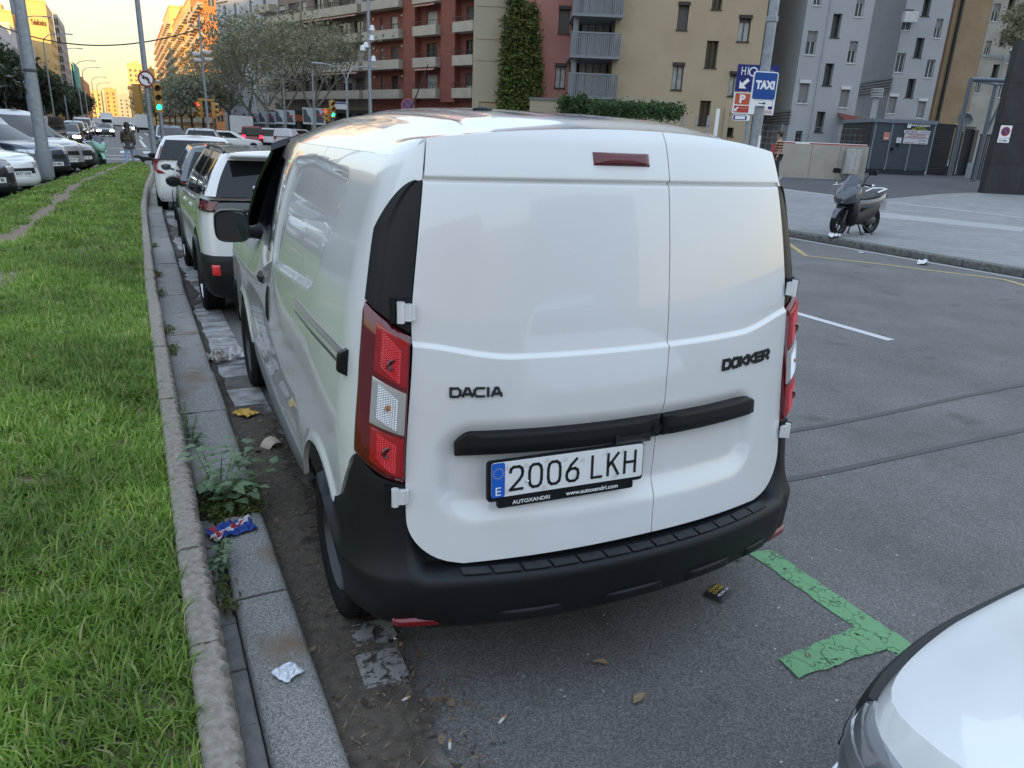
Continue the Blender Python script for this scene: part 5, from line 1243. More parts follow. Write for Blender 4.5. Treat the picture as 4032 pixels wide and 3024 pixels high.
def pxh(F, w, px, y0, y1, wpx):
    # opening on a facade parallel to the survey picture at forward distance w
    c = on_w(px, (y0 + y1) / 2, w); zt_, zb_ = on_w(px, y0, w)[2], on_w(px, y1, w)[2]; a = (Vector(c) - F.O).dot(F.d); hw = wpx * .5 * np.linalg.norm(c - EYEP) / F_PX * .97
    return (a - hw, a + hw, zb_, zt_)
def uface(u, w): return Fac(uw(u, w), UV)
def uof(px, py, w): return float(on_w(px, py, w) @ UV)
GZ = 1.0
# ---------- tan block with brown shutters and the pink stair tower (fronts parallel to each other, set back behind the pavement)
WT = 46.
uP0, uP1, uT0, uT1 = uof(1990, 200, WT + 2), uof(2247, 200, WT + 1.0), uof(2415, 200, WT), uof(2985, 300, WT)
TAN = plaster('tan', (.385, .30, .20), c2=(.435, .345, .235)); PINK = plaster('terracotta_pink', (.345, .15, .125), c2=(.39, .18, .15)); CREAM = plaster('weathered_cream', (.36, .30, .21), c2=(.42, .36, .26))
tanb = bld('apartment_block', 'tan rendered apartment block with narrow brown-shuttered windows and grey balconies', uw(uT0, WT, GZ)); F = uface(uT0, WT)
spec = [(2690, 8, 119, 38, 1., 1), (2668, 247, 355, 40, .12, 1), (2825, -30, 38, 36, 0, 0), (2802, 160, 268, 42, 0, 0), (2774, 396, 494, 40, 0, 0), (2931, 60, 165, 42, .25, 1), (2892, 282, 380, 40, .2, 1), (2872, 502, 537, 30, 0, 0), (2712, -235, -120, 38, .6, 1), (2955, -165, -60, 40, .3, 1), (2850, -220, -115, 40, 0, 0)]
H_ = [pxh(F, WT, *s_[:4]) + ((.18,) if s_[5] else (.42,)) for s_ in spec]
mb = MB(); F.wall(mb, 0, uT1 - uT0, -1, 24, H_); mb.quad(F.p(uT1 - uT0, -1), F.p(uT1 - uT0, -1, -14), F.p(uT1 - uT0, 24, -14), F.p(uT1 - uT0, 24)); mb.quad(F.p(0, -1, -2.5), F.p(0, -1), F.p(0, 24), F.p(0, 24, -2.5)); mb.quad(F.p(0, 24), F.p(uT1 - uT0, 24), F.p(uT1 - uT0, 24, -14), F.p(0, 24, -14)); wb(mb, 'wall', TAN, tanb)
for s_, h in zip(spec, H_): F.window(tanb, h, h[4], FRAMEB, CURT if 0 < s_[4] < .9 else PANE, SHUT, s_[4], sill=True, box=bool(s_[5]))
# plinth band with its raised arch frame
zA, zB = on_w(2400, 372, WT)[2], on_w(2400, 398, WT)[2]; a0, a1 = 0., uof(2690, 390, WT) - uT0
mb = MB(); F.box(mb, -.1, a1, zB, zA, 0, .10); F.box(mb, a1 - .32, a1, GZ - 1, zB, 0, .10); mb.quad(F.p(-.1, GZ - 1, .05), F.p(a1 - .3, GZ - 1, .05), F.p(a1 - .3, zB, .05), F.p(-.1, zB, .05)); wb(mb, 'plinth_band', CREAM, tanb)
a2, a3 = uof(2865, 480, WT) - uT0, uof(2960, 480, WT) - uT0; zz = on_w(2860, 425, WT)[2]
mb = MB(); F.box(mb, a2 - .25, a3, zz - .25, zz, 0, .10); F.box(mb, a2 - .25, a2 + .02, GZ - 1, zz - .25, 0, .10); wb(mb, 'door_surround', CREAM, tanb)
# balcony bay between pink tower and tan block
GBAL = mat('grey_balcony_metal', (.20, .215, .235), .5); ub0, ub1 = uP1 - uT0 - .15, 0.30; zf = [on_w(2330, 236, WT)[2], on_w(2330, 392, WT)[2]]; st = zf[0] - zf[1]
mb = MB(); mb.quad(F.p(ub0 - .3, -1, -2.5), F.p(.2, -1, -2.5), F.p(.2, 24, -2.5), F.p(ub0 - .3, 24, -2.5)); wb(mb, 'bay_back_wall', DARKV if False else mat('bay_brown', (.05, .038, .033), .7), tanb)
for k in range(-2, 4):
    z = zf[1] + st * k
    if z < 0: continue
    mb = MB(); F.box(mb, ub0, ub1, z, z + .14, -2.4, .95); bal = wb(mb, 'balcony', GBAL, tanb)
    mb = MB(); F.box(mb, ub0, ub1, z + 1.28, z + 1.36, .86, .95); F.box(mb, ub1 - .06, ub1, z + .141, z + 1.28, -.02, .95)
    nb_ = 24
    for q in range(nb_): a = lerp(ub0, ub1 - .06, (q + .5) / nb_); F.box(mb, a - .035, a + .035, z + .141, z + 1.28, .90, .93)
    mb.build('balcony_bars', GBAL, bal)
    mb = MB(); mb.cyl(F.p(ub0 + .30, z + .141, .35), F.p(ub0 + .30, z + st - .001, .35), .17, n=12); mb.build('column', GBAL, bal, smooth=40)
    F.window(tanb, (ub0 + .75, ub1 - .35, z + .2, z + 2.35), 2.2, mat('dark_frame', (.016, .014, .014), .4), CURT, None, 0, sill=False, mull=3)
# pink tower
pink = bld('stair_tower', 'terracotta pink tower with ivy climbing its left half, between cream block and grey balconies', uw(uP0, WT + 2, GZ)); F = uface(uP0, WT + 2); Lp = uof(2247, 200, WT + 2) - uP0
spec = [(2222, 24, 133, 40, 1.), (2206, 250, 348, 40, .12), (2236, -190, -82, 40, .5)]; H_ = [pxh(F, WT + 2, *s_[:4]) for s_ in spec]
mb = MB(); F.wall(mb, 0, Lp, -1, 24, H_); mb.quad(F.p(Lp, -1), F.p(Lp, -1, -4), F.p(Lp, 24, -4), F.p(Lp, 24)); mb.quad(F.p(0, -1, -4), F.p(0, -1), F.p(0, 24), F.p(0, 24, -4)); mb.quad(F.p(0, 24), F.p(Lp, 24), F.p(Lp, 24, -4), F.p(0, 24, -4)); wb(mb, 'wall', PINK, pink)
for s_, h in zip(spec, H_): F.window(pink, h, .18, FRAMEB, CURT if s_[4] < .9 else PANE, SHUT, s_[4], box=True)
mb = MB(); mb.tube([F.p(.1, 0, .08), F.p(.1, 24, .08)], .05, 6); wb(mb, 'drainpipe', GALV, pink)
# cream blank block left of it
uC0 = uof(1862, 250, WT + 2.6); cre = bld('blank_block', 'windowless cream block with faint joint lines, left of the ivy tower', uw(uC0, WT + 2.6, GZ)); F = uface(uC0, WT + 2.6); Lc = uof(1992, 250, WT + 2.6) - uC0
mb = MB(); F.wall(mb, 0, Lc, -1, 24); mb.quad(F.p(0, -1, -12), F.p(0, -1), F.p(0, 24), F.p(0, 24, -12)); mb.quad(F.p(0, 24), F.p(Lc, 24), F.p(Lc, 24, -12), F.p(0, 24, -12)); wb(mb, 'wall', plaster('cream_blank', (.37, .32, .23), c2=(.40, .35, .255)), cre)
for y_ in (25, 155, 240):
    z = on_w(1925, y_, WT + 2.6)[2]; mb = MB(); F.box(mb, .15, Lc - .1, z, z + .04, 0, .03); wb(mb, 'joint_strip', CREAM, cre)
mb = MB(); z = on_w(1925, 388, WT + 2.6)[2]; F.box(mb, .2, Lc, z - .2, z, 0, .12); F.box(mb, .2, .42, GZ - 1, z - .2, 0, .12); wb(mb, 'gate_surround', CREAM, cre)
mb = MB(); F.box(mb, .46, Lc, GZ - 1, z - .24, .0, .05); wb(mb, 'board_gate', mat('pale_boards', (.40, .31, .19), .7, var=.1), cre)
# garden wall with coping and hedge plants
WG = 42.; u0, u1 = uof(2085, 430, WG), uof(2475, 430, WG); gw = bld('garden_wall', 'cream garden wall with grey coping below the grey balconies', uw(u0, WG, GZ), 'wall'); F = uface(u0, WG); zt_ = on_w(2300, 392, WG)[2]
mb = MB(); F.box(mb, 0, u1 - u0, -.5, zt_ - .12, -.25, 0); wb(mb, 'wall_body', CREAM, gw); mb = MB(); F.box(mb, -.05, u1 - u0 + .05, zt_ - .119, zt_, -.3, .06); wb(mb, 'coping', GREYP if False else mat('grey_coping', (.16, .16, .16), .7), gw)

# ---------- grey blocks standing like saw teeth
GREY1 = plaster('cool_grey', (.315, .33, .348), c2=(.36, .375, .392)); BAND = mat('ribbed_grey_band', (.24, .25, .265), .7)
WINF = FRAMEW
def saw(name, label, wF, wB, pxbend, pxr, y_ref, wins, material, Hh=26., side_px=None):
    ub, ur = uof(pxbend, y_ref, wF), uof(pxr, y_ref, wF); r = bld(name, label, uw(ub, wF, GZ)); F = uface(ub, wF); Hs = []
    for s_ in wins: Hs.append(pxh(F, wF, *s_[:4]) + ((.38,) if s_[4] == 'd' else (.16,)))
    mb = MB(); F.wall(mb, 0, ur - ub, -1, Hh, Hs); D = wB - wF
    mb.quad(F.p(0, -1, -D), F.p(0, -1), F.p(0, Hh), F.p(0, Hh, -D)); mb.quad(F.p(ur - ub, -1), F.p(ur - ub, -1, -D), F.p(ur - ub, Hh, -D), F.p(ur - ub, Hh)); mb.quad(F.p(0, Hh), F.p(ur - ub, Hh), F.p(ur - ub, Hh, -D), F.p(0, Hh, -D))
    wb(mb, 'wall', material, r)
    for s_, h in zip(wins, Hs):
        k = s_[4]
        F.window(r, h, h[4], FRAMEB if k == 'd' else WINF, PANE, SHUTG if k != 'd' else SHUT, {'d': 0., 'h': .45, 'f': .92, 'w': .12}[k], sill=True, box=k in 'f', mull=0 if k == 'd' else 1)
    return r, F, ur - ub
W1 = 46.2
g1, F, Lg = saw('apartment_block', 'cool grey apartment block with staggered slit windows right behind the taxi sign', W1, 58, 3135, 3392, 300,
    [(3220, -22, 21, 26, 'w'), (3293, 53, 148, 30, 'd'), (3195, 121, 216, 34, 'h'), (3262, 249, 337, 30, 'd'), (3165, 316, 407, 34, 'f'), (3229, 439, 521, 30, 'd'), (3388, -32, 67, 26, 'h'), (3357, 161, 249, 28, 'h'), (3325, 341, 424, 30, 'f'), (3145, 515, 560, 24, 'd'), (3245, -135, -50, 30, 'h'), (3325, -150, -60, 30, 'd')], GREY1)
zz = on_w(3060, 452, 50)[2]
mb = MB()
Fs = Fac(F.p(0, 0, -(58 - W1)), Vector((WV[0], WV[1], 0)) * -1)
for k in range(5): Fs.box(mb, 0, 58 - W1 + .12, zz + .02 - k * .16, zz + .12 - k * .16, 0, .12); F.box(mb, -.12, 0 + .0, zz + .02 - k * .16, zz + .12 - k * .16, 0, .12)
wb(mb, 'ribbed_band', BAND, g1)
mb = MB(); mb.tube([F.p(.75 * Lg * .45, -1, .05), F.p(Lg * .36, 26, .05)], .03, 6); wb(mb, 'cable_duct', GREY1, g1)
W2 = 53.
g2, F2, Lg2 = saw('apartment_block', 'cool grey apartment block with an air conditioner box, next to the brown gable', W2, 68, 3520, 3692, 300,
    [(3649, -8, 64, 24, 'd'), (3574, 36, 120, 28, 'h'), (3695, 73, 150, 22, 'h'), (3619, 148, 227, 26, 'd'), (3545, 208, 285, 28, 'w'), (3662, 234, 307, 26, 'w'), (3586, 310, 384, 26, 'd'), (3513, 370, 447, 26, 'f'), (3627, 388, 465, 26, 'f'), (3560, 475, 545, 26, 'd')], GREY1)
mb = MB(); zz = on_w(3450, 335, 58)[2]; Fs = Fac(F2.p(0, 0, -(68 - W2)), Vector((WV[0], WV[1], 0)) * -1)
for k in range(5): Fs.box(mb, 0, 68 - W2 + .12, zz - k * .18, zz + .11 - k * .18, 0, .12)
wb(mb, 'ribbed_band', BAND, g2)
q = Vector(on_w(3573, 70, W2)); mb = MB(); cc = q + F2.n * .32; mb.box(cc, (.85, .42, .62), rz=math.atan2(UV[1], UV[0])); ac = wb(mb, 'air_conditioner', FRAMEW, g2)
mb = MB(); mb.lathe([(.24, 0), (.22, .02), (.05, .02), (0, .02)], 18, 'y', (0, 0, 0)); M_ = Matrix.Translation(cc + F2.n * .22 + Vector((UV[0], UV[1], 0)) * .1) @ Matrix.Rotation(math.atan2(UV[1], UV[0]), 4, 'Z'); mb.v = [tuple(M_ @ Vector(v_)) for v_ in mb.v]; mb.build('fan_grille', GREYP, ac, smooth=40)
# low tiled lean-to with its stubby chimney between the two grey blocks
W3 = 44.5; ua, ub_ = uof(3345, 440, W3), uof(3435, 440, W3); lt = bld('tiled_shed', 'small shed roof of red tiles with a stubby ringed chimney, between the two grey blocks', uw(ua, W3, GZ)); F = uface(ua, W3); zt_, zb_ = on_w(3360, 425, W3)[2], on_w(3390, 490, W3)[2]; Lr = ub_ - ua
TILER = mat('red_roof_tile', (.20, .055, .045), .8, var=.25, scale=8)
mb = MB(); F.box(mb, 0, Lr, -1, zb_ - .02, -2.5, 0); wb(mb, 'wall', GREY1, lt)
for k in range(9):
    a = Lr * k / 9; mb = MB(); mb.grid([[F.p(a + Lr / 9 * t, lerp(zb_, zt_, f) - .35 * (a / Lr) * (1 if f > .5 else .3) + .06 * math.sin(PI * t), lerp(.15, -2.4, f)) for t in np.linspace(0, 1, 5)] for f in (0, .5, 1)]); wb(mb, 'tile_row', TILER, lt)
mb = MB(); c_ = Vector(on_w(3432, 480, W3 - .6)); c2 = Vector((c_.x, c_.y, on_w(3432, 385, W3 - .6)[2])); mb.cyl(c_, c2, .22, n=4); 
for k in range(4): mb.cyl(c2 + Vector((0, 0, .02 + k * .13)), c2 + Vector((0, 0, .11 + k * .13)), .34 - .02 * (k % 2), n=8)
wb(mb, 'chimney', GREY1, lt)
# brown gable and the weathered beige block
W4 = 56.; u0, u1 = uof(3702, 300, W4), uof(3842, 300, W4); bw = bld('blank_gable', 'tall ochre brown windowless gable with a black drainpipe on its left edge', uw(u0, W4, GZ)); F = uface(u0, W4)
mb = MB(); F.wall(mb, 0, u1 - u0, -1, 28); mb.quad(F.p(0, -1, -10), F.p(0, -1), F.p(0, 28), F.p(0, 28, -10)); mb.quad(F.p(u1 - u0, -1), F.p(u1 - u0, -1, -10), F.p(u1 - u0, 28, -10), F.p(u1 - u0, 28)); mb.quad(F.p(0, 28), F.p(u1 - u0, 28), F.p(u1 - u0, 28, -10), F.p(0, 28, -10)); wb(mb, 'wall', plaster('ochre_brown', (.235, .165, .095), c2=(.30, .22, .135), sc=1.2), bw)
mb = MB(); mb.tube([F.p(.42, -1, .12), F.p(.42, 28, .12)], .11, 8); wb(mb, 'drainpipe', mat('black_pipe', (.02, .02, .022), .5), bw)
mb = MB(); F.box(mb, -.35, -.22, -1, 28, -.2, .08); F.box(mb, -.22, .22, -1, 28, -.3, -.02); wb(mb, 'corner_strip', mat('rust_strip', (.15, .075, .045), .8), bw)
W5 = 57.; wins = [(3922, 13, 85, 22, 'h'), (3889, 160, 220, 18, 'h'), (3954, 115, 180, 20, 'd'), (3985, 190, 250, 22, 'f'), (3920, 253, 305, 20, 'd'), (3852, 307, 367, 16, 'w'), (3984, -8, 36, 20, 'd'), (3945, 330, 385, 18, 'w'), (4018, 60, 120, 20, 'h')]
bg_, F, Lb = saw('apartment_block', 'weathered beige block at the right edge with stained walls and white-silled windows', W5, 68, 3843, 4160, 300, wins, plaster('weathered_beige', (.27, .255, .225), c2=(.38, .365, .33), sc=.9), 28.)
mb = MB(); c_ = Vector(on_w(3925, 335, W5)) + F.n * .2; mb.tube([c_, Vector((c_.x, c_.y, on_w(3913, 215, W5)[2]))], .03, 5)
for k in range(4): e_ = Vector((c_.x, c_.y, on_w(3913, 218 + 4 * k, W5)[2])); mb.tube([e_ - F.d * (1.6 - .2 * k), e_ + F.d * .3], .02, 4)
wb(mb, 'rooftop_antenna', GALV, bg_)

# ---------- metal kiosk, fence, gate, black wall, pergola
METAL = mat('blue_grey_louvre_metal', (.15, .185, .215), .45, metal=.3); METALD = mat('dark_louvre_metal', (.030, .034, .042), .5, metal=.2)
W6 = 35.5; u0, u1 = uof(3412, 600, W6), uof(3660, 600, W6); zk0, zk1 = .88, on_w(3540, 470, W6)[2]; ks = bld('louvred_kiosk', 'blue-grey louvred metal kiosk with posters beside the car park gate', uw(u0, W6, zk0), 'kiosk'); F = uface(u0, W6); Lk = u1 - u0
def louvre(Fc, a0, a1, z0, z1, name, m, root, n_):
    mb = MB(); h = (z1 - z0) / n_
    for k in range(n_): z = z0 + k * h; mb.add([Fc.p(a0, z, .0), Fc.p(a1, z, .0), Fc.p(a1, z + h * .82, .035), Fc.p(a0, z + h * .82, .035), Fc.p(a0, z + h * .98, 0.), Fc.p(a1, z + h * .98, 0.)], [(0, 1, 2, 3), (3, 2, 5, 4)])
    return wb(mb, name, m, root)
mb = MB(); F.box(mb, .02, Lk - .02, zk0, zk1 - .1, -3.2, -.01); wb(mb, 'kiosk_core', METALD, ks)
mb = MB(); F.box(mb, -.05, Lk + .05, zk1 - .16, zk1, -3.3, .10); wb(mb, 'fascia', mat('blue_grey_fascia', (.15, .185, .215), .5), ks)
cut = [0, .06 * Lk, .33 * Lk, .66 * Lk, Lk]
for k in range(4): louvre(F, cut[k] + .04, cut[k + 1] - .04, zk0 + .22, zk1 - .17, 'louvre_panel', METAL, ks, 30)
mb = MB()
for c_ in cut[1:]: F.box(mb, c_ - .035, c_ + .035, zk0 + .2, zk1 - .16, .0, .05)
wb(mb, 'frame_post', mat('blue_grey_post', (.17, .20, .23), .5), ks)
mb = MB(); F.box(mb, .33 * Lk + .10, .33 * Lk + .2, zk0 + 1.05, zk0 + 1.2, .05, .1); wb(mb, 'door_lock', BLACKP, ks)
def poster(name, F_, a0, a1, z0, z1, m, root, off=.06, lines=(), cat=None, label=None):
    mb = MB(); F_.box(mb, a0, a1, z0, z1, off, off + .012); o = wb(mb, name, m, root)
    for (fx0, fx1, fz0, fz1, txt, tm) in lines:
        Mx = frame(F_.p(lerp(a0, a1, (fx0 + fx1) / 2), lerp(z0, z1, (fz0 + fz1) / 2), off + .014), F_.d, (0, 0, 1), F_.n)
        me_w = ((fx1 - fx0) * (a1 - a0), (fz1 - fz0) * (z1 - z0)); add_text('lettering', txt, o, Mx, .1, tm, .0006, .002, fit=me_w)
    return o
REDI = mat('red_ink', (.45, .06, .06), .5); YELI = mat('olive_yellow_ink', (.42, .42, .05), .5); PWH = mat('poster_white', (.55, .54, .60), .6); PBK = mat('poster_black', (.02, .022, .03), .5); PSAL = mat('salmon_notice', (.50, .21, .15), .6)
a_ = lambda px, py: uof(px, py, W6) - u0
z_ = lambda px, py: on_w(px, py, W6)[2]
p1 = poster('poster', F, a_(3565, 500), a_(3668, 500) - .05, z_(3600, 515), z_(3600, 487), PBK, ks, .06, [(.18, .95, .62, .9, 'PROMOCIO ABONAMENTS', WINK), (.35, .75, .36, .56, 'A PARTIR', YELI), (.25, .85, .08, .32, 'MES COTXE', YELI)])
mb = MB(); a0_, z0_ = a_(3570, 497), z_(3570, 503); F.box(mb, a0_, a0_ + .16, z0_, z0_ + .22, .074, .08); o_ = mb.build('parking_mark', WINK, p1); add_text('parking_letter', 'P', p1, frame(F.p(a0_ + .08, z0_ + .11, .083), F.d, (0, 0, 1), F.n), .1, PLATEB, .0006, .002, fit=(.08, .13))
poster('poster', F, a_(3556, 518), a_(3664, 518) - .05, z_(3600, 526), z_(3600, 513), PWH, ks, .08, [(.06, .52, .25, .75, '934 190 187', INK), (.62, .96, .3, .7, 'www.parking', INK)])
poster('poster', F, a_(3558, 535), a_(3660, 535) - .05, z_(3600, 543), z_(3600, 527), PWH, ks, .06, [(.15, .85, .60, .9, 'INTERESSAT ABONAMENT', REDI), (.12, .88, .12, .45, 'DESCOMPTES ONLINE', REDI)])
poster('poster', F, a_(3553, 556), a_(3655, 556) - .05, z_(3600, 567), z_(3600, 545), PWH, ks, .06, [(.62, .92, .5, .75, 'parkia', INK), (.62, .92, .1, .25, '93 490 80', INK), (.08, .45, .1, .25, 'RESERVES ONLINE', INK)])
poster('notice', F, a_(3477, 530), a_(3502, 530), z_(3490, 552), z_(3490, 520), PSAL, ks, .06, [(.2, .8, .15, .35, 'AVIS', WINK)])
poster('notice', F, a_(3527, 550), a_(3547, 550), z_(3535, 563), z_(3535, 541), PWH, ks, .06)
mb = MB(); F.box(mb, a_(3528, 570), a_(3538, 570), z_(3532, 578), z_(3532, 566), .05, .12); wb(mb, 'key_box', INK, ks)
# dark side of the kiosk and the fence run to the gate
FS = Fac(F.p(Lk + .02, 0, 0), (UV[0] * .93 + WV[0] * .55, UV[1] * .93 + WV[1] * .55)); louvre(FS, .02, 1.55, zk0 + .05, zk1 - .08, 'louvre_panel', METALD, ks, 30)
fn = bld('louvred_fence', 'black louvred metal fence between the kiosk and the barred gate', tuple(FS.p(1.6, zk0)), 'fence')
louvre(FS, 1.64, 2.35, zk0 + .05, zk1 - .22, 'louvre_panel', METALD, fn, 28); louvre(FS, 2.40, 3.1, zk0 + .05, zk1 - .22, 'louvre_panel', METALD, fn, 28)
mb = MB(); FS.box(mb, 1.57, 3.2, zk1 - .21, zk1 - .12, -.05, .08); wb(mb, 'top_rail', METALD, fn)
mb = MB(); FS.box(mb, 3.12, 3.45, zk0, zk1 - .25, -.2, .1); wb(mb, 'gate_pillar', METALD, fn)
W7 = 34.5; u0, u1 = uof(3835, 640, W7), uof(3912, 640, W7); gt = bld('barred_gate', 'black barred gate with pale panel behind, left of the black wall', uw(u0, W7, .8), 'gate'); F7 = uface(u0, W7); zt_ = on_w(3880, 532, W7)[2]
for k in range(10):
    a = (u1 - u0) * (k + .5) / 10; mb = MB(); F7.box(mb, a - .022, a + .022, .84, zt_, -.02, .02); wb(mb, 'bar', METALD, gt)
for z in (.84, zt_): mb = MB(); F7.box(mb, 0, u1 - u0, z - .04, z + .04, -.03, .03); wb(mb, 'rail', METALD, gt)
mb = MB(); F7.box(mb, .1, u1 - u0 + .5, .8, 1.55, -.65, -.6); wb(mb, 'back_panel', mat('pale_panel', (.36, .39, .42), .6), gt)
W8 = 27.; u0 = uof(3873, 755, W8); bwl = bld('black_wall', 'black stone-clad wall end at the right edge, carrying a no-parking sign', uw(u0, W8, .5), 'wall'); F8 = uface(u0, W8); zt_ = on_w(4020, 158, W8)[2]
BST = mat('black_stone', (.028, .030, .035), .45, var=.25, scale=2)
for i in range(3):
    for k in range(4): mb = MB(); zz0, zz1 = lerp(.3, zt_, k / 4), lerp(.3, zt_, (k + 1) / 4); F8.box(mb, i * 1.25, i * 1.25 + 1.24, zz0 + .005, zz1 - .005, -.35, 0 - .003 * ((i + k) % 2)); wb(mb, 'stone_panel', BST, bwl)
mb = MB(); F8.box(mb, .03, 3.7, .3, zt_ - .03, -.34, -.02); wb(mb, 'wall_core', DARKV, bwl)
mb = MB(); F8.box(mb, 1.62, 3.6, .62, 2.6, .02, .06); wb(mb, 'glass_door', PANE, bwl)
# sign on the black wall
sg_ = thing('no_parking_sign', 'small white plate with a red and blue no-parking disc on the black wall', 'sign', tuple(F8.p(uof(3955, 525, W8) - u0, 0, .02) + Vector((0, 0, on_w(3955, 525, W8)[2]))), math.atan2(UV[1], UV[0]))
MB().rbox((0, -.01, .05), (.40, .012, .42), .03, axis='y').build('plate', WINK, sg_); MB().rbox((0, -.01, -.24), (.40, .012, .14), .02, axis='y').build('hours_plate', WINK, sg_)
MB().lathe([(.155, 0), (.155, -.006), (0, -.006)], 24, 'y', (0, -.016, .06)).build('red_ring', REDI if False else mat('sign_red', (.40, .05, .04), .4), sg_); MB().lathe([(.115, 0), (0, -.003)], 24, 'y', (0, -.0225, .06)).build('blue_disc', mat('sign_blue', (.03, .06, .22), .4), sg_)
mb = MB(); mb.add([(-.10 + .02, -.027, .06 + .10 + .02), (-.10 - .02, -.027, .06 + .10 - .02), (.10 - .02, -.027, .06 - .10 - .02), (.10 + .02, -.027, .06 - .10 + .02)], [(0, 1, 2, 3)]); mb.build('red_bar', mat('sign_red', 0), sg_)
add_text('lettering', '0-24h.', sg_, frame((0, -.018, -.24), (1, 0, 0), (0, 0, 1), (0, -1, 0)), .1, INK, .0005, .002, fit=(.30, .07))
# pergola frame of round tube
PERG = mat('blue_grey_tube', (.13, .155, .185), .45, metal=.3); Wp = 30.; zp = on_w(3815, 312, Wp)[2]
pg = bld('tube_pergola', 'blue-grey tubular frame beside the black wall, joined by beams at the top', tuple(on_w(3735, 690, Wp)), 'frame')
A_ = Vector(on_w(3740, 682, Wp)); A2 = Vector((A_.x, A_.y, zp)); mb = MB(); mb.tube([A_ - Vector((0, 0, .1)), A2], .085, 10); wb(mb, 'post', PERG, pg, smooth=40)
B_ = Vector(on_w(3850, 640, 33.)); zB_ = on_w(3893, 330, 33.)[2]; mb = MB(); mb.tube([(B_.x, B_.y, .8), (B_.x, B_.y, zB_)], .085, 10); wb(mb, 'post', PERG, pg, smooth=40)
E_ = A2 + Vector((UV[0], UV[1], 0)) * 3.2; mb = MB(); mb.tube([A2, E_], .085, 10); wb(mb, 'beam', PERG, pg, smooth=40)
mb = MB(); mb.tube([A2, (B_.x, B_.y, zB_)], .07, 8); wb(mb, 'beam', PERG, pg, smooth=40); mb = MB(); mb.tube([(B_.x, B_.y, zB_), Vector((B_.x, B_.y, zB_)) + Vector((UV[0], UV[1], 0)) * 2.0], .07, 8); wb(mb, 'beam', PERG, pg, smooth=40)
mb = MB(); mb.tube([(B_.x, B_.y, 2.6), Vector((B_.x, B_.y, zB_)) + Vector((UV[0], UV[1], 0)) * .55], .06, 8); wb(mb, 'brace', PERG, pg, smooth=40)
# satellite dish on the fence
q = Vector(on_w(3800, 470, 35.8)); ds_ = thing('satellite_dish', 'grey satellite dish tilted above the black louvred fence', 'dish', tuple(q), -1.2)
mb = MB(); mb.lathe([(.02, .10), (.18, .07), (.32, 0), (.33, .02), (.18, .09), (0, .12)], 18, 'y'); mb.v = [tuple(Matrix.Rotation(.5, 3, 'X') @ Vector(v_)) for v_ in mb.v]; mb.build('reflector_bowl', GALV, ds_, smooth=50); MB().tube([(0, .1, 0), (0, .12, -.55)], .02, 6).build('mast', GALV, ds_); MB().tube([(0, .05, -.25), (0, -.3, .05)], .012, 5).build('feed_arm', GALV, ds_)
# concrete parapet, utility box, barrier, mesh fence
W9 = 30.5; u0, u1 = uof(3078, 640, W9), uof(3415, 630, W9); CONC = mat('pale_concrete_wall', (.40, .37, .325), .85, var=.12, scale=1.4, bump=.3, bscale=30)
pw = bld('concrete_wall', 'low pale concrete wall in front of the car park ramp', uw(u0, W9, .7), 'wall'); F9 = uface(u0, W9); zt_ = on_w(3200, 568, W9)[2]
for k in range(3): mb = MB(); F9.box(mb, lerp(0, u1 - u0, k / 3) + .006, lerp(0, u1 - u0, (k + 1) / 3) - .006, .3, zt_, -.22, 0); wb(mb, 'wall_panel', CONC, pw)
ub = thing('utility_box', 'white graffitied utility box against the concrete wall', 'box', tuple(on_w(3352, 685, W9 - .35)), math.atan2(UV[1], UV[0]) + .25); ub.scale = (.72, .8, .86)
MB().rbox((0, .1, .62), (.62, .42, 1.06), .03, axis='z').build('cabinet', mat('graffiti_white', (.56, .55, .53), .6, col2=(.38, .37, .36), scale=14), ub); MB().box((0, .1, .045), (.68, .46, .09)).build('plinth', CONC, ub); MB().box((.0, .1, 1.165), (.66, .46, .03)).build('lid', CONC, ub)
for x_ in (-.155, .155): MB().box((x_, -.118, .62), (.285, .012, .92)).build('cabinet_door', mat('graffiti_white', 0), ub)
bar_ = thing('barrier_arm', 'red and white car park barrier arm lying level above the concrete wall', 'barrier', tuple(uw(uof(3060, 560, 31.2), 31.2, on_w(3060, 562, 31.2)[2])), math.atan2(UV[1], UV[0]))
Lb_ = uof(3415, 572, 31.2) - uof(3060, 560, 31.2)
for k, (a, c, m_) in enumerate(((0, .2, 'r'), (.2, .36, 'w'), (.36, 1., 'r'))): MB().rbox((Lb_ * (a + c) / 2, 0, -.02), (Lb_ * (c - a) - .002, .06, .13), .02, axis='x').build('arm_section', mat('barrier_red', (.42, .06, .07), .5) if m_ == 'r' else WINK, bar_)
MB().rbox((Lb_ / 2, 0, .058), (Lb_, .05, .025), .01, axis='x').build('arm_top_strip', WINK, bar_); MB().rbox((.05, .3, -.55), (.25, .3, 1.0), .04, axis='z').build('barrier_cabinet', mat('barrier_red', 0), bar_)
mf = bld('mesh_fence', 'thin wire mesh fence on grey posts behind the barrier', uw(uof(2960, 540, 36), 36, .8), 'fence'); Fm = uface(uof(2960, 540, 36), 36)
for k in range(7): a = k * 1.35; mb = MB(); mb.tube([Fm.p(a, .7), Fm.p(a, 2.9)], .028, 6); wb(mb, 'fence_post', GALV, mf)
mb = MB()
for k in range(8): z = 1.0 + k * .26; mb.tube([Fm.p(0, z), Fm.p(8.1, z + .03 * math.sin(k))], .006, 3)
for k in range(34): a = k * .24; mb.tube([Fm.p(a, .9), Fm.p(a, 2.85)], .005, 3)
tag(wb(mb, 'wire_mesh', GALV, mf), kind='stuff')

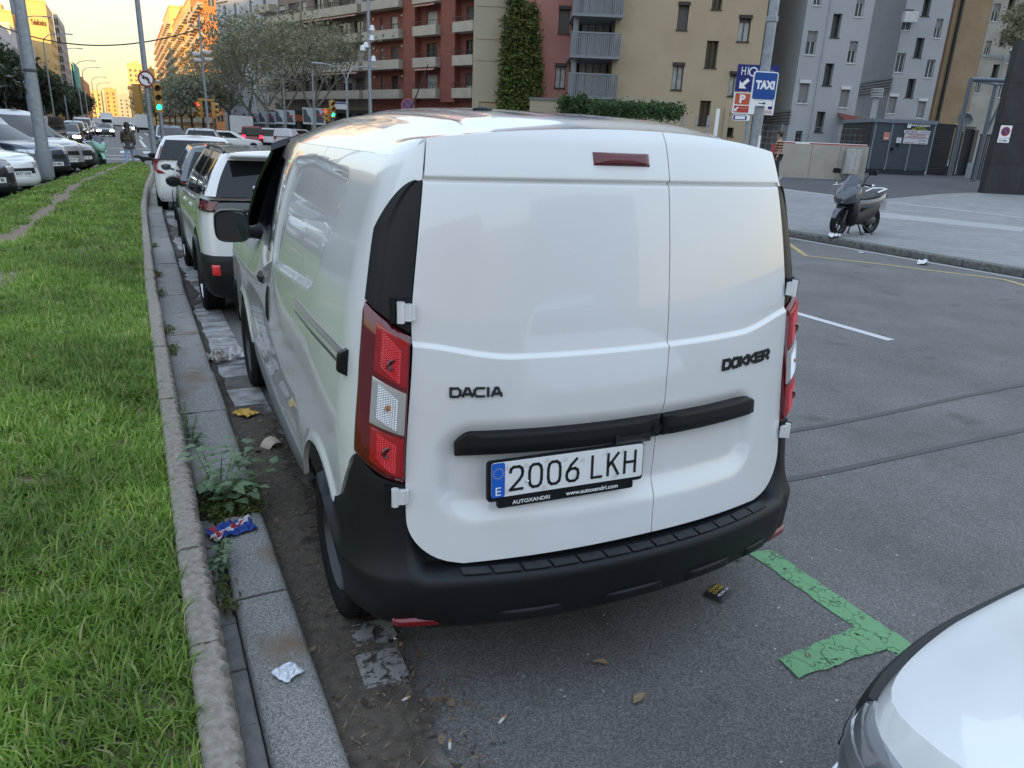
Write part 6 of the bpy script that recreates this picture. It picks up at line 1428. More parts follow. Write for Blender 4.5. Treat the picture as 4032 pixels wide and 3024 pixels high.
# ---------- brick block with concrete balconies, and the white block beyond it
ZB = 5.35; PA, PB = on_z(1096, 391, ZB), on_z(1830, 385, ZB); dA = Vector((PB[0] - PA[0], PB[1] - PA[1], 0)).normalized(); FB = Fac((PA[0], PA[1], 0), dA); FB.O = FB.O - FB.n * 1.25
def s_of(px, py=300):
    v = ray(px, py); n_ = np.array(FB.n); t = (np.array(FB.O) - EYEP) @ n_ / (v @ n_); q = EYEP + v * t; return float((q - np.array(FB.O)) @ np.array(FB.d)), float(q[2])
BRICK = mat('red_brick', (.24, .075, .05), .85); n, b = nodes_of(BRICK); br = n.nodes.new('ShaderNodeTexBrick'); br.inputs['Scale'].default_value = 1; br.inputs['Brick Width'].default_value = .5; br.inputs['Row Height'].default_value = .16; br.inputs['Mortar Size'].default_value = .012
br.inputs['Color1'].default_value = (.27, .082, .055, 1); br.inputs['Color2'].default_value = (.215, .066, .045, 1); br.inputs['Mortar'].default_value = (.20, .095, .07, 1)
cx_ = n.nodes.new('ShaderNodeCombineXYZ'); sx_ = n.nodes.new('ShaderNodeSeparateXYZ'); n.links.new(n.nodes['Texture Coordinate'].outputs['Object'], sx_.inputs[0]); ad_ = n.nodes.new('ShaderNodeMath'); n.links.new(sx_.outputs[0], ad_.inputs[0]); n.links.new(sx_.outputs[1], ad_.inputs[1]); n.links.new(ad_.outputs[0], cx_.inputs[0]); n.links.new(sx_.outputs[2], cx_.inputs[1]); n.links.new(cx_.outputs[0], br.inputs['Vector']); n.links.new(br.outputs[0], b.inputs['Base Color'])
BALC = mat('balcony_concrete', (.42, .37, .30), .8, var=.10, scale=1.2, bump=.2, bscale=20); RAIL = mat('dark_railing', (.025, .022, .022), .5)
brk = bld('brick_apartment_block', 'red brick apartment block with beige concrete balconies and round wall lamps', (FB.O.x, FB.O.y, 0)); FL = 3.0; Ltot = s_of(1900)[0] + 6
cols = [(1096, 1225, [(1110, 1135), (1150, 1190), (1200, 1218)]), (1235, 1447, [(1250, 1285), (1300, 1322), (1345, 1385), (1400, 1435)]), (1464, 1607, [(1500, 1510), (1541, 1567)]), (1660, 1751, [(1679, 1720)]), (1815, 1894, [(1832, 1862)])]
holes = []; wl = []
for fl in range(7):
    z = ZB + .15 + fl * FL
    for ci, (x0, x1, ws) in enumerate(cols):
        for wi, (a, c) in enumerate(ws):
            sa, sc_ = s_of(a)[0], s_of(c)[0]; small = (c - a) < 12; h = (sa, sc_, z + (.9 if small else .02), z + 2.25, .2); holes.append(h); wl.append((h, fl, ci, wi))
sm_ = s_of(1452)[0]; mb = MB(); FB.wall(mb, -1, sm_, ZB - 1.2, ZB + 7 * FL + 1, [h for h in holes if h[1] < sm_]); wb(mb, 'pale_wall', plaster('brown_render', (.21, .165, .135), c2=(.26, .21, .17)), brk)
mb = MB(); FB.wall(mb, sm_, Ltot, ZB - 1.2, ZB + 7 * FL + 1, [h for h in holes if h[1] > sm_]); mb.quad(FB.p(-1, ZB + 22), FB.p(Ltot, ZB + 22), FB.p(Ltot, ZB + 22, -14), FB.p(-1, ZB + 22, -14)); mb.quad(FB.p(-1, -1, -14), FB.p(-1, -1), FB.p(-1, ZB + 22), FB.p(-1, ZB + 22, -14)); wb(mb, 'wall', BRICK, brk)
for s0_, s1_ in ((s_of(1611)[0], s_of(1656)[0]), (s_of(1756)[0], s_of(1811)[0])):
    mb = MB(); FB.box(mb, s0_, s1_, ZB - .35, ZB + 22, .0, .75); wb(mb, 'brick_pier', BRICK, brk)
for i_, (h, fl, ci, wi) in enumerate(wl):
    r_ = (fl * 7 + ci * 3 + wi * 5) % 8; FB.window(brk, h, .2, FRAMEW if r_ % 3 else FRAMEB, CURT if r_ in (1, 4, 6) else PANE, mat('pale_shutter', (.50, .49, .47), .6) if r_ % 2 else SHUT, (.0, .3, .85, .0, .5, .25, .0, 1.)[r_], sill=False, mull=1)
for fl in range(7):
    z = ZB + fl * FL
    for ci, (x0, x1, ws) in enumerate(cols):
        s0_, s1_ = s_of(x0)[0], s_of(x1)[0]
        if ci == 0 and fl > 3: continue
        mb = MB(); FB.box(mb, s0_, s1_, z, z + .16, .001, 1.25); FB.box(mb, s0_, s1_, z + .161, z + .92, 1.12, 1.25); FB.box(mb, s0_, s0_ + .12, z + .161, z + .92, .001, 1.119); FB.box(mb, s1_ - .12, s1_, z + .161, z + .92, .001, 1.119); o_ = wb(mb, 'balcony', BALC, brk)
        mb = MB(); FB.box(mb, s0_, s1_, z + 1.32, z + 1.38, 1.16, 1.21)
        for q in range(int((s1_ - s0_) / .45) + 1): a = lerp(s0_ + .03, s1_ - .03, q / int((s1_ - s0_) / .45)); FB.box(mb, a - .02, a + .02, z + .92, z + 1.32, 1.17, 1.20)
        mb.build('railing', RAIL, o_)
        if ci in (1, 3) and fl % 2 == 1:
            mb = MB(); mb.add([FB.p(s0_ + .3, z - .02, 1.0), FB.p(s1_ - .3, z - .02, 1.0), FB.p(s1_ - .3, z - .30, 1.35), FB.p(s0_ + .3, z - .30, 1.35)], [(3, 2, 1, 0)]); mb.build('awning', mat('striped_awning', (.40, .22, .17), .8, var=.3, scale=20), o_)
    for px in (1478, 1588, 1742):
        s0_ = s_of(px)[0]; mb = MB(); mb.lathe([(0, -.14), (.10, -.10), (.14, 0), (.10, .10), (0, .14)], 10, 'z', tuple(FB.p(s0_, z + 2.35, .12 if px < 1700 else .12))); wb(mb, 'wall_lamp', mat('opal_glass', (.75, .74, .72), .3), brk, smooth=60)
# ground floor: dark shopfronts behind columns
mb = MB(); FB.wall(mb, -1, Ltot, -1, ZB - 1.2, [(s_of(a)[0], s_of(c)[0], .3, ZB - 1.6, .5) for a, c in ((1110, 1160), (1175, 1230), (1250, 1300), (1320, 1380), (1400, 1450), (1545, 1585), (1680, 1740), (1770, 1830))]); wb(mb, 'ground_floor_wall', mat('shopfront_brown', (.055, .045, .042), .7, var=.2, scale=2), brk)
for a, c in ((1110, 1160), (1175, 1230), (1250, 1300), (1320, 1380), (1400, 1450), (1545, 1585), (1680, 1740), (1770, 1830)): FB.window(brk, (s_of(a)[0], s_of(c)[0], .3, ZB - 1.6), .5, mat('dark_frame', 0), PANE, None, 0, sill=False, mull=2, name='shop_window')
mb = MB(); FB.box(mb, s_of(1155)[0], s_of(1195)[0], 2.7, 3.5, .02, .12); wb(mb, 'shop_sign', mat('orange_sign', (.50, .13, .05), .5), brk)
mb = MB(); FB.box(mb, s_of(1196)[0], s_of(1240)[0], 2.7, 3.5, .02, .12); wb(mb, 'shop_sign', mat('pale_sign', (.34, .28, .26), .5), brk)
# white block
whb = bld('apartment_block', 'white apartment block with small windows and stepped balconies behind the plane trees', (FB.p(-12, 0).x, FB.p(-12, 0).y, 0)); WB_ = plaster('chalk_white', (.50, .51, .54), .05); holes = []; aw_ = s_of(853, 60)[0]; kw_ = aw_ / -11.6
for fl in range(8):
    for k, a in enumerate((-10.2, -8.2, -5.4, -3.0)): holes.append((a * kw_ + .3 * (fl % 2), a * kw_ + .75 + .3 * (fl % 2), 4.6 + fl * FL, 6.0 + fl * FL, .2))
mb = MB(); FB.wall(mb, aw_, -1.02, -1, 30, holes); mb.quad(FB.p(aw_, -1, -12), FB.p(aw_, -1), FB.p(aw_, 30), FB.p(aw_, 30, -12)); mb.quad(FB.p(aw_, 30), FB.p(-1.02, 30), FB.p(-1.02, 30, -12), FB.p(aw_, 30, -12)); wb(mb, 'wall', WB_, whb)
for i_, h in enumerate(holes): FB.window(whb, h, .2, FRAMEW if i_ % 3 else FRAMEB, PANE, SHUTG, (.0, .5, 1., .3)[i_ % 4], mull=0)
for fl in range(8):
    mb = MB(); a0 = -6.4 + .8 * (fl % 3); FB.box(mb, a0, -1.3, 4.0 + fl * FL, 4.9 + fl * FL, .001, 1.1 + .3 * (fl % 2)); wb(mb, 'balcony', BALC, whb)
    mb = MB(); FB.box(mb, aw_ + .3 + .5 * (fl % 2), aw_ * .8, 6.4 + fl * FL, 6.5 + fl * FL, .001, .12); wb(mb, 'dark_ledge', RAIL, whb)
mb = MB(); FB.box(mb, -11, -1.5, .2, 3.4, .01, .06); wb(mb, 'shop_window', PANE, whb)

# ---------- the lit row on the right and the far towers
def block(name, label, x0, y0, x1, y1, h, m, floors=None, faces='LF', bal=None, wcol=PANE, wsp=3.2, ww=1.3, wh=1.5, z0=2.6, fh=3.1, group=None, roofbits=True):
    # free-standing block: F = the face towards us (-y), L = the face towards -x, R = the face towards +x
    r = bld(name, label, (x0, y0, 0), group=group); nfl = floors or int((h - z0 - .6) / fh); defs = {'F': Fac((x0, y0, 0), (1, 0)), 'L': Fac((x0, y1, 0), (0, -1)), 'R': Fac((x1, y0, 0), (0, 1)), 'B': Fac((x1, y1, 0), (-1, 0))}; LL = {'F': x1 - x0, 'B': x1 - x0, 'L': y1 - y0, 'R': y1 - y0}
    mb = MB()
    for k, F_ in defs.items():
        hs = []
        if k in faces:
            nw = max(1, int(LL[k] / wsp)); sp = LL[k] / nw
            for f in range(nfl):
                for q in range(nw): a = sp * (q + .5); hs.append((a - ww / 2, a + ww / 2, z0 + f * fh, z0 + f * fh + wh, .15))
        F_.wall(mb, 0, LL[k], -1, h, hs)
        if hs:
            key = 'farwin%.2f%.2f%s' % (ww, wh, k + wcol.name)
            if key not in bpy.data.meshes:
                m2 = MB(); P0 = lambda a, z, o: (F_.d * a + F_.n * o) + Vector((0, 0, z)); m2.add([P0(-ww / 2, 0, -.12), P0(ww / 2, 0, -.12), P0(ww / 2, wh, -.12), P0(-ww / 2, wh, -.12)], [(0, 1, 2, 3)]); m2.add([P0(-.04, 0, -.10), P0(.04, 0, -.10), P0(.04, wh, -.10), P0(-.04, wh, -.10)], [(0, 1, 2, 3)], 1); m2.mesh(key, [wcol, FRAMEW])
            for hh in hs[:290]: q_ = F_.p((hh[0] + hh[1]) / 2, hh[2]); link('window', bpy.data.meshes[key], r, q_ - Vector(r.location))
            if bal:
                for f in range(nfl):
                    if k not in bal: continue
                    for q in range(max(1, nw // 2)):
                        m3 = MB(); a = LL[k] * (q + .12) / (nw // 2 or 1); F_.box(m3, a, a + LL[k] * .76 / (nw // 2 or 1), z0 + f * fh - .35, z0 + f * fh + .75, .001, 1.2); wb(m3, 'balcony', BALC, r)
    mb.quad((x0, y0, h), (x1, y0, h), (x1, y1, h), (x0, y1, h)); wb(mb, 'wall', m, r)
    if roofbits:
        m4 = MB(); m4.box((lerp(x0, x1, .4), lerp(y0, y1, .4), h + 1.2), ((x1 - x0) * .3, (y1 - y0) * .3, 2.4)); wb(m4, 'roof_cabin', m, r)
        m5 = MB(); m5.box(((x0 + x1) / 2, y0 - .0, h + .25), (x1 - x0 + .3, .3, .5)); m5.box((x0, (y0 + y1) / 2 + .2, h + .25), (.3, y1 - y0 - .1, .5)); wb(m5, 'parapet', m, r)
    return r
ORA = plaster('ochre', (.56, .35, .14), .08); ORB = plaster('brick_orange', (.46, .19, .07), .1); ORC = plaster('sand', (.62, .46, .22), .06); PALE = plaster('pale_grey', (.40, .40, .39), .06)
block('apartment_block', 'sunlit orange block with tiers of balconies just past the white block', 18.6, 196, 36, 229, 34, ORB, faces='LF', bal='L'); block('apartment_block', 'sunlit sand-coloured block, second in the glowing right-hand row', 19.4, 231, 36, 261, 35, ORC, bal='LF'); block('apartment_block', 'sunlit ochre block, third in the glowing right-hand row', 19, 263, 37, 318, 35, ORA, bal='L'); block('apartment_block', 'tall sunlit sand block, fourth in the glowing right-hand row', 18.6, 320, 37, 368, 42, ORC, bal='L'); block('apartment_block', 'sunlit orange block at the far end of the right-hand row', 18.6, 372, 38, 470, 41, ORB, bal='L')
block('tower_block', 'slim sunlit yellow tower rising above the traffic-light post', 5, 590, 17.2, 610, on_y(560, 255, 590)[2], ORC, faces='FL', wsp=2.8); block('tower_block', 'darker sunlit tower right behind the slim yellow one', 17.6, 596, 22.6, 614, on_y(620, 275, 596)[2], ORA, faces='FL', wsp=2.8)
for i_, (x0, x1, y, h, m_) in enumerate(((-34, -18, 640, 22, ORC), (-17, -6, 700, 26, ORA), (-5, 6, 760, 24, PALE), (7, 17, 720, 30, ORB), (-60, -36, 560, 24, ORC), (18, 40, 820, 30, ORC))):
    x0, x1 = x0 / 1.33, x1 / 1.33
    block('far_block', ('hazy far block low over the end of the avenue, ' + ('leftmost but one', 'with an ochre front', 'pale grey, in the middle', 'brick-orange, by the slim tower', 'leftmost of all', 'behind the slim tower')[i_]), x0, y, x1, y + 30, h, m_, faces='F', wsp=3.4, roofbits=False)
# left side
YT = 257.; xa, xb = on_y(93, 120, YT)[0], on_y(194, 120, YT)[0]; ht = on_y(160, 8, YT)[2]
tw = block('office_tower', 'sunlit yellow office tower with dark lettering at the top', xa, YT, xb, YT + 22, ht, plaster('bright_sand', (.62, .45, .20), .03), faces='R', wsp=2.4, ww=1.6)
F_ = Fac((xa, YT, 0), (1, 0)); add_text('roof_lettering', 'Telefonica', tw, frame(Vector((lerp(xa, xb, .62) - xa, -.06, ht - 5.2)), (1, 0, 0), (0, 0, 1), (0, -1, 0)), 1., mat('dark_lettering', (.10, .04, .02), .6), .05, .03, fit=((xb - xa) * .60, 1.5))
xc, xd = on_y(-40, 140, YT - 2)[0], on_y(60, 140, YT - 2)[0]; h2 = on_y(40, 48, YT - 2)[2]
t2 = block('office_tower', 'sunlit yellow tower with dark vertical slots at the left edge', xc, YT - 2, xd, YT + 16, h2, plaster('bright_sand', 0), faces='', roofbits=True)
for k in range(5): mb = MB(); F2_ = Fac((xc, YT - 2, 0), (1, 0)); a = (xd - xc) * (k + .6) / 5.2; F2_.box(mb, a, a + .7, 8, h2 - 6, 0, .12); wb(mb, 'dark_slot', mat('slot_brown', (.08, .05, .03), .7), t2)
xe_, xf = xb + .3, on_y(222, 140, YT + 20)[0]; h3 = on_y(195, 42, YT + 20)[2]
t3 = block('lattice_tower', 'grey tower wrapped in a white lattice beside the sunlit office tower', xe_, YT + 24, xf + .5, YT + 60, h3, PALE, faces='FR', wsp=1.7, ww=1.1, wh=1.9, fh=2.6, roofbits=False)
XB = -20.3
block('apartment_block', 'white block with long banded balconies above the dark left-hand trees', XB - 14, 205, XB, 290, 20.5, plaster('chalk_white', 0), faces='FR', bal='R', ww=1.8); block('apartment_block', 'pale grey block next beyond the banded white one', XB - 14, 296, XB, 352, 21, PALE, faces='FR', wsp=3.6, bal='R'); block('apartment_block', 'pale block with turret-like parapet, third on the left', XB - 14, 356, XB, 425, 24, plaster('chalk_white', 0), faces='FR', wsp=3.6)
l4 = block('apartment_block', 'block wrapped in green scaffold netting on the left side', XB - 14, 430, XB, 500, 27, PALE, faces='FR', wsp=4)
mb = MB(); Fac((XB, 430, 0), (0, 1)).box(mb, 0, 52, 6, 27.5, .6, 1.0); wb(mb, 'scaffold_net', mat('green_netting', (.05, .30, .25), .8, var=.2, scale=.3), l4)
block('apartment_block', 'small sunlit ochre gable peeping over the left roofs', -29, 352, -20.8, 372, 30, ORC, faces='F', roofbits=False); block('apartment_block', 'reddish block far down the left side', XB - 12, 505, XB + 1, 600, 24, ORB, faces='FR', wsp=4.5)
for y0_, y1_ in ((12, 70), (73, 140), (143, 202)): block('apartment_block', 'pale block along the left side outside the picture', XB - 14, y0_, XB, y1_, 19, plaster('chalk_white', 0) if y0_ != 73 else ORC, faces='R', wsp=4.5, roofbits=False, group='left blocks outside the picture')
# blocks on the avenue behind the camera: they throw the dusk shade over the street and show in the paintwork
for i_, (x0, x1, y0, h, m_) in enumerate(((-430, -178, -150, 46, PALE), (-176, -108, -140, 44, ORA), (-106, -60, -128, 42, PALE), (-59.9, -24, -118, 43, ORB), (8, 75, -112, 42, PALE), (-56, 12, -160, 46, ORC))):
    block('apartment_block', 'tall block closing the avenue behind the viewpoint', x0, y0 - 16, x1, y0, h, m_, faces='', roofbits=False, group='blocks behind the viewpoint')
# ================================================================== TREES
BARK = mat('plane_tree_bark', (.17, .15, .125), .9, col2=(.28, .26, .21), scale=5, bump=.5, bscale=20)
BARKD = mat('dark_bark', (.06, .05, .042), .9, bump=.5, bscale=20)
def leafmat(name, c1, c2):
    m = mat(name, c1, .6, island=.0); n, b = nodes_of(m); g = n.nodes.new('ShaderNodeNewGeometry'); r = n.nodes.new('ShaderNodeValToRGB')
    r.color_ramp.elements[0].color = (*c1, 1); r.color_ramp.elements[1].color = (*c2, 1); n.links.new(g.outputs['Random Per Island'], r.inputs[0]); n.links.new(r.outputs[0], b.inputs['Base Color'])
    tl = n.nodes.new('ShaderNodeBsdfTranslucent'); ms = n.nodes.new('ShaderNodeMixShader'); ms.inputs[0].default_value = .3; n.links.new(r.outputs[0], tl.inputs[0])
    mo = [x for x in n.nodes if x.type == 'OUTPUT_MATERIAL'][0]; n.links.new(b.outputs[0], ms.inputs[1]); n.links.new(tl.outputs[0], ms.inputs[2]); n.links.new(ms.outputs[0], mo.inputs[0]); return m
LPLANE = leafmat('plane_leaf', (.15, .155, .09), (.31, .315, .19)); LDARK = leafmat('holm_oak_leaf', (.018, .028, .014), (.060, .080, .035)); LMID = leafmat('mid_leaf', (.16, .175, .115), (.31, .325, .215)); LIVY = leafmat('ivy_leaf', (.040, .075, .018), (.20, .23, .055)); LHEDGE = leafmat('hedge_leaf', (.025, .06, .018), (.085, .15, .05))  # LMID is paler and greyer: distance haze put into the leaf colour
def leaf_cloud(pts, size, n_per, spread, rng, flat=.5):
    # little four-cornered leaves round each anchor
    P = np.repeat(pts, n_per, 0) + rng.normal(0, spread, (len(pts) * n_per, 3)) * np.array([1, 1, .8]); n = len(P)
    s = size * rng.uniform(.55, 1.3, n)[:, None]; u = rng.normal(0, 1, (n, 3)); u /= np.linalg.norm(u, axis=1)[:, None]; v = np.cross(u, rng.normal(0, 1, (n, 3))); v /= np.linalg.norm(v, axis=1)[:, None]
    V = np.stack([P - u * s, P - v * s * .55, P + u * s, P + v * s * .55], 1).reshape(-1, 3); return V, np.arange(4 * n).reshape(-1, 4)
def grow(rng, h0, h, spread, levels=3, r0=.18, nb=4, lean=(0, 0), first=.35):
    # returns branch polylines (points, radii) and the twig tips
    br = []; tips = []
    def rec(p, d, L, r, lev):
        pts = [p]; q = p.copy(); dd = d.copy(); k = 4
        for i in range(k):
            dd = dd + rng.normal(0, .10 + .05 * (levels - lev), 3) + np.array([0, 0, .05]); dd /= np.linalg.norm(dd); q = q + dd * L / k; pts.append(q.copy())
        br.append((pts, list(np.linspace(r, r * .55, k + 1))))
        if lev == 0: tips.append(pts[-1]); tips.append(pts[-2]); tips.append(pts[-3]); return
        m = nb if lev == levels - 1 else rng.integers(2, 4)
        for i in range(m):
            a = 2 * PI * (i + rng.uniform(-.3, .3)) / m; o = np.array([math.cos(a), math.sin(a), 0]); nd = dd * rng.uniform(.5, .9) + o * spread * rng.uniform(.6, 1.1) + np.array([0, 0, .25]); nd /= np.linalg.norm(nd)
            rec(pts[-1] if i < m - 1 or lev < 1 else pts[-2], nd, L * rng.uniform(.62, .85), r * .55, lev - 1)
        if lev < levels: tips.append(pts[-1])
    br.append(([np.zeros(3), np.array([lean[0] * .5, lean[1] * .5, h0 * .5]), np.array([lean[0], lean[1], h0])], [r0 * 1.25, r0, r0 * .85]))
    for i in range(nb):
        a = 2 * PI * (i + rng.uniform(-.25, .25)) / nb; d = np.array([math.cos(a) * spread, math.sin(a) * spread, 1.]); d /= np.linalg.norm(d); rec(np.array([lean[0], lean[1], h0 * rng.uniform(.85, 1.)]), d, (h - h0) * first, r0 * .55, levels - 1)
    return br, np.array(tips)
TREEP = {}
def tree_proto(key, seed, h0, h, spread, leaf, lsize, nper, lspread, bark, r0=.18, levels=3, nb=4, squash=1., first=.35):
    rng = np.random.default_rng(seed); br, tips = grow(rng, h0, h, spread, levels, r0, nb, first=first); mb = MB()
    for pts, rad in br: mb.tube(pts, rad, 6 if rad[0] > .05 else 4)
    tips[:, 2] = np.minimum(tips[:, 2], h) ; V, F = leaf_cloud(tips, lsize, nper, lspread, rng); TREEP[key] = (mb.mesh('trunk_' + key, bark, 60), np_mesh('crown_' + key, V, F, leaf))
def tree(key, name, label, x, y, z=0., rz=0., s=1., group=None, cat='tree'):
    t = thing(name, label, cat, (x, y, z), rz, group); t.scale = (s, s, s); link('trunk', TREEP[key][0], t); link('crown', TREEP[key][1], t); return t
ORD = 'first second third fourth fifth sixth seventh eighth ninth tenth eleventh twelfth thirteenth fourteenth fifteenth'.split()
for k in range(3): tree_proto('plane%d' % k, 11 + k, 3.6, 13.5, .75, LPLANE, .165, 8, .72, BARK, .24, 4, 4, first=.36)
for k in range(2): tree_proto('oak%d' % k, 31 + k, 2.4, 8.5, .95, LDARK, .25, 64, .75, BARKD, .17, 3, 5, first=.42)
for k in range(2): tree_proto('mid%d' % k, 41 + k, 2.8, 9.0, .8, LMID, .24, 16, .8, BARKD, .16, 3, 5, first=.40)
def at_px(px, y): return float(on_y(px, 470, y)[0])
for i_, (px, y, s, k) in enumerate(((1235, 76, 1.0, 0), (1120, 81, 1.02, 1), (1050, 88, 1.05, 2), (985, 96, 1.0, 0), (905, 104, .98, 1), (845, 118, .9, 2))):
    tree('plane%d' % k, 'plane_tree', ('plane tree forking above the poster banners, nearest to the white van roof', 'plane tree with slanting double trunk, second from the brick corner', 'plane tree before the joint of brick and white blocks', 'plane tree with bare lower stems before the white block', 'plane tree left of the white block, behind the yellow twin signals', 'last sparse plane tree beside the sunlit orange block')[i_], at_px(px, y), y, .1, i_ * 1.3, s, 'plane trees along the side road')
for i_, (px, y, s) in enumerate(((800, 100, .95), (755, 120, 1.0), (715, 140, 1.05), (690, 165, 1.1), (668, 190, 1.1), (640, 225, 1.2), (615, 270, 1.3), (590, 330, 1.3))):
    tree('mid%d' % (i_ % 2), 'street_tree', 'street tree below the sunlit right-hand blocks, ' + ('first and nearest', 'second', 'third', 'fourth', 'fifth', 'sixth', 'seventh', 'farthest')[i_] + ' of the row', at_px(px, y), y, 0, i_ * 2.1, s, 'street trees right of the avenue')
for i_ in range(15):
    y = 84 + i_ * 13.5 + (i_ % 3) * 2; tree('oak%d' % (i_ % 2), 'holm_oak', 'dark evergreen left of the avenue, ' + ORD[i_] + ' from the near end of the front row', -13.2 - .9 * (i_ % 2), y, 0, i_ * 1.7, 1.02 + .12 * ((i_ * 7) % 3) / 2, 'dark evergreen row left of the avenue')
for i_ in range(5): tree('oak%d' % (i_ % 2), 'holm_oak', 'dark evergreen beside the left carriageway, just outside the left edge', -12.6 - (i_ % 2), 26 + 11.5 * i_, 0, i_ * 1.1, 1.05, 'evergreens outside the left edge')
for i_ in range(8):
    y = 76 + i_ * 17; tree('oak%d' % ((i_ + 1) % 2), 'holm_oak', 'taller evergreen of the back row on the left, ' + ORD[i_] + ' from the near end', -17.6 - 1.0 * (i_ % 2), y, 0, i_ * 2.3, 1.25 + .1 * (i_ % 2), 'second evergreen row')
# tree reaching in at the right edge
rng = np.random.default_rng(5); tb = Vector(on_w(4120, 700, 38)); t = thing('street_tree', 'tree with feathery grey-green sprays reaching in at the right edge above the black wall', 'tree', (tb.x, tb.y, .6))
mb = MB(); mb.tube([(0, 0, 0), (0, 0, 3.5), (-.3, 0, 6.5)], [.16, .13, .09], 8); tips = []
for px, py in ((3990, 60), (4005, 90), (3975, 65), (4020, 40), (4000, 130), (3985, 150), (4010, 165), (3975, 135), (4025, 110), (4020, 185), (4060, 60), (4060, 140), (3965, 140), (4030, 20)):
    q = Vector(on_w(px, py, 38)) - Vector((tb.x, tb.y, .6)); mb.tube([(-.2, 0, 5.2), tuple(lerp(np.array([-.2, 0, 5.2]), np.array(q), .6) + np.array([0, 0, .3])), tuple(q)], [.05, .03, .012], 5); tips += [np.array(q) + rng.normal(0, .10, 3) for _ in range(7)]
mb.build('trunk', BARKD, t, smooth=60); V, F = leaf_cloud(np.array(tips), .075, 22, .17, rng); link('crown', np_mesh('crown', V, F, LPLANE), t)
# ivy on the pink tower, hedges on the garden wall
def cloud_thing(name, label, cat, loc, pts, size, nper, spread, leaf, stems=None):
    t = thing(name, label, cat, loc); rng = np.random.default_rng(len(pts)); V, F = leaf_cloud(np.array(pts) - np.array(loc), size, nper, spread, rng); link('leaves', np_mesh('leaves', V, F, leaf), t)
    if stems:
        mb = MB()
        for st in stems: mb.tube([np.array(p) - np.array(loc) for p in st], .02, 5)
        mb.build('stem', BARKD, t)
    return t
WI = WT + 1.85; rng = np.random.default_rng(3); pts = []
for px0, px1, ya, yb, n in ((1968, 2125, 330, 450, 230), (1985, 2060, 60, 330, 150), (2062, 2122, 115, 330, 120), (2005, 2030, -60, 60, 26), (2030, 2060, -30, 110, 30), (2085, 2115, 20, 120, 26), (1975, 2120, 200, 330, 120)):
    for _ in range(n): x_, y_ = rng.uniform(px0, px1), rng.uniform(ya, yb); pts.append(on_w(x_, y_, WI - abs(rng.normal(0, .12))))
st = [[on_w(2045, 470, WI), on_w(2030, 300, WI), on_w(2015, 80, WI), on_w(2020, -60, WI)], [on_w(2075, 470, WI), on_w(2090, 250, WI), on_w(2100, 40, WI)]]
cloud_thing('ivy', 'dense ivy climbing the pink tower in two green columns', 'climbing plant', tuple(on_w(2050, 470, WI)), pts, .11, 20, .14, LIVY, st)
pts = [on_w(rng.uniform(2215, 2330), rng.uniform(385, 460), WG - .6 - rng.random() * .8) for _ in range(120)]; cloud_thing('bush', 'round dark bush hanging over the garden wall left of the long hedge', 'bush', tuple(on_w(2270, 470, WG - 1)), pts, .09, 26, .16, LHEDGE)
pts = [on_w(x_, 405 + 50 * rng.random() + .035 * (x_ - 2350), WG - 1.2 - rng.random() * 1.2) for x_ in rng.uniform(2330, 2680, 300)]; cloud_thing('hedge', 'long loose hedge along the garden wall before the tan block', 'hedge', tuple(on_w(2500, 480, WG - 1.5)), pts, .08, 22, .16, LHEDGE)

# ================================================================== POLES, SIGNALS AND SIGNS
YRZ = math.atan2(UV[1], UV[0])
def post(root, pts, rad, m=GALV, name='post', n=10): mb = MB(); mb.tube(pts, rad, n); return mb.build(name, m, root, smooth=60)
# big lamp post on the median
pb = on_z(184, 690, .30); t = thing('lamp_post', 'thick grey lamp post standing in the grass before the slanted cars', 'lamp post', tuple(pb))
post(t, [(0, 0, -.1), (0, 0, 6), (0, 0, 12)], [.158, .125, .095], n=16); MB().lathe([(.19, -.05), (.19, .62), (.165, .66), (.15, .66)], 18, 'z').build('base_sleeve', mat('grey_sleeve', (.20, .22, .24), .6, metal=.2), t, smooth=40)
MB().lathe([(.150, 2.55), (.156, 2.56), (.156, 2.62), (.147, 2.63)], 18, 'z').build('strap', mat('dark_strap', (.08, .085, .09), .5), t, smooth=40)
mb = MB(); mb.rbox((-.14, 0, 4.05), (.12, .16, .34), .03); mb.build('junction_box', GALV, t, smooth=40)
MB().tube([(0, 0, 11.8), (0, 0, 12.6), (.5, 0, 13.1), (1.9, 0, 13.2)], .05, 8).build('arm', GALV, t, smooth=50)
# left row of tall curved lamps
def lamp(name, label, x, y, h, arm, group, m=GALV, head=.75, r=.085):
    t = thing(name, label, 'street lamp', (x, y, 0), 0, group); post(t, [(0, 0, 0), (0, 0, h * .5), (0, 0, h - 1.4)], [r * 1.4, r, r * .75], m)
    MB().tube([(0, 0, h - 1.4), (.03 * arm, 0, h - .75), (.22 * arm, 0, h - .25), (.55 * arm, 0, h - .02), (arm * .8, 0, h + .03)], [r * .7, r * .65, r * .6, r * .55, r * .5], 8).build('arm', m, t, smooth=60)
    s = 1 if arm > 0 else -1; MB().rbox((arm * .8 + s * head / 2, 0, h + .02), (head, .26, .12), .05, axis='x').build('lamp_head', mat('lamp_head_grey', (.36, .37, .39), .4), t, smooth=50); return t
for i_, (px, y, h) in enumerate(((84, 92, 11.2), (180, 108, 11.2), (232, 128, 11.2), (312, 152, 11.2), (334, 170, 11.2), (366, 205, 11.2), (383, 235, 11.2), (397, 270, 11.2), (410, 310, 11.2), (418, 350, 11.2))):
    q = on_y(px + 28 if i_ < 3 else px + 8, 420, y); lamp('street_lamp', 'tall curved street lamp left of the avenue, ' + ('nearest to the big post', 'second', 'third', 'fourth', 'fifth', 'sixth', 'seventh', 'eighth', 'ninth', 'farthest')[i_] + ' of the row', float(q[0]), y, h, 3.0, 'tall curved lamps left of the avenue')
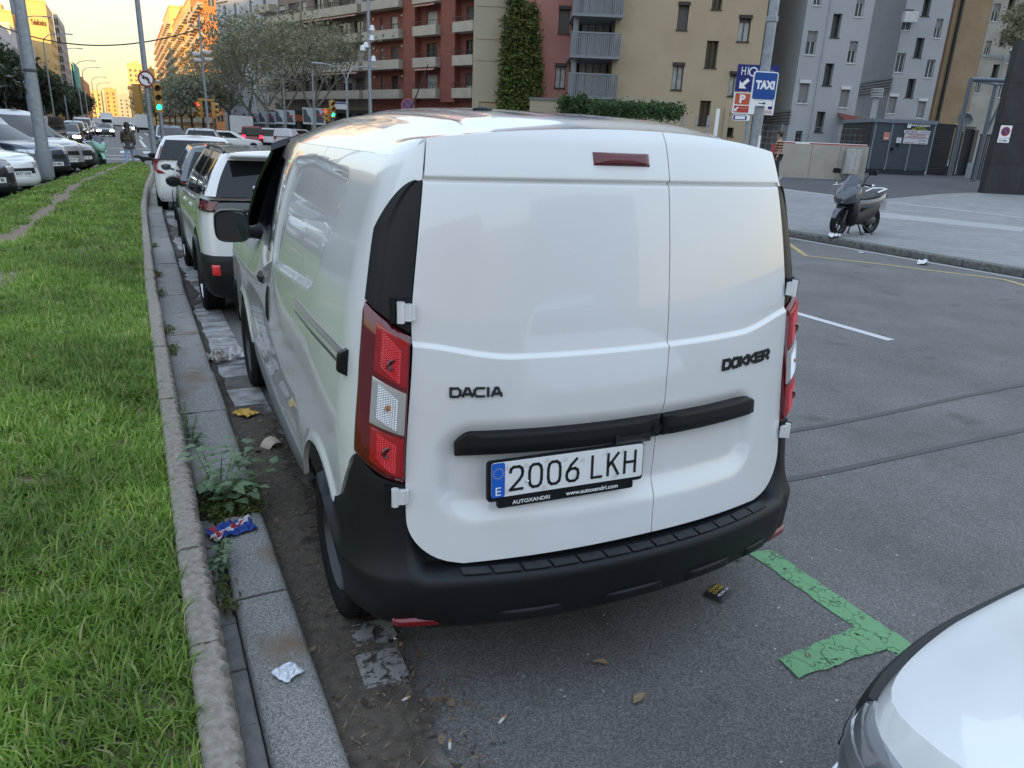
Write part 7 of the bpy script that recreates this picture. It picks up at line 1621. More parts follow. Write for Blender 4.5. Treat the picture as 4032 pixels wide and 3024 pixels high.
for i_, (px, py, y) in enumerate(((22, 300, 78), (77, 324, 88), (108, 336, 96), (212, 374, 122), (236, 378, 132))):
    q = on_y(px, py, y); lamp('footpath_lamp', 'small pale footpath lamp before the dark evergreens, ' + ('leftmost', 'second from the left', 'third, by the big post', 'fourth', 'rightmost')[i_], float(q[0]) - 2.2, y, float(q[2]), 2.6 if i_ != 2 else 2.2, 'small footpath lamps', head=.6, r=.05)
# signals
SIGY = mat('signal_yellow', (.46, .25, .06), .5); SIGB = mat('signal_black', (.02, .02, .02), .6)
LGREEN = mat('lit_green', (.02, .5, .35), .4, emit=(.02, 1., .62), estr=2.2); LRED = mat('lit_red', (.5, .03, .03), .4, emit=(1., .04, .05), estr=2.5); LOFF = mat('unlit_lens', (.035, .03, .025), .3)
def signal(root, c, rz, on='g', h=1.05, side=False):
    w = .30; o = bpy.data.objects.new('signal_head', MB().rbox((0, 0, 0), (w, .22, h), .04, axis='y').mesh('signal_head', SIGY, 40)); COL.objects.link(o); o.parent = root; o.location = c; o.rotation_euler = (0, 0, rz)
    for k, z in enumerate((h * .32, 0, -h * .32)):
        m = LRED if (k == 0 and on == 'r') else LGREEN if (k == 2 and on == 'g') else LOFF
        MB().lathe([(.105, -.112), (.09, -.125), (0, -.13)], 16, 'y', (0, 0, z)).build('lens', m, o, smooth=60)
        mb = MB(); mb.grid([[(.125 * math.cos(a), yy, z + .125 * math.sin(a)) for a in np.linspace(-.2, PI + .2, 12)] for yy in (-.111, -.33)]); mb.build('visor', SIGY, o, smooth=60)
    return o
Yt = 36.; pb = on_y(606, 590, Yt); t = thing('traffic_light_post', 'grey post at the grass tip with a no-left-turn sign and a green signal', 'traffic light', (pb[0], Yt, 0))
post(t, [(0, 0, 0), (0, 0, 5), (0, 0, 9.5)], [.12, .10, .08], n=12)
zs_ = on_y(581, 312, Yt)[2]; MB().lathe([(.32, 0), (.32, -.02), (0, -.02)], 28, 'y', (0, -.12, zs_)).build('sign_ring', mat('sign_maroon', (.22, .03, .035), .5), t, smooth=40); MB().lathe([(.245, 0), (0, -.003)], 28, 'y', (0, -.142, zs_)).build('sign_face', WINK, t)
mb = MB(); P_ = lambda x, z: (x, -.149, zs_ + z)
mb.poly([P_(.06, -.17), (P_(.12, -.17)), P_(.12, .02), P_(.02, .09), P_(-.06, .09), P_(-.06, .15), P_(-.17, .05), P_(-.06, -.04), P_(-.06, .03), P_(0, .03), P_(.06, -.01)][::-1]); mb.build('turn_arrow', INK, t)
mb = MB(); mb.add([P_(-.19, .16), P_(-.16, .19), P_(.19, -.16), P_(.16, -.19)], [(0, 1, 2, 3)]); mb.v = [(a, -.153, c) for a, b_, c in mb.v]; mb.build('red_slash', mat('sign_maroon', 0), t)
zz_ = on_y(614, 385, Yt)[2]; signal(t, (.36, -.05, zz_), math.radians(8), 'g', 1.15); signal(t, (-.38, .0, zz_ - .08), math.radians(-115), 'x', 1.15); MB().box((0, -.02, zz_ + .35), (.75, .06, .06)).build('bracket', GALV, t)
t2 = thing('traffic_light_post', 'short grey stub post right beside the tall signal post', 'post', (pb[0] + .42, Yt + .6, 0)); post(t2, [(0, 0, 0), (0, 0, 3.4)], [.085, .08]); MB().lathe([(.09, 3.4), (.05, 3.46), (0, 3.47)], 12, 'z').build('cap', GALV, t2)
Yc = 54.; q0 = on_y(815, 440, Yc); t = thing('camera_pole', 'slim grey pole carrying traffic cameras and a yellow double signal', 'pole', (q0[0], Yc, 0)); zt_ = on_y(776, 56, Yc)[2]; post(t, [(0, 0, 0), (0, 0, zt_ * .5), (0, 0, zt_)], [.10, .075, .05])
zc_ = on_y(800, 222, Yc)[2]
for dx, dz in ((-.35, .1), (.3, .25), (.35, -.15), (-.3, -.25)): MB().rbox((dx, -.1, zc_ + dz), (.42, .2, .2), .05, axis='x').build('camera', FRAMEW, t, smooth=40)
zz_ = on_y(818, 433, Yc)[2]; signal(t, (-.42, 0, zz_), math.radians(-40), 'r', 1.0); signal(t, (.42, 0, zz_), math.radians(75), 'x', 1.0); MB().box((0, 0, zz_ + .62), (1.0, .1, .14)).build('bracket', SIGY, t)
Yd = 50.; q0 = on_y(1368, 450, Yd); t = thing('street_lamp', 'grey lamp splitting into two curved arms before the brick block', 'street lamp', (q0[0], Yd, 0)); zf_ = on_y(1362, 318, Yd)[2]; post(t, [(0, 0, 0), (0, 0, zf_)], [.10, .075])
for px, py in ((1262, 250), (1450, 264)):
    e_ = on_y(px, py, Yd); dx, dz = e_[0] - q0[0], e_[2] - zf_; MB().tube([(0, 0, zf_ - .05), (dx * .10, 0, zf_ + dz * .45), (dx * .35, 0, zf_ + dz * .85), (dx * .7, 0, zf_ + dz * .97), (dx, 0, zf_ + dz)], .045, 8).build('arm', GALV, t, smooth=60); MB().rbox((dx * 1.12, 0, zf_ + dz), (.7, .24, .11), .05, axis='x').build('lamp_head', mat('lamp_head_grey', 0), t, smooth=50)
Ye = 42.; q0 = on_y(1458, 430, Ye); t = thing('floodlight_pole', 'tall grey pole with silver floodlights before the brick balconies', 'pole', (q0[0], Ye, 0)); post(t, [(0, 0, 0), (0, 0, 6), (0, 0, 14)], [.11, .09, .07])
for px, py in ((1427, 190), (1468, 232), (1463, 112), (1462, 150), (1440, 178)):
    e_ = on_y(px, py, Ye); d_ = Vector((e_[0] - q0[0], -.1, e_[2])); mb = MB(); mb.lathe([(.02, .16), (.12, .12), (.17, -.12), (.15, -.12), (0, -.06)], 14, 'z', tuple(d_)); mb.tube([(0, 0, e_[2] + .05), tuple(d_ + Vector((0, 0, .15)))], .02, 5); mb.build('floodlight', mat('floodlight_silver', (.62, .63, .64), .3, metal=.4), t, smooth=50)
Yg = 48.; q0 = on_y(1306, 430, Yg); t = thing('traffic_light', 'yellow signal showing green beside a white street-name plate', 'traffic light', (q0[0], Yg, 0)); signal(t, (0, -.1, q0[2]), math.radians(8), 'g', 1.0); signal(t, (-.24, .1, q0[2] - .35), math.radians(-70), 'r', .8); post(t, [(.05, .1, 0), (.05, .1, q0[2] + .6)], [.07, .06])
e_ = on_y(1340, 416, Yg); mb = MB(); mb.rbox((e_[0] - q0[0], 0, e_[2]), (.78, .05, .42), .04, axis='y'); sp_ = mb.build('street_name_plate', FRAMEW, t); sp_.rotation_euler = (0, .0, 0); mb = MB(); mb.box((e_[0] - q0[0], -.03, e_[2] + .14), (.70, .01, .09)); mb.build('blue_band', mat('sign_blue', 0), t)
Yh = 33.; q0 = on_y(1606, 415, Yh); t = thing('no_stopping_sign', 'round red-ringed blue no-stopping sign above the van roof', 'sign', (q0[0], Yh, 0), -.35); z_s = q0[2]; post(t, [(0, .03, 0), (0, .03, z_s + .2)], .035); RSG = mat('faded_sign_red', (.34, .07, .10), .5); BSG = mat('faded_sign_blue', (.06, .07, .17), .5)
MB().lathe([(.31, 0), (.31, -.02), (0, -.02)], 26, 'y', (0, -.02, z_s)).build('red_ring', RSG, t, smooth=40); MB().lathe([(.235, 0), (0, -.002)], 26, 'y', (0, -.0425, z_s)).build('blue_disc', BSG, t)
for s in (-1, 1):
    mb = MB(); c_ = .7071; mb.add([(-.165 * s - .03, -.047 - .001 * s, z_s - .165), (-.165 * s + .03, -.047 - .001 * s, z_s - .165), (.165 * s + .03, -.047 - .001 * s, z_s + .165), (.165 * s - .03, -.047 - .001 * s, z_s + .165)], [(0, 1, 2, 3)]); mb.build('cross_bar', RSG, t)
# banner poles along the side road
for i_, (px, y, lab) in enumerate(((1237, 62, 'nearest, with two full posters'), (1122, 74, 'second, behind the plane trunks'), (1052, 86, 'third, left of the box lorry top'), (985, 100, 'fourth, small and far'))):
    q0 = on_y(px, 452, y); t = thing('banner_pole', 'grey lamp pole hung with two pale poster banners, ' + lab, 'banner pole', (q0[0], y, 0), 0, 'banner poles on the side road'); post(t, [(0, 0, 0), (0, 0, 4.2), (0, 0, 6.2)], [.09, .07, .05])
    for s in (-1, 1):
        c_ = s * .50; MB().box((c_, -.02, 2.75), (.82, .02, 1.25)).build('banner', mat('banner_pale', (.40, .43, .47), .6), t)
        mb = MB(); mb.add([(c_ - .36, -.033, 2.28), (c_ + .26, -.033, 2.28), (c_ + .20, -.033, 2.62), (c_ - .02, -.033, 2.84), (c_ - .10, -.033, 3.18), (c_ - .36, -.033, 3.28)], [(0, 1, 2, 3, 4, 5)]); mb.build('dark_figure', mat('banner_dark', (.06, .065, .08), .6), t)
        if s > 0: MB().box((c_, -.036, 2.85), (.5, .006, .13)).build('red_lettering', mat('sign_red', 0), t)
        MB().box((c_, -.036, 2.20), (.7, .006, .09)).build('white_strip', FRAMEW, t)
# overhead cable
mb = MB(); A_, B_ = on_y(-60, 78, 60), on_y(800, 108, 60); C_ = on_y(430, 180, 60); pts = []
for f in np.linspace(0, 1, 26): p = lerp(A_, B_, f); sag = 4 * f * (1 - f); mid = lerp(A_, B_, .5); p = p + (C_ - lerp(A_, B_, .57)) * sag; pts.append(p)
mb.tube(pts, .045, 6); tag(mb.build('overhead_cable', mat('cable_brown', (.10, .075, .05), .7)), 'thin dark cable sagging across the yellow sky', 'cable')
# taxi sign on its pole, hotel and parking signs behind
WS = 16.; q0 = on_w(2975, 540, WS); t = thing('taxi_sign_pole', 'grey pole with a blue TAXI sign and a small arrow plate', 'sign', (q0[0], q0[1], .13), YRZ + .12); post(t, [(0, 0, 0), (0, 0, 2.5), (0, 0, 6.5)], [.105, .10, .085], n=14)
MB().lathe([(.10, 4.02), (.115, 4.03), (.115, 4.12), (.10, 4.13)], 14, 'z').build('pole_collar', GALV, t); mb = MB(); mb.box((.045, -.105, 1.72), (.05, .012, .34)); mb.build('white_sticker', WINK, t)
TXT2 = lambda o: frame(o, (1, 0, 0), (0, 0, 1), (0, -1, 0)); zA, zB = on_w(2995, 284, WS)[2] - .13, on_w(2995, 397, WS)[2] - .13; zc_ = (zA + zB) / 2; hh = zA - zB
TB = mat('taxi_blue', (.012, .075, .30), .35); xo = float((on_w(2998, 340, WS) - np.array([q0[0], q0[1], 0])) @ UV) ; 
MB().rbox((xo, -.15, zc_), (.52, .025, hh), .05, axis='y').build('sign_border', WINK, t); MB().rbox((xo, -.165, zc_), (.475, .008, hh - .04), .035, axis='y').build('sign_panel', TB, t); add_text('lettering', 'TAXI', t, TXT2((xo, -.170, zc_ + .02)), .2, WINK, .001, .012, fit=(.40, .165))
z2 = on_w(2985, 408, WS)[2] - .13; MB().rbox((xo - .02, -.15, z2), (.47, .02, .10), .015, axis='y').build('arrow_plate', WINK, t); mb = MB(); mb.add([(xo - .09, -.162, z2 - .008), (xo + .03, -.162, z2 - .008), (xo + .03, -.162, z2 + .008), (xo - .09, -.162, z2 + .008)], [(0, 1, 2, 3)]); mb.add([(xo + .02, -.162, z2 - .028), (xo + .075, -.162, z2), (xo + .02, -.162, z2 + .028)], [(0, 1, 2)]); mb.build('arrow', INK, t)
WH = 21.; q0 = on_w(2962, 540, WH); t = thing('hotel_sign', 'dark blue hotel and parking sign board with orange P panel, behind the taxi sign', 'sign', (q0[0], q0[1], .3), YRZ); xa = lambda px, py: float((on_w(px, py, WH) - np.array([q0[0], q0[1], 0])) @ UV); za = lambda px, py: on_w(px, py, WH)[2] - .3
x0, x1, z0, z1 = xa(2900, 310), xa(3060, 310), za(2980, 362), za(2980, 256); NB = mat('hotel_navy', (.012, .020, .16), .4); ORP = mat('parking_orange', (.52, .10, .04), .45)
MB().rbox(((x0 + x1) / 2, 0, (z0 + z1) / 2), (x1 - x0, .08, z1 - z0), .01, axis='y').build('hotel_panel', NB, t); hz = z1 - z0; wx = x1 - x0
add_text('lettering', 'H1', t, TXT2((x0 + wx * .175, -.045, z1 - hz * .24)), .2, WINK, .001, .0, fit=(wx * .17, hz * .30)); add_text('lettering', 'O', t, TXT2((x0 + wx * .38, -.045, z1 - hz * .26)), .2, WINK, .001, .0, fit=(wx * .22, hz * .36)); add_text('lettering', 'itaca', t, TXT2((x0 + wx * .70, -.045, z1 - hz * .22)), .2, mat('pale_blue_ink', (.30, .38, .62), .5), .001, .0, fit=(wx * .36, hz * .18))
def arrow_sw(cx, cz, s, m, nm): mb = MB(); Q = lambda x, z: (cx + x * s, -.046, cz + z * s); mb.poly([Q(-.5, -.5), Q(.25, -.5), Q(-.02, -.23), Q(.5, .25), Q(.25, .5), Q(-.25, -.02), Q(-.5, .25)][::1]); return mb.build(nm, m, t)
arrow_sw(x0 + wx * .20, z0 + hz * .30, .26, WINK, 'arrow')
x2, x3, z2, z3 = xa(2888, 400), xa(3050, 400), za(2960, 450), za(2960, 366); MB().rbox(((x2 + x3) / 2, 0.0, (z2 + z3) / 2), (x3 - x2, .07, z3 - z2), .01, axis='y').build('sign_backing', WINK, t); wq = x3 - x2; hq = z3 - z2
MB().box((x2 + wq * .20, -.038, z2 + hq * .70), (wq * .36, .008, hq * .52)).build('parking_panel', ORP, t); add_text('lettering', 'P', t, TXT2((x2 + wq * .20, -.044, z2 + hq * .70)), .2, WINK, .001, .008, fit=(wq * .14, hq * .40))
MB().box((x2 + wq * .20, -.038, z2 + hq * .22), (wq * .36, .008, hq * .32)).build('arrow_panel', mat('parking_red', (.45, .05, .035), .45), t); add_text('lettering', 'VIQA', t, TXT2((x2 + wq * .25, -.044, z2 + hq * .26)), .2, mat('salmon_ink', (.68, .35, .30), .5), .001, .0, fit=(wq * .18, hq * .10)); arrow_sw(x2 + wq * .08, z2 + hq * .22, .12, WINK, 'arrow')
MB().box((x2 + wq * .90, -.038, z2 + hq * .62), (wq * .10, .008, hq * .70)).build('navy_panel', NB, t); MB().box((x2 + wq * .82, -.038, z2 + hq * .14), (wq * .28, .008, hq * .16)).build('pink_panel', mat('pale_pink_panel', (.60, .42, .40), .5), t)
zl = za(2930, 464); MB().rbox((xa(2918, 464), 0, zl), (.46, .06, .155), .05, axis='y').build('lamp_frame', WINK, t, smooth=40); MB().rbox((xa(2912, 464), -.034, zl), (.36, .01, .11), .03, axis='y').build('lamp_inset', NB, t); MB().rbox((xa(2912, 464), -.041, zl), (.27, .01, .075), .01, axis='y').build('lamp_tube', WINK, t)
post(t, [(xa(2945, 500), .06, -.2), (xa(2945, 500), .06, z1)], .06); post(t, [(xa(2905, 560) + .55, .06, -.2), (xa(2905, 560) + .55, .06, z0)], .05)
qw = on_w(2822, 480, 24.); t = thing('white_pole', 'slim white pole before the tan wall right of the hedge', 'pole', (qw[0], qw[1], .4)); post(t, [(0, 0, 0), (0, 0, on_w(2830, 428, 24.)[2] - .4)], .055, WINK)
for i_, px in enumerate((2690, 2740, 2785)): qw = on_w(px, 490, 37.); t = thing('fence_post', 'slim grey post standing alone at the foot of the tan wall, ' + ('left', 'middle', 'right')[i_] + ' of three', 'post', (qw[0], qw[1], .8), 0, 'posts before the tan block'); post(t, [(0, 0, 0), (0, 0, on_w(px, 455, 37.)[2] - .8)], .05)
# ================================================================== PEOPLE, DOG, SCOOTERS AND SMALL THINGS
SKIN = mat('skin', (.42, .26, .19), .55)
def body_mesh(name, J, E, m, sub=2):
    # one continuous body: joints J {name: (x, y, z, r)}, bones E
    me = bpy.data.meshes.new(name); ks = list(J); me.from_pydata([J[k][:3] for k in ks], [(ks.index(a), ks.index(b_)) for a, b_ in E], []); o = bpy.data.objects.new(name, me); COL.objects.link(o)
    md = o.modifiers.new('s', 'SKIN'); md.use_smooth_shade = True
    for i, k in enumerate(ks): r = J[k][3]; me.skin_vertices[0].data[i].radius = (r, r) if not hasattr(r, '__len__') else r; me.skin_vertices[0].data[i].use_root = (i == 0)
    s = o.modifiers.new('u', 'SUBSURF'); s.levels = s.render_levels = sub
    dg = bpy.context.evaluated_depsgraph_get(); m2 = bpy.data.meshes.new_from_object(o.evaluated_get(dg)); m2.name = name; COL.objects.unlink(o); bpy.data.objects.remove(o); m2.materials.clear(); m2.materials.append(m)
    m2.polygons.foreach_set('use_smooth', [True] * len(m2.polygons)); return m2
def person(name, label, loc, rz, pose, top, legs, hair, longhair=False, coat=False, stripes=None):
    t = thing(name, label, 'person', loc, rz); sw, ab, ae = pose          # stride, elbow bend, arm swing
    J = {'pelvis': (0, 0, .94, .135), 'waist': (0, .01, 1.10, .125), 'chest': (0, .015, 1.28, .150), 'neck0': (0, .0, 1.43, .085), 'neck': (0, .01, 1.49, .052), 'head0': (0, .03, 1.555, .078), 'head1': (0, .025, 1.64, .092), 'head2': (0, .015, 1.69, .060)}
    E = [('pelvis', 'waist'), ('waist', 'chest'), ('chest', 'neck0'), ('neck0', 'neck'), ('neck', 'head0'), ('head0', 'head1'), ('head1', 'head2')]
    for s, sg in (('l', -1), ('r', 1)):
        f = sg * sw
        J.update({'hip' + s: (sg * .09, 0, .88, .095), 'knee' + s: (sg * .10, f * .5 + .03, .49, .062), 'ank' + s: (sg * .10, f - .02, .09, .042), 'toe' + s: (sg * .11, f + .13, .045, .035),
                  'sho' + s: (sg * .17, 0, 1.385, .062), 'elb' + s: (sg * .225, -f * .35 + ae, 1.12, .045), 'wri' + s: (sg * .22, -f * .5 + ae + ab, .90, .032), 'hand' + s: (sg * .21, -f * .55 + ae + ab + .03, .82, .034)})
        E += [('pelvis', 'hip' + s), ('hip' + s, 'knee' + s), ('knee' + s, 'ank' + s), ('ank' + s, 'toe' + s), ('neck0', 'sho' + s), ('sho' + s, 'elb' + s), ('elb' + s, 'wri' + s), ('wri' + s, 'hand' + s)]
    link('body', body_mesh('body', J, E, SKIN), t)
    LJ = {k: (v[0], v[1], v[2], v[3] + .014) for k, v in J.items() if k[:3] in ('pel', 'hip', 'kne', 'ank')}; LE = [e for e in E if e[0] in LJ and e[1] in LJ]; link('trousers', body_mesh('trousers', LJ, LE, legs), t)
    TJ = {k: (v[0], v[1], v[2], v[3] + (.035 if coat else .016)) for k, v in J.items() if k[:3] in ('pel', 'wai', 'che', 'sho', 'elb', 'wri') or k == 'neck0'}
    if not coat: TJ = {k: v for k, v in TJ.items() if k[:3] != 'wri'}
    TE = [e for e in E if e[0] in TJ and e[1] in TJ]
    if coat: TJ['hem'] = (0, 0, .80, .19); TE.append(('pelvis', 'hem'))
    link('jacket' if coat else 'shirt', body_mesh('top', TJ, TE, top), t)
    for s, sg in (('l', -1), ('r', 1)):
        a, b_ = J['ank' + s], J['toe' + s]; MB().rbox(((a[0] + b_[0]) / 2, (a[1] + b_[1]) / 2 + .01, .045), (.10, .27, .09), .04, axis='z').build('shoe', mat('dark_shoe', (.03, .03, .035), .6), t, smooth=50)
        h = J['hand' + s]; mb = MB()
        for q in range(4): mb.tube([(h[0] + .0, h[1] - .03 + .018 * q, h[2] - .02), (h[0] - sg * .004, h[1] - .03 + .018 * q, h[2] - .055), (h[0] - sg * .02, h[1] - .028 + .018 * q, h[2] - .085 + .006 * abs(q - 1.5))], [.0095, .009, .007], 5)
        mb.tube([(h[0], h[1] + .03, h[2] + .01), (h[0] - sg * .012, h[1] + .055, h[2] - .02), (h[0] - sg * .018, h[1] + .058, h[2] - .045)], [.010, .009, .007], 5); mb.build('fingers', SKIN, t, smooth=60)
    mb = MB(); rows = []
    for k, (z, r) in enumerate(((1.80, .02), (1.785, .07), (1.745, .105), (1.69, .118), (1.63, .115)) + (((1.54, .12), (1.44, .13), (1.32, .12), (1.26, .08)) if longhair else ((1.58, .085),))):
        rows.append([(r * math.sin(a) * .92, .005 - r * math.cos(a) * 1.0 + (.02 if z > 1.5 else -.04), z) for a in np.linspace(-PI, PI, 20) * (1 if z > 1.70 else .67)])
    mb.grid(rows); mb.build('hair', hair, t, smooth=70)
    mb = MB(); mb.lathe([(.0, .125), (.012, .115), (.016, .095)], 6, 'y', (0, .015, 1.635))
    mb.build('nose', SKIN, t, smooth=60)
    for sg in (-1, 1): MB().lathe([(.010, 0), (0, .006)], 8, 'y', (sg * .032, .112, 1.665)).build('eye', INK, t)
    MB().box((0, .112, 1.585), (.045, .008, .009)).build('mouth', mat('lip', (.32, .12, .11), .5), t)
    return t
pw_ = on_y(505, 560, 34.); wk = person('person', 'long-haired person in a brown coat and pale jeans walking a dog across the road', (pw_[0], 34., 0), math.radians(-14), (.16, .05, .0), mat('brown_coat', (.085, .068, .050), .8, bump=.4, bscale=30), mat('pale_jeans', (.34, .42, .58), .8), mat('dark_hair', (.035, .022, .016), .6), True, True)
wk.scale = (.99, .99, .97)
# dog
pd_ = on_y(580, 605, 33.2); FUR = mat('black_fur', (.018, .017, .018), .8, bump=.6, bscale=60); dg_ = thing('dog', 'black dog on a lead behind the walker, its head lowered', 'dog', (pd_[0] - .03, 33.2, .0), math.radians(75))
J = {'chest': (0, .18, .46, .115), 'belly': (0, -.08, .47, .085), 'rump': (0, -.30, .47, .095), 'neck': (0, .34, .54, .065), 'head': (0, .46, .56, .066), 'muz': (0, .58, .51, .036), 'tail1': (0, -.42, .52, .026), 'tail2': (0, -.58, .44, .014)}
E_ = [('chest', 'belly'), ('belly', 'rump'), ('chest', 'neck'), ('neck', 'head'), ('head', 'muz'), ('rump', 'tail1'), ('tail1', 'tail2')]
for s, sg in (('l', -1), ('r', 1)):
    J.update({'sh' + s: (sg * .075, .20, .38, .050), 'el' + s: (sg * .08, .17, .24, .032), 'wr' + s: (sg * .08, .22, .11, .022), 'fp' + s: (sg * .08, .26, .025, .026), 'hi' + s: (sg * .075, -.30, .38, .060), 'kn' + s: (sg * .08, -.22, .26, .038), 'ho' + s: (sg * .08, -.37, .15, .022), 'hp' + s: (sg * .08, -.33, .025, .026)})
    E_ += [('chest', 'sh' + s), ('sh' + s, 'el' + s), ('el' + s, 'wr' + s), ('wr' + s, 'fp' + s), ('rump', 'hi' + s), ('hi' + s, 'kn' + s), ('kn' + s, 'ho' + s), ('ho' + s, 'hp' + s)]
link('body', body_mesh('dog_body', J, E_, FUR), dg_); dg_.scale = (.85,) * 3
for sg in (-1, 1): mb = MB(); mb.add([(sg * .03, .44, .61), (sg * .065, .42, .60), (sg * .085, .44, .52), (sg * .05, .45, .60)], [(0, 1, 2), (0, 2, 3), (0, 3, 1)]); mb.build('ear', FUR, dg_)
mb = MB(); h_ = wk.matrix_basis @ Vector((.21, .0, .84)); c_ = dg_.matrix_basis @ Vector((0, .34, .60)); mb.tube([h_, lerp(h_, c_, .5) - Vector((0, 0, .04)), c_], .010, 5); tag(mb.build('dog_lead', mat('dark_strap', (.05, .045, .04), .7)), 'thin dark lead from the walker to the black dog', 'lead')
# man in the striped shirt by the barrier
STR = mat('striped_shirt', (.42, .20, .10), .8); n, b = nodes_of(STR); wv = n.nodes.new('ShaderNodeTexWave'); wv.bands_direction = 'Z'; wv.inputs['Scale'].default_value = 3.2; r = n.nodes.new('ShaderNodeValToRGB'); r.color_ramp.interpolation = 'CONSTANT'; r.color_ramp.elements[0].color = (.02, .02, .025, 1); r.color_ramp.elements[1].color = (.46, .23, .12, 1); r.color_ramp.elements[1].position = .5
n.links.new(n.nodes['Texture Coordinate'].outputs['Object'], wv.inputs['Vector']); n.links.new(wv.outputs[0], r.inputs[0]); n.links.new(r.outputs[0], b.inputs['Base Color'])
qm = on_w(3058, 640, 28.5); person('person', 'man in an orange and black striped shirt beside the barrier, half hidden by the van', (qm[0], qm[1], zR(qm[0], qm[1])), math.radians(60), (.08, .03, .0), STR, mat('dark_trousers', (.03, .032, .04), .8), mat('dark_hair', 0))

# --- black maxi scooter on the pavement
def scooter(name, label, loc, rz, bodym, trimm, wind=True):
    t = thing(name, label, 'scooter', loc, rz)      # x right, y forward
    R = .275
    def whl(y, nm):
        w = bpy.data.objects.new('wheel', None); COL.objects.link(w); w.parent = t; w.location = (0, y, R)
        MB().lathe([(R * .70, -.05), (R * .90, -.062), (R, -.03), (R * 1.01, 0), (R, .03), (R * .90, .062), (R * .70, .05)], 30, 'x').build('tyre', RUBBER, w, smooth=60)
        mb = MB().lathe([(R * .71, -.045), (R * .64, -.03), (R * .64, .03), (R * .71, .045)], 26, 'x')
        for q in range(5): a = 2 * PI * q / 5; mb.tube([(0, .03 * math.cos(a), .03 * math.sin(a)), (0, R * .66 * math.cos(a), R * .66 * math.sin(a))], [.022, .014], 6)
        mb.cyl((-.06, 0, 0), (.06, 0, 0), .035); mb.build('rim', STEEL, w, smooth=40)
    whl(.68, 'f'); whl(-.63, 'r')
    def loft(nm, secs, m, n_=18, ex=.7, parent=t):
        mb = MB(); rows = []
        for (y, z, w, h) in secs: rows.append([(w * abs(math.cos(a)) ** ex * (1 if math.cos(a) >= 0 else -1), y, z + h * abs(math.sin(a)) ** ex * (1 if math.sin(a) >= 0 else -1)) for a in np.linspace(0, 2 * PI, n_ + 1)])
        mb.grid(rows, flip=False); mb.poly(rows[0][:-1]); mb.poly(rows[-1][:-1][::-1]); return mb.build(nm, m, parent, smooth=50)
    loft('front_cowl', [(.80, .70, .06, .05), (.76, .74, .15, .11), (.66, .80, .23, .17), (.52, .84, .25, .22), (.40, .86, .22, .20), (.30, .84, .14, .15)], bodym)
    loft('leg_shield', [(.56, .56, .19, .18), (.46, .52, .23, .28), (.34, .46, .22, .28), (.26, .40, .17, .18)], trimm)
    loft('floor_body', [(.34, .34, .15, .12), (.10, .36, .17, .15), (-.20, .44, .17, .18), (-.45, .50, .16, .17), (-.66, .58, .12, .11)], trimm)
    loft('tail_body', [(.18, .62, .11, .12), (-.10, .64, .17, .11), (-.45, .68, .18, .10), (-.75, .74, .15, .08), (-.95, .80, .07, .04)], bodym)
    loft('seat', [(.14, .72, .10, .05), (-.10, .75, .15, .055), (-.40, .79, .165, .055), (-.62, .84, .15, .05), (-.74, .86, .10, .03)], mat('seat_vinyl', (.018, .018, .02), .5))
    mb = MB(); rows = [[(sx * w, y, z) for sx in np.linspace(-1, 1, 9)] for (y, z, w) in ((.74, .86, .10), (.70, .93, .16), (.60, 1.06, .175), (.52, 1.16, .155), (.49, 1.20, .11))]
    for r_ in rows: 
        for k in range(9): s_ = np.linspace(-1, 1, 9)[k]; r_[k] = (r_[k][0], r_[k][1] - .07 * s_ * s_, r_[k][2])
    mb.grid(rows); mb.grid([[(a, b_ - .012, c) for a, b_, c in r_] for r_ in rows], flip=True); mb.build('windscreen', mat('tinted_screen', (.05, .055, .075), .15, coat=.6), t, smooth=60)
    for sg in (-1, 1):
        mb = MB(); mb.grid([[(sg * (.05 + .19 * f), .80 - .20 * f - .02 * g, .70 + .10 * f + .055 * g * (1 - .4 * f)) for f in np.linspace(0, 1, 8)] for g in (-.5, 0, .5, 1)], flip=(sg > 0)); mb.build('headlight', HEADL, t, smooth=60)
        MB().tube([(sg * .10, .44, .98), (sg * .24, .40, 1.03), (sg * .36, .34, 1.02)], .018, 8).build('handlebar', BLACKP, t, smooth=50); MB().tube([(sg * .23, .44, 1.02), (sg * .30, .47, 1.0), (sg * .385, .46, .99)], .008, 6).build('brake_lever', CHROME, t); MB().tube([(sg * .36, .34, 1.02), (sg * .40, .325, 1.02)], .022, 8).build('bar_end', CHROME, t)
        mm = MB(); mm.tube([(sg * .22, .42, 1.03), (sg * .26, .42, 1.16), (sg * .33, .42, 1.24)], .009, 6); mm.rbox((sg * .38, .42, 1.27), (.17, .035, .10), .03, axis='y'); mm.build('mirror', BLACKP, t, smooth=50)
        MB().tube([(sg * .085, .60, .52), (sg * .085, .68, R)], .026, 8).build('fork_leg', STEEL, t)
        MB().tube([(sg * .13, -.40, .86), (sg * .145, -.70, .93), (sg * .10, -.92, .93), (0, -.97, .93)], .018, 8).build('grab_rail', CHROME, t, smooth=50)
        MB().tube([(sg * .06, .05, .26), (sg * .15, -.02, .02), (sg * .16, -.10, .012)], .016, 6).build('stand_leg', STEEL, t)
    loft('front_mudguard', [(.94, .36, .04, .015), (.88, .50, .068, .02), (.74, .585, .075, .022), (.58, .58, .07, .02), (.48, .50, .05, .015)], bodym)
    mb = MB(); mb.lathe([(.02, .30), (.075, .24), (.085, -.12), (.06, -.26), (0, -.28)], 14, 'y', (.17, -.52, .36)); mb.build('exhaust', mat('exhaust_dark', (.06, .06, .062), .4, metal=.5), t, smooth=50)
    loft('engine', [(-.20, .30, .12, .10), (-.40, .29, .14, .12), (-.62, .28, .10, .08)], STEEL)
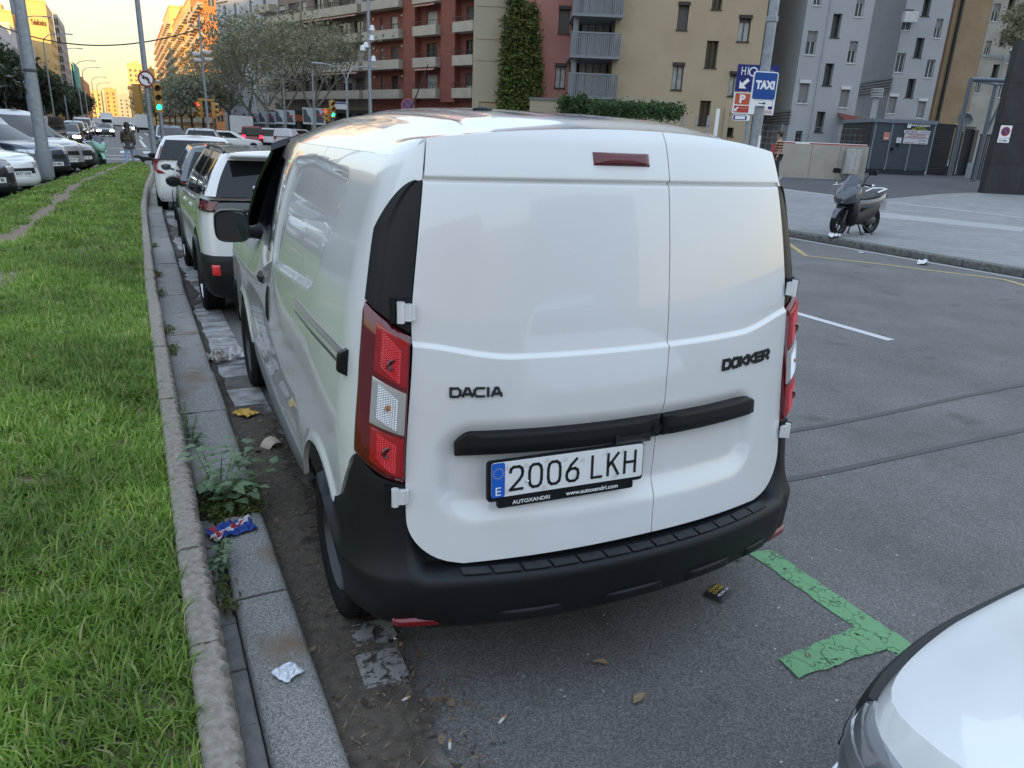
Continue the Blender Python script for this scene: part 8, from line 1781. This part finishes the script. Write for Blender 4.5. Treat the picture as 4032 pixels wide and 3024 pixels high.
    MB().tube([(-.10, -.02, .24), (-.30, -.20, .02)], .014, 6).build('side_stand', STEEL, t); MB().box((0, -.97, .78), (.16, .03, .06)).build('tail_light', REDL, t); MB().box((0, -1.0, .58), (.18, .01, .20)).build('number_plate', PLATEW, t)
    return t
f0, r0_ = hit(3290, 930), hit(3400, 912); d_ = (f0 - r0_)[:2]; ang = math.atan2(-(f0 - r0_)[0], (f0 - r0_)[1])
ang = math.radians(101); fw = np.array([-math.sin(ang), math.cos(ang)]); c_ = f0[:2] - fw * .72
scooter('motor_scooter', 'black and grey maxi scooter on its stand near the pavement edge', (c_[0], c_[1], zR(*c_)), ang, mat('scooter_slate', (.075, .085, .105), .25, metal=.4, coat=.8), BLACKP)
pm = on_y(372, 590, 33.5); scooter('motor_scooter', 'mint green scooter parked past the end of the slanted cars', (pm[0], 33.5, 0), math.radians(200), mat('mint_paint', (.22, .42, .33), .3, coat=.7), mat('mint_paint', 0))
# --- bucket by the kiosk
qb = hit(3717, 690); t = thing('bucket', 'pale green bucket standing at the foot of the black fence', 'bucket', (qb[0], qb[1], zR(qb[0], qb[1]))); MB().lathe([(0, .01), (.15, .0), (.205, .40), (.222, .40), (.222, .44), (.20, .44), (.145, .02)], 20, 'z').build('pail', mat('bucket_green', (.30, .36, .31), .5), t, smooth=40); MB().tube([(-.21, 0, .40), (-.15, .0, .30), (0, -.22, .26), (.15, 0, .30), (.21, 0, .40)], .008, 5).build('bail', CHROME, t)
# --- weeds in the kerb joint
LW = mat('goosefoot_leaf', (.10, .17, .075), .6, island=.35); STEM = mat('weed_stem', (.11, .16, .06), .7)
def weed(name, label, loc, stems, seed, ls=.05, droop=.3):
    rng = np.random.default_rng(seed); t = thing(name, label, 'weed', loc); mb = MB(); lm = []
    for (dx, dy, h) in stems:
        pts = [np.array([0, 0, 0.]) + np.array([dx, dy, 0]) * .1, np.array([dx * .45, dy * .45, h * .55]), np.array([dx, dy, h])]; mb.tube(pts, [.005, .004, .002], 5)
        for f in np.linspace(.22, 1.0, 11):
            p = (1 - f) ** 2 * pts[0] + 2 * f * (1 - f) * pts[1] + f * f * pts[2]; a = rng.uniform(0, 2 * PI); s = ls * rng.uniform(.55, 1.2) * (1.15 - .45 * f)
            d = np.array([math.cos(a), math.sin(a), rng.uniform(-.15, .35)]); d /= np.linalg.norm(d); sd = np.cross(d, [0, 0, 1]); sd /= np.linalg.norm(sd); up = np.cross(sd, d); st_ = p + d * s * .5
            mb.tube([p, st_], .0016, 3)
            tpl = [(0, 0, 0), (.25, .42, .02), (.55, .50, 0), (.62, .36, .03), (.95, .30, -.04), (1.45, 0, -.12), (.95, -.30, -.04), (.62, -.36, .03), (.55, -.50, 0), (.25, -.42, .02), (.6, 0, .07)]
            V = [tuple(st_ + (d * q[0] + sd * q[1] + up * (q[2] - droop * .18 * q[0] ** 2)) * s) for q in tpl]
            l_ = MB().add(V, [(10, i, (i + 1) % 10) for i in range(10)]); lm.append(l_)
    mb.build('stem', STEM, t)
    for l_ in lm: l_.build('leaf', LW, t, smooth=60)
    return t
weed('goosefoot_plant', 'leafy grey-green weed sprawling over the granite kerb beside the rear wheel', (.20, 3.28, .07), [(.10, .05, .24), (-.08, .10, .26), (.20, .22, .22), (.06, -.16, .20), (.24, .02, .16), (-.05, .28, .22), (.13, .34, .20), (.02, -.06, .28), (.16, -.08, .12)], 3, .062)
weed('goosefoot_plant', 'small weed tuft growing where the edging meets the kerb slabs, past the leafy weed', (.125, 4.05, .06), [(.05, .10, .16), (-.02, .2, .2), (.06, -.08, .12), (.0, .32, .18)], 8, .035)
weed('goosefoot_plant', 'small weed by the scrap of printed cloth', (.13, 2.72, .06), [(.03, .05, .12), (.02, -.10, .14), (.05, .12, .10)], 9, .034)
rng = np.random.default_rng(2); pts = [(rng.uniform(.13, .36), rng.uniform(3.10, 3.44), .07 + rng.uniform(0, .05)) for _ in range(150)]; cloud_thing('moss_patch', 'low mat of small creeping weeds filling the gap between two kerb slabs', 'weeds', (.25, 3.27, .05), pts, .011, 9, .02, LIVY)
for i_, y in enumerate((1.05, 2.52, 5.9, 6.6, 8.1, 9.2, 11.5)):
    pts = [(XR(y) + .105 + rng.uniform(-.01, .05), y + rng.uniform(-.13, .13), .07 + rng.uniform(0, .06)) for _ in range(26)]; cloud_thing('weed_tuft', 'tiny weed tuft below the kerb edging, ' + ORD[i_] + ' from the viewer', 'weed', (XR(y) + .12, y, .06), pts, .012, 7, .018, LIVY)
# --- litter
def crumple(name, label, cat, loc, size, mats, seed, h=.5, n_=9, rz=0., mfun=None, smooth=None):
    rng = np.random.default_rng(seed); G = []; MF = []
    for i in range(n_):
        G.append([(size[0] * (j / (n_ - 1) - .5) + rng.normal(0, size[0] * .02), size[1] * (i / (n_ - 1) - .5) + rng.normal(0, size[1] * .02), abs(rng.normal(0, h * size[0] * .12)) + .004) for j in range(n_)])
    if mfun: MF = [[mfun(i / (n_ - 2), j / (n_ - 2)) for j in range(n_ - 1)] for i in range(n_ - 1)]
    return tag(MB().grid(G, mf=MF or None).build(name, mats, None, smooth, loc, rz), label, cat)
FILM = mat('clear_wrapper', (.62, .66, .72), .12, coat=1., spec=.8)
crumple('plastic_wrapper', 'small clear plastic sachet lying on the granite kerb slab', 'wrapper', (.272, 2.00, .098), (.075, .075), FILM, 4, .5, 8, .5)
UJB, UJR, UJW = mat('cloth_blue', (.02, .06, .30), .7), mat('cloth_red', (.38, .03, .05), .7), mat('cloth_white', (.62, .62, .64), .7)
def uj(v, u):
    d = abs((u - .5) - (v - .5) * 1.2); return 1 if d < .07 else 2 if d < .20 else 0 if not (abs(u - .1) < .06) else 1
crumple('printed_scrap', 'crumpled scrap printed in blue, red and white beside the weeds on the kerb', 'cloth', (.215, 2.99, .100), (.19, .12), [UJB, UJR, UJW], 6, .45, 15, .2, uj)
crumple('yellow_card', 'bent yellow card lying in the gutter dirt by the kerb', 'card', (.47, 4.52, .05), (.10, .13), mat('yellow_card', (.50, .30, .03), .5), 7, .7, 6, .7)
t = thing('broken_cup', 'pale half of a broken cup lying in the gutter', 'cup', (.55, 3.98, .025), .4); mb = MB(); mb.grid([[(.062 * r_ * math.cos(a), .075 * (f - .5), .062 * r_ * math.sin(a)) for a in np.linspace(.05, PI - .05, 14)] for f, r_ in ((0, .75), (.5, .92), (1, 1.))]); mb.grid([[(.058 * r_ * math.cos(a), .075 * (f - .5), .058 * r_ * math.sin(a)) for a in np.linspace(.05, PI - .05, 14)] for f, r_ in ((0, .75), (.5, .92), (1, 1.))], flip=True); mb.build('shell', mat('beige_card', (.46, .38, .30), .7), t, smooth=60)
crumple('paper_tissue', 'crumpled white tissue lying across the gutter near the front wheel', 'tissue', (.66, 5.86, .03), (.26, .10), mat('tissue_white', (.70, .70, .70), .9), 11, 1.6, 10, .1)
crumple('foil_wrapper', 'crumpled brown and silver wrapper in the gutter left of the tissue', 'wrapper', (.44, 5.80, .03), (.16, .12), mat('foil_brown', (.30, .24, .20), .35, metal=.3, col2=(.55, .53, .52), scale=40), 12, 1.8, 9, .4)
t = crumple('flyer', 'black flyer with yellow lettering half under the van bumper', 'flyer', (1.985, 1.875, .006), (.11, .085), mat('flyer_black', (.012, .012, .013), .35), 13, .05, 4, .35)
YI = mat('flyer_yellow', (.55, .40, .03), .5)
for z_, txt, m_, hh in ((.024, 'COMPRO', YI, .014), (.006, 'COCHES', YI, .014), (-.016, '622 045 118', WINK, .012)): add_text('lettering', txt, t, frame((0, z_, .016), (1, 0, 0), (0, 1, 0), (0, 0, 1)), .02, m_, .0003, .0005, fit=(.08, hh))
for i_, (x, y, a, l) in enumerate(((.86, 1.62, .5, .018), (.66, 1.57, 1.2, .016), (.60, 1.80, .3, .017), (.66, 2.10, 1.9, .018), (.60, 2.18, .9, .017))):
    t = tag(MB().cyl((-l, 0, .006), (l * .3, 0, .006), .0045, n=7).build('cigarette_end', mat('paper_white', (.6, .58, .54), .8), None, 50, (x, y, .034 if x < .75 else .006), a), 'stubbed-out cigarette end in the gutter dirt, ' + ('out on the asphalt', 'nearest to the viewer', 'level with the bumper corner', 'just behind the rear tyre', 'against the kerb slab')[i_], 'cigarette end', 'cigarette ends in the gutter')
    MB().cyl((l * .3, 0, .006), (l, 0, .006), .0046, n=7).build('filter', mat('filter_tan', (.42, .22, .10), .8), t, 50)
DL = mat('dry_leaf', (.24, .17, .10), .8)
for i_, (x, y, a, s) in enumerate(((1.32, 1.52, .3, .035), (2.02, 1.44, 1., .02), (2.25, 2.05, 2.1, .028), (1.72, 2.02, .8, .022), (1.30, 1.72, 2.6, .03))):
    mb = MB(); mb.add([(-s, 0, .004), (-.3 * s, .45 * s, .010), (.5 * s, .32 * s, .013), (1.1 * s, 0, .004), (.5 * s, -.32 * s, .009), (-.3 * s, -.45 * s, .012), (.1 * s, 0, .003)], [(6, k, (k + 1) % 6) for k in range(6)]); tag(mb.build('dry_leaf', DL, None, 60, (x, y, .003), a), 'curled dry leaf on the asphalt, ' + ('below the plate frame', 'nearest the green branch line', 'right of the green line', 'under the bumper', 'left, towards the gutter')[i_], 'leaf', 'dry leaves on the asphalt')
for i_, (px, py) in enumerate(((3300, 955), (3398, 992), (3640, 1035))):
    q = on_z(px, py, .02); crumple('litter_scrap', 'white scrap of torn paper along the street kerb, ' + ('largest, below the scooter', 'smallest, in the middle', 'flat and spread, nearest the right edge')[i_], 'litter', (q[0] - (.15 if i_ == 0 else .05), q[1], .14 if i_ == 0 else .005), ((.40, .22), (.10, .08), (.36, .16))[i_], mat('tissue_white', 0), 20 + i_, .8, 8, .6)
